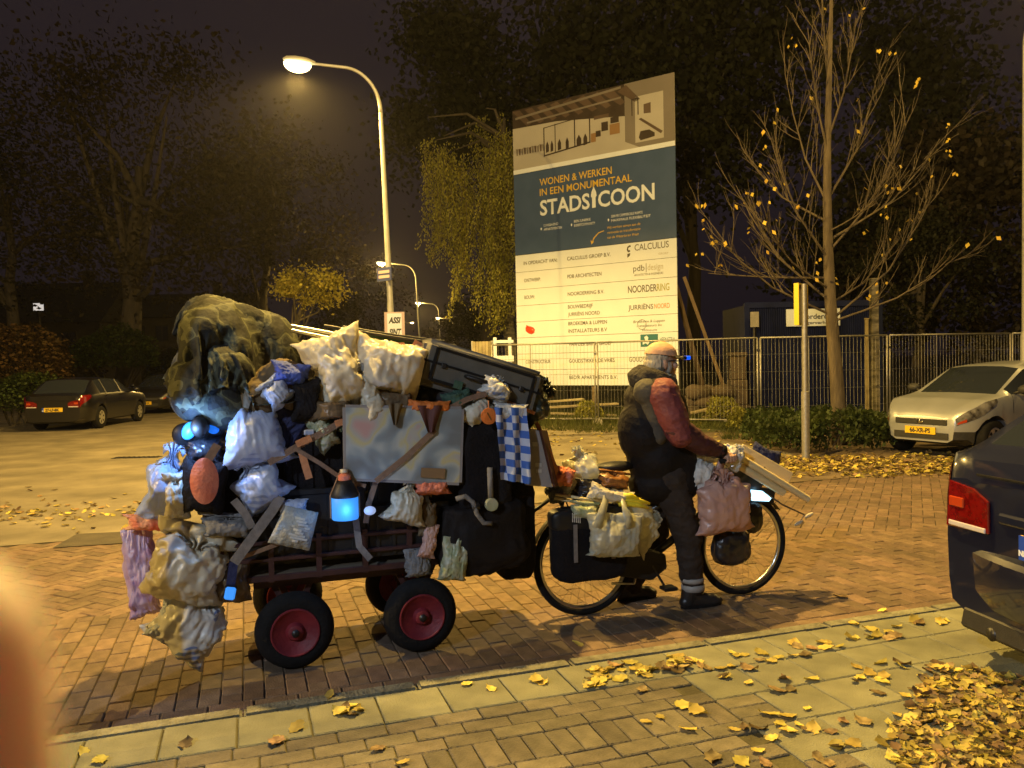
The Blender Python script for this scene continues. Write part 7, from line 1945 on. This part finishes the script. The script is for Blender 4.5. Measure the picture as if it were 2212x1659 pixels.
# head: cap, visor, lamp, glasses, hair, eyes
hc_ = headc + V(0, 0, .045)
rows = []
for i in range(11):
    th_ = math.pi / 2 * i / 10; row = []
    for j in range(28):
        a = 2 * math.pi * j / 28
        q = V(.111 * math.cos(a) * math.cos(th_), .090 * math.sin(a) * math.cos(th_), .092 * math.sin(th_))
        q += q.normalized() * .004 * nz(q, 22, 1); row.append(RS @ Matrix.Rotation(R(8), 3, 'Y') @ q + hc_)
    rows.append(row)
cp = MB().grid(rows, 0, True).build('cap', M['hat_peach'], rider, smooth=True)
rows = []
for i in range(7):
    f = i / 6; row = []
    for j in range(13):
        a = R(-62 + 124 * j / 12); q = V((.100 + .075 * f * math.cos(a * .9)) * math.cos(a), (.088 + .01 * f) * math.sin(a), -.002 - .014 * f + .010 * math.cos(a) * (1 - f)); row.append(RS @ Matrix.Rotation(R(2), 3, 'Y') @ q + hc_)
    rows.append(row)
mb = MB().grid(rows); mb.grid([[p - V(0, 0, .004) for p in r_] for r_ in rows]); mb.build('visor', M['black_plastic'], cp, smooth=True)
lampc = hc_ + D2 * .178 - V(0, 0, .018)
MB().box(lampc - D2 * .014, (.03, .05, .024), RS).build('lamp_clip', M['black_plastic'], cp, bevel=.004)
MB().box(lampc + D2 * .014, (.036, .046, .026), RS).build('blue_light', M['led_cap'], cp, bevel=.006)
for k in (1, -1):
    e = headc + N2 * .034 * k + D2 * .083 + V(0, 0, .006)
    MB().ell(e, (.012, .012, .012)).build('eye', M['paper'], rider, smooth=True); MB().ell(e + D2 * .0085, (.005, .006, .006)).build('iris', M['ink_dark'], rider, smooth=True)
    m4 = frame(headc + N2 * .036 * k + D2 * .104 + V(0, 0, .004), N2, ZV, D2)
    MB().lathe([(.022, -.002), (.026, -.002), (.026, .002), (.022, .002)], 20, m4, 0, True).build('spectacle_rim', M['ink_dark'], rider, smooth=True)
    MB().tube([headc + N2 * .062 * k + D2 * .102 + V(0, 0, .008), headc + N2 * .082 * k - D2 * .02 + V(0, 0, .010)], .003, 6).build('spectacle_arm', M['ink_dark'], rider)
MB().tube([headc + N2 * .012 + D2 * .106 + V(0, 0, .006), headc - N2 * .012 + D2 * .106 + V(0, 0, .006)], .0025, 6).build('spectacle_bridge', M['ink_dark'], rider)
hr = MB(); E(hr, headc - D2 * .045 - V(0, 0, .012), (.072, .085, .070)); E(hr, headc - D2 * .02 + V(0, 0, .03), (.090, .083, .05))
for k in (1, -1): E(hr, headc + N2 * .066 * k + D2 * .02 - V(0, 0, .03), (.022, .016, .045))
fused('hair', hr, .006, 'hair_grey', rider, 2, lambda q: .006 * nz(V(q.x * 3, q.y * 3, q.z), 40))
be = MB(); E(be, headc + D2 * .062 - V(0, 0, .095), (.042, .045, .040)); E(be, headc + D2 * .035 - V(0, 0, .08), (.04, .064, .035)); E(be, headc + D2 * .092 - V(0, 0, .049), (.016, .030, .008))
fused('beard', be, .006, 'hair_grey', rider, 2, lambda q: .005 * nz(V(q.x * 3, q.y * 3, q.z), 40, 3))
# ------------------------------------------------------------------ houses behind the left trees
def house(label, x0, x1, Y, yeave, yridge, wins, depth=8):
    a, b = pY(x0, yeave, Y), pY(x1, yeave, Y); ze = a.z; zr_ = pY((x0 + x1) / 2, yridge, Y).z
    t = thing('house', label, 'house', V((a.x + b.x) / 2, Y + depth / 2, 0))
    MB().box(V((a.x + b.x) / 2, Y + depth / 2, ze / 2), (b.x - a.x, depth, ze)).build('wall', M['wall_dark'], t)
    rf = MB().prism([V(a.x - .3, Y - .35, ze), V(a.x - .3, Y + depth / 2, zr_), V(a.x - .3, Y + depth + .35, ze)], V(0, 0, 0), V(b.x - a.x + .6, 0, 0)).build('roof', M['roof_dark'], t)
    MB().box(V(lerp(a.x, b.x, .7), Y + depth / 2, zr_ + .3), (.6, .6, 1.2)).build('chimney', M['wall_dark'], rf)
    MB().box(V(lerp(a.x, b.x, .5), Y - .02, 1.05), (.95, .06, 2.1)).build('door', M['roof_dark'], t)
    for (x, y, w, h, mt) in wins:
        c = pY(x, y, Y - .04)
        f = MB().box(V(c.x, Y - .02, c.z), (w + .16, .07, h + .16)).build('window', M['roof_dark'], t)
        MB().box(V(c.x, Y - .062, c.z), (w, .02, h)).build('pane', M[mt], f)
        MB().box(V(c.x, Y - .08, c.z), (.05, .02, h)).build('mullion', M['roof_dark'], f)
house('dark house with a small lit white window behind the left trees', -60, 215, 58, 700, 600, [(83, 663 + 60, .8, 1.0, 'pane_dark'), (150, 735, .9, 1.1, 'pane_dark'), (28, 735, .9, 1.1, 'pane_dark')])
house('dark low house behind the parked cars with tiny blue-lit panes', 225, 520, 62, 688, 625, [(398, 703, .35, .5, 'pane_blue'), (440, 712, .35, .45, 'pane_lit'), (300, 720, .9, 1.1, 'pane_dark'), (350, 720, .9, 1.1, 'pane_dark'), (480, 722, .9, 1.1, 'pane_dark')])
t = thing('lit_sign', 'small white lit rectangle high among the left trees', 'sign', pY(83, 672, 46))
c = pY(83, 663, 46); MB().box(c, (.56, .06, .42)).build('face', glow('sign_lit', (1, .92, .85), .55), t); MB().tube([V(c.x, c.y + .08, -.05), V(c.x, c.y + .08, c.z + .25)], .05, 8).build('post', M['iron'], t)
for (x, y, Y, sz) in ((100, 758, 34, (2.4, 1.5, 1.9)), (420, 770, 44, (3.0, 1.6, 2.0)), (520, 775, 46, (2.6, 1.6, 1.7)), (620, 770, 52, (3.0, 1.6, 2.2)), (720, 775, 60, (3.0, 1.8, 2.2))):
    bush('shrub', {100: 'dark shrub behind the left parked car', 420: 'dim brown shrub left of the camouflage bundle', 520: 'dim shrub directly behind the camouflage bundle', 620: 'dim shrub behind the poles on the cart', 720: 'far shrub behind the cream bags'}[x], gp(x, Y, sz[2] * .6), sz, 2600, .2, 'leaf_brown', x, 'shrubs along the side street')
# drain slot and gutter grate
c = pG(296, 988, .004); t = thing('drain_grate', 'dark iron drain slot in the side street at the left', 'drain', c)
MB().box(c + V(0, 0, -.004), (.85, .22, .016)).build('frame', M['iron'], t)
for k in range(9): MB().box(c + V(-.36 + k * .09, 0, .006), (.035, .18, .012)).build('bar', M['dark_steel'], t)

# ------------------------------------------------------------------ fallen leaves
def leaf_shape(seed, L=1.0):
    r = random.Random(seed); out = []; n = 9
    w = r.uniform(.30, .42); curl = r.uniform(-.2, .5); tw = r.uniform(-.5, .5)
    vs = []; fs = []
    for i in range(n):
        f = i / (n - 1); hw = w * (math.sin(math.pi * min(1, f * 1.02 + .02)) ** .75) * (1.15 - .45 * f) * (1 + .22 * math.sin(i * 2.4 + seed * 1.7))
        z = .10 * math.sin(f * 3 + seed) + curl * (f - .5) ** 2 * 2
        for k, j in enumerate((-1, 0, 1)): vs.append(V((f - .5) * L, j * hw * L, (z + .14 * abs(j) + tw * j * (f - .5)) * L * .45))
    for i in range(n - 1):
        for k in range(2): fs.append((i * 3 + k, i * 3 + k + 1, i * 3 + 4 + k, i * 3 + 3 + k))
    b = len(vs); vs += [V(-.5 * L, -.012 * L, .02 * L), V(-.5 * L, .012 * L, .02 * L), V(-.72 * L, 0, .05 * L)]; fs.append((b, b + 1, b + 2))
    zmin = min(v.z for v in vs)
    return [v - V(0, 0, zmin) for v in vs], fs
SHP = [leaf_shape(k) for k in range(7)]
LM = []
for k, (vs, fs) in enumerate(SHP):
    for mt in ('leaf_fallen', 'leaf_fallen_brown'):
        me = bpy.data.meshes.new('leaf'); me.from_pydata(vs, [], fs); me.materials.append(M[mt]); me.polygons.foreach_set('use_smooth', [True] * len(fs)); LM.append(me)
def gz_(p):
    s, t = st(p); return .063 if t < 3.76 else (.066 if t < 3.865 else .002)
def one_leaf(x, y, label, group, size=None, brown=.3):
    p = pG(x, y, .06)
    s, t = st(p)
    if t > 3.865: p = pG(x, y, 0)
    me = LM[2 * rng.randrange(7) + (1 if rng.random() < brown else 0)]
    o = bpy.data.objects.new('fallen_leaf', me); COL.objects.link(o); sz = size or rng.uniform(.055, .095)
    o.location = (p.x, p.y, gz_(p) + rng.uniform(0, .003)); o.scale = (sz, sz, sz); o.rotation_euler = (R(rng.gauss(0, 9)), R(rng.gauss(0, 9)), rng.uniform(0, 6.28))
    tag(o, label, 'leaf', group)
for (x, y) in ((600, 1598), (596, 1606), (712, 1506), (745, 1532), (760, 1528), (735, 1540), (755, 1545), (775, 1536), (1163, 1474), (1175, 1476), (815, 1620), (640, 1575), (870, 1650), (1010, 1480), (1060, 1490), (400, 1612), (215, 1645), (180, 1625)):
    one_leaf(x, y, 'loose yellow leaf on the left half of the kerb and slabs', 'leaves on the left pavement')
r_ = random.Random(77)
for k in range(46):
    x = r_.uniform(1270, 1500); yk = 1433 - .157 * (x - 1469); one_leaf(x, yk + r_.gauss(2, 9), 'yellow leaf in the drift along the kerb below the bicycle', 'leaf drift on the kerb')
for k in range(34):
    x = r_.uniform(1500, 2060); yk = 1433 - .157 * (x - 1469); one_leaf(x, yk + r_.gauss(8, 10), 'yellow leaf scattered along the right part of the kerb', 'leaves along the right kerb')
for k in range(66):
    x = r_.uniform(1380, 2050); y = r_.uniform(1425, 1655)
    if y < 1450 - .157 * (x - 1469): continue
    one_leaf(x, y, 'single yellow leaf lying loose on the slabs between kerb and leaf pile', 'leaves on the right slabs')
for (x, y) in ((1815, 1290), (1845, 1350), (1880, 1362), (1250, 1395), (1158, 1470), (1330, 1440), (1905, 1320)):
    one_leaf(x, y, 'leaf lying on the road bricks just beyond the kerb', 'leaves on the road')
def litter(name, label, n, region, zf, mats, size, seed, pile=0.0):
    r = random.Random(seed); mb = MB(); rn = []
    for k in range(n):
        x, y = region(r); p = pG(x, y, zf); vs, fs = SHP[r.randrange(7)]; s = r.uniform(*size); a = r.uniform(0, 6.28)
        mm = Matrix.Translation((p.x, p.y, zf + r.random() * pile + .003)) @ Matrix.Rotation(a, 4, 'Z') @ Matrix.Rotation(r.gauss(0, .25 + pile * 3), 4, 'X') @ Matrix.Rotation(r.gauss(0, .25 + pile * 3), 4, 'Y')
        mi = 0 if r.random() < .5 else 1
        mb.add([mm @ (v * s) for v in vs], fs, mi); q = r.random(); rn += [q] * len(fs)
    o = mb.build(name, [M[m] for m in mats], smooth=True); set_rnd(o, rn); return tag(o, label, 'leaves', kind='stuff')
def pile_reg(r):
    while True:
        x, y = r.uniform(1850, 2330), r.uniform(1440, 1720)
        e = 1985 - (y - 1440) * .50 if y < 1600 else 1905
        if x > e + 40 * nz(V(x * .02, y * .02, 0), 1.0) + abs(r.gauss(0, 45)) and y > 1430 + (x - 1985) * .15: return x, y
litter('leaf_pile', 'thick pile of yellow and brown leaves at the lower right corner', 1500, pile_reg, .06, ('leaf_fallen', 'leaf_fallen_brown'), (.028, .072), 3, .012)
def strip_reg(r):
    while True:
        x = r.uniform(1540, 2230); yc = 1004 + (x - 1800) * .02; y = r.gauss(yc, 13)
        if 968 < y < 1032 and not (1670 < x < 1900 and y < 984): return x, y
litter('leaf_strip', 'band of yellow fallen leaves along the foot of the hedge', 2300, strip_reg, .004, ('leaf_fallen', 'leaf_fallen_brown'), (.06, .105), 5, .02)
litter('leaf_scraps', 'pale leaf scraps strewn along the far edge of the street at the left', 130, lambda r: (r.uniform(0, 330), r.gauss(1108, 16)), .004, ('leaf_fallen_brown', 'leaf_fallen'), (.05, .10), 7)
litter('verge_leaves', 'scattered leaves on the ground in front of the fence', 260, lambda r: (r.uniform(1150, 1700), r.gauss(945, 22)), .004, ('leaf_fallen_brown', 'leaf_fallen'), (.06, .10), 9)
# ------------------------------------------------------------------ the photographer's finger at the lens edge
def cpt(x, y, d): return CAMP + ray(x, y) * d
fg = thing('hand', 'blurred pink finger reaching in at the lower left corner', 'finger', cpt(-100, 2300, .062))
fd = MB()
A = cpt(-165, 1420, .060); B = cpt(-125, 1960, .062); C = cpt(-380, 2600, .066); Dk = cpt(-900, 3050, .075)
fd.cap(A, B, .0081, .0088, 20); fd.cap(B, C, .0088, .0095, 20); fd.cap(C, Dk, .0097, .0115, 20)
pl0 = Dk + RIGHT * -.012 - UP * .02
fd.cap(Dk, pl0, .0125, .02); fd.cap(pl0 + UP * .006 - RIGHT * .01, pl0 - UP * .055 - RIGHT * .02, .020, .024); fd.cap(pl0 - RIGHT * .03 + UP * .004, pl0 - UP * .055 - RIGHT * .035, .018, .022)
for k in range(3):
    b0 = pl0 - RIGHT * (.012 + .016 * k) + UP * .008; b1 = b0 + UP * .026 + FWD * .006; b2 = b1 - FWD * .022 + UP * .004; b3 = b2 - UP * .018
    fd.cap(b0, b1, .0095, .0088); fd.cap(b1, b2, .0088, .0080); fd.cap(b2, b3, .0080, .0070)
th0 = pl0 - UP * .03 + RIGHT * .012; fd.cap(th0, th0 + UP * .022 + RIGHT * .018, .012, .0105); fd.cap(th0 + UP * .022 + RIGHT * .018, th0 + UP * .045 + RIGHT * .020, .0105, .0085)
fused('hand_skin', fd, .0012, 'finger_skin', fg, 3)
# ------------------------------------------------------------------ thin haze box added to put a glow round the lamps
m_, nt, b_ = NT('lamp_glow_haze'); nt.nodes.remove(b_)
pv = nt.nodes.new('ShaderNodeVolumePrincipled'); pv.inputs['Color'].default_value = (.92, .90, .93, 1); pv.inputs['Density'].default_value = .0004; pv.inputs['Anisotropy'].default_value = .78
nt.links.new(pv.outputs[0], nt.nodes['Material Output'].inputs['Volume'])
tag(MB().box((0, 150, 11.4), (790, 690, 25)).build('haze', m_), 'thin haze added over the whole street for lamp glow', 'haze', kind='stuff')
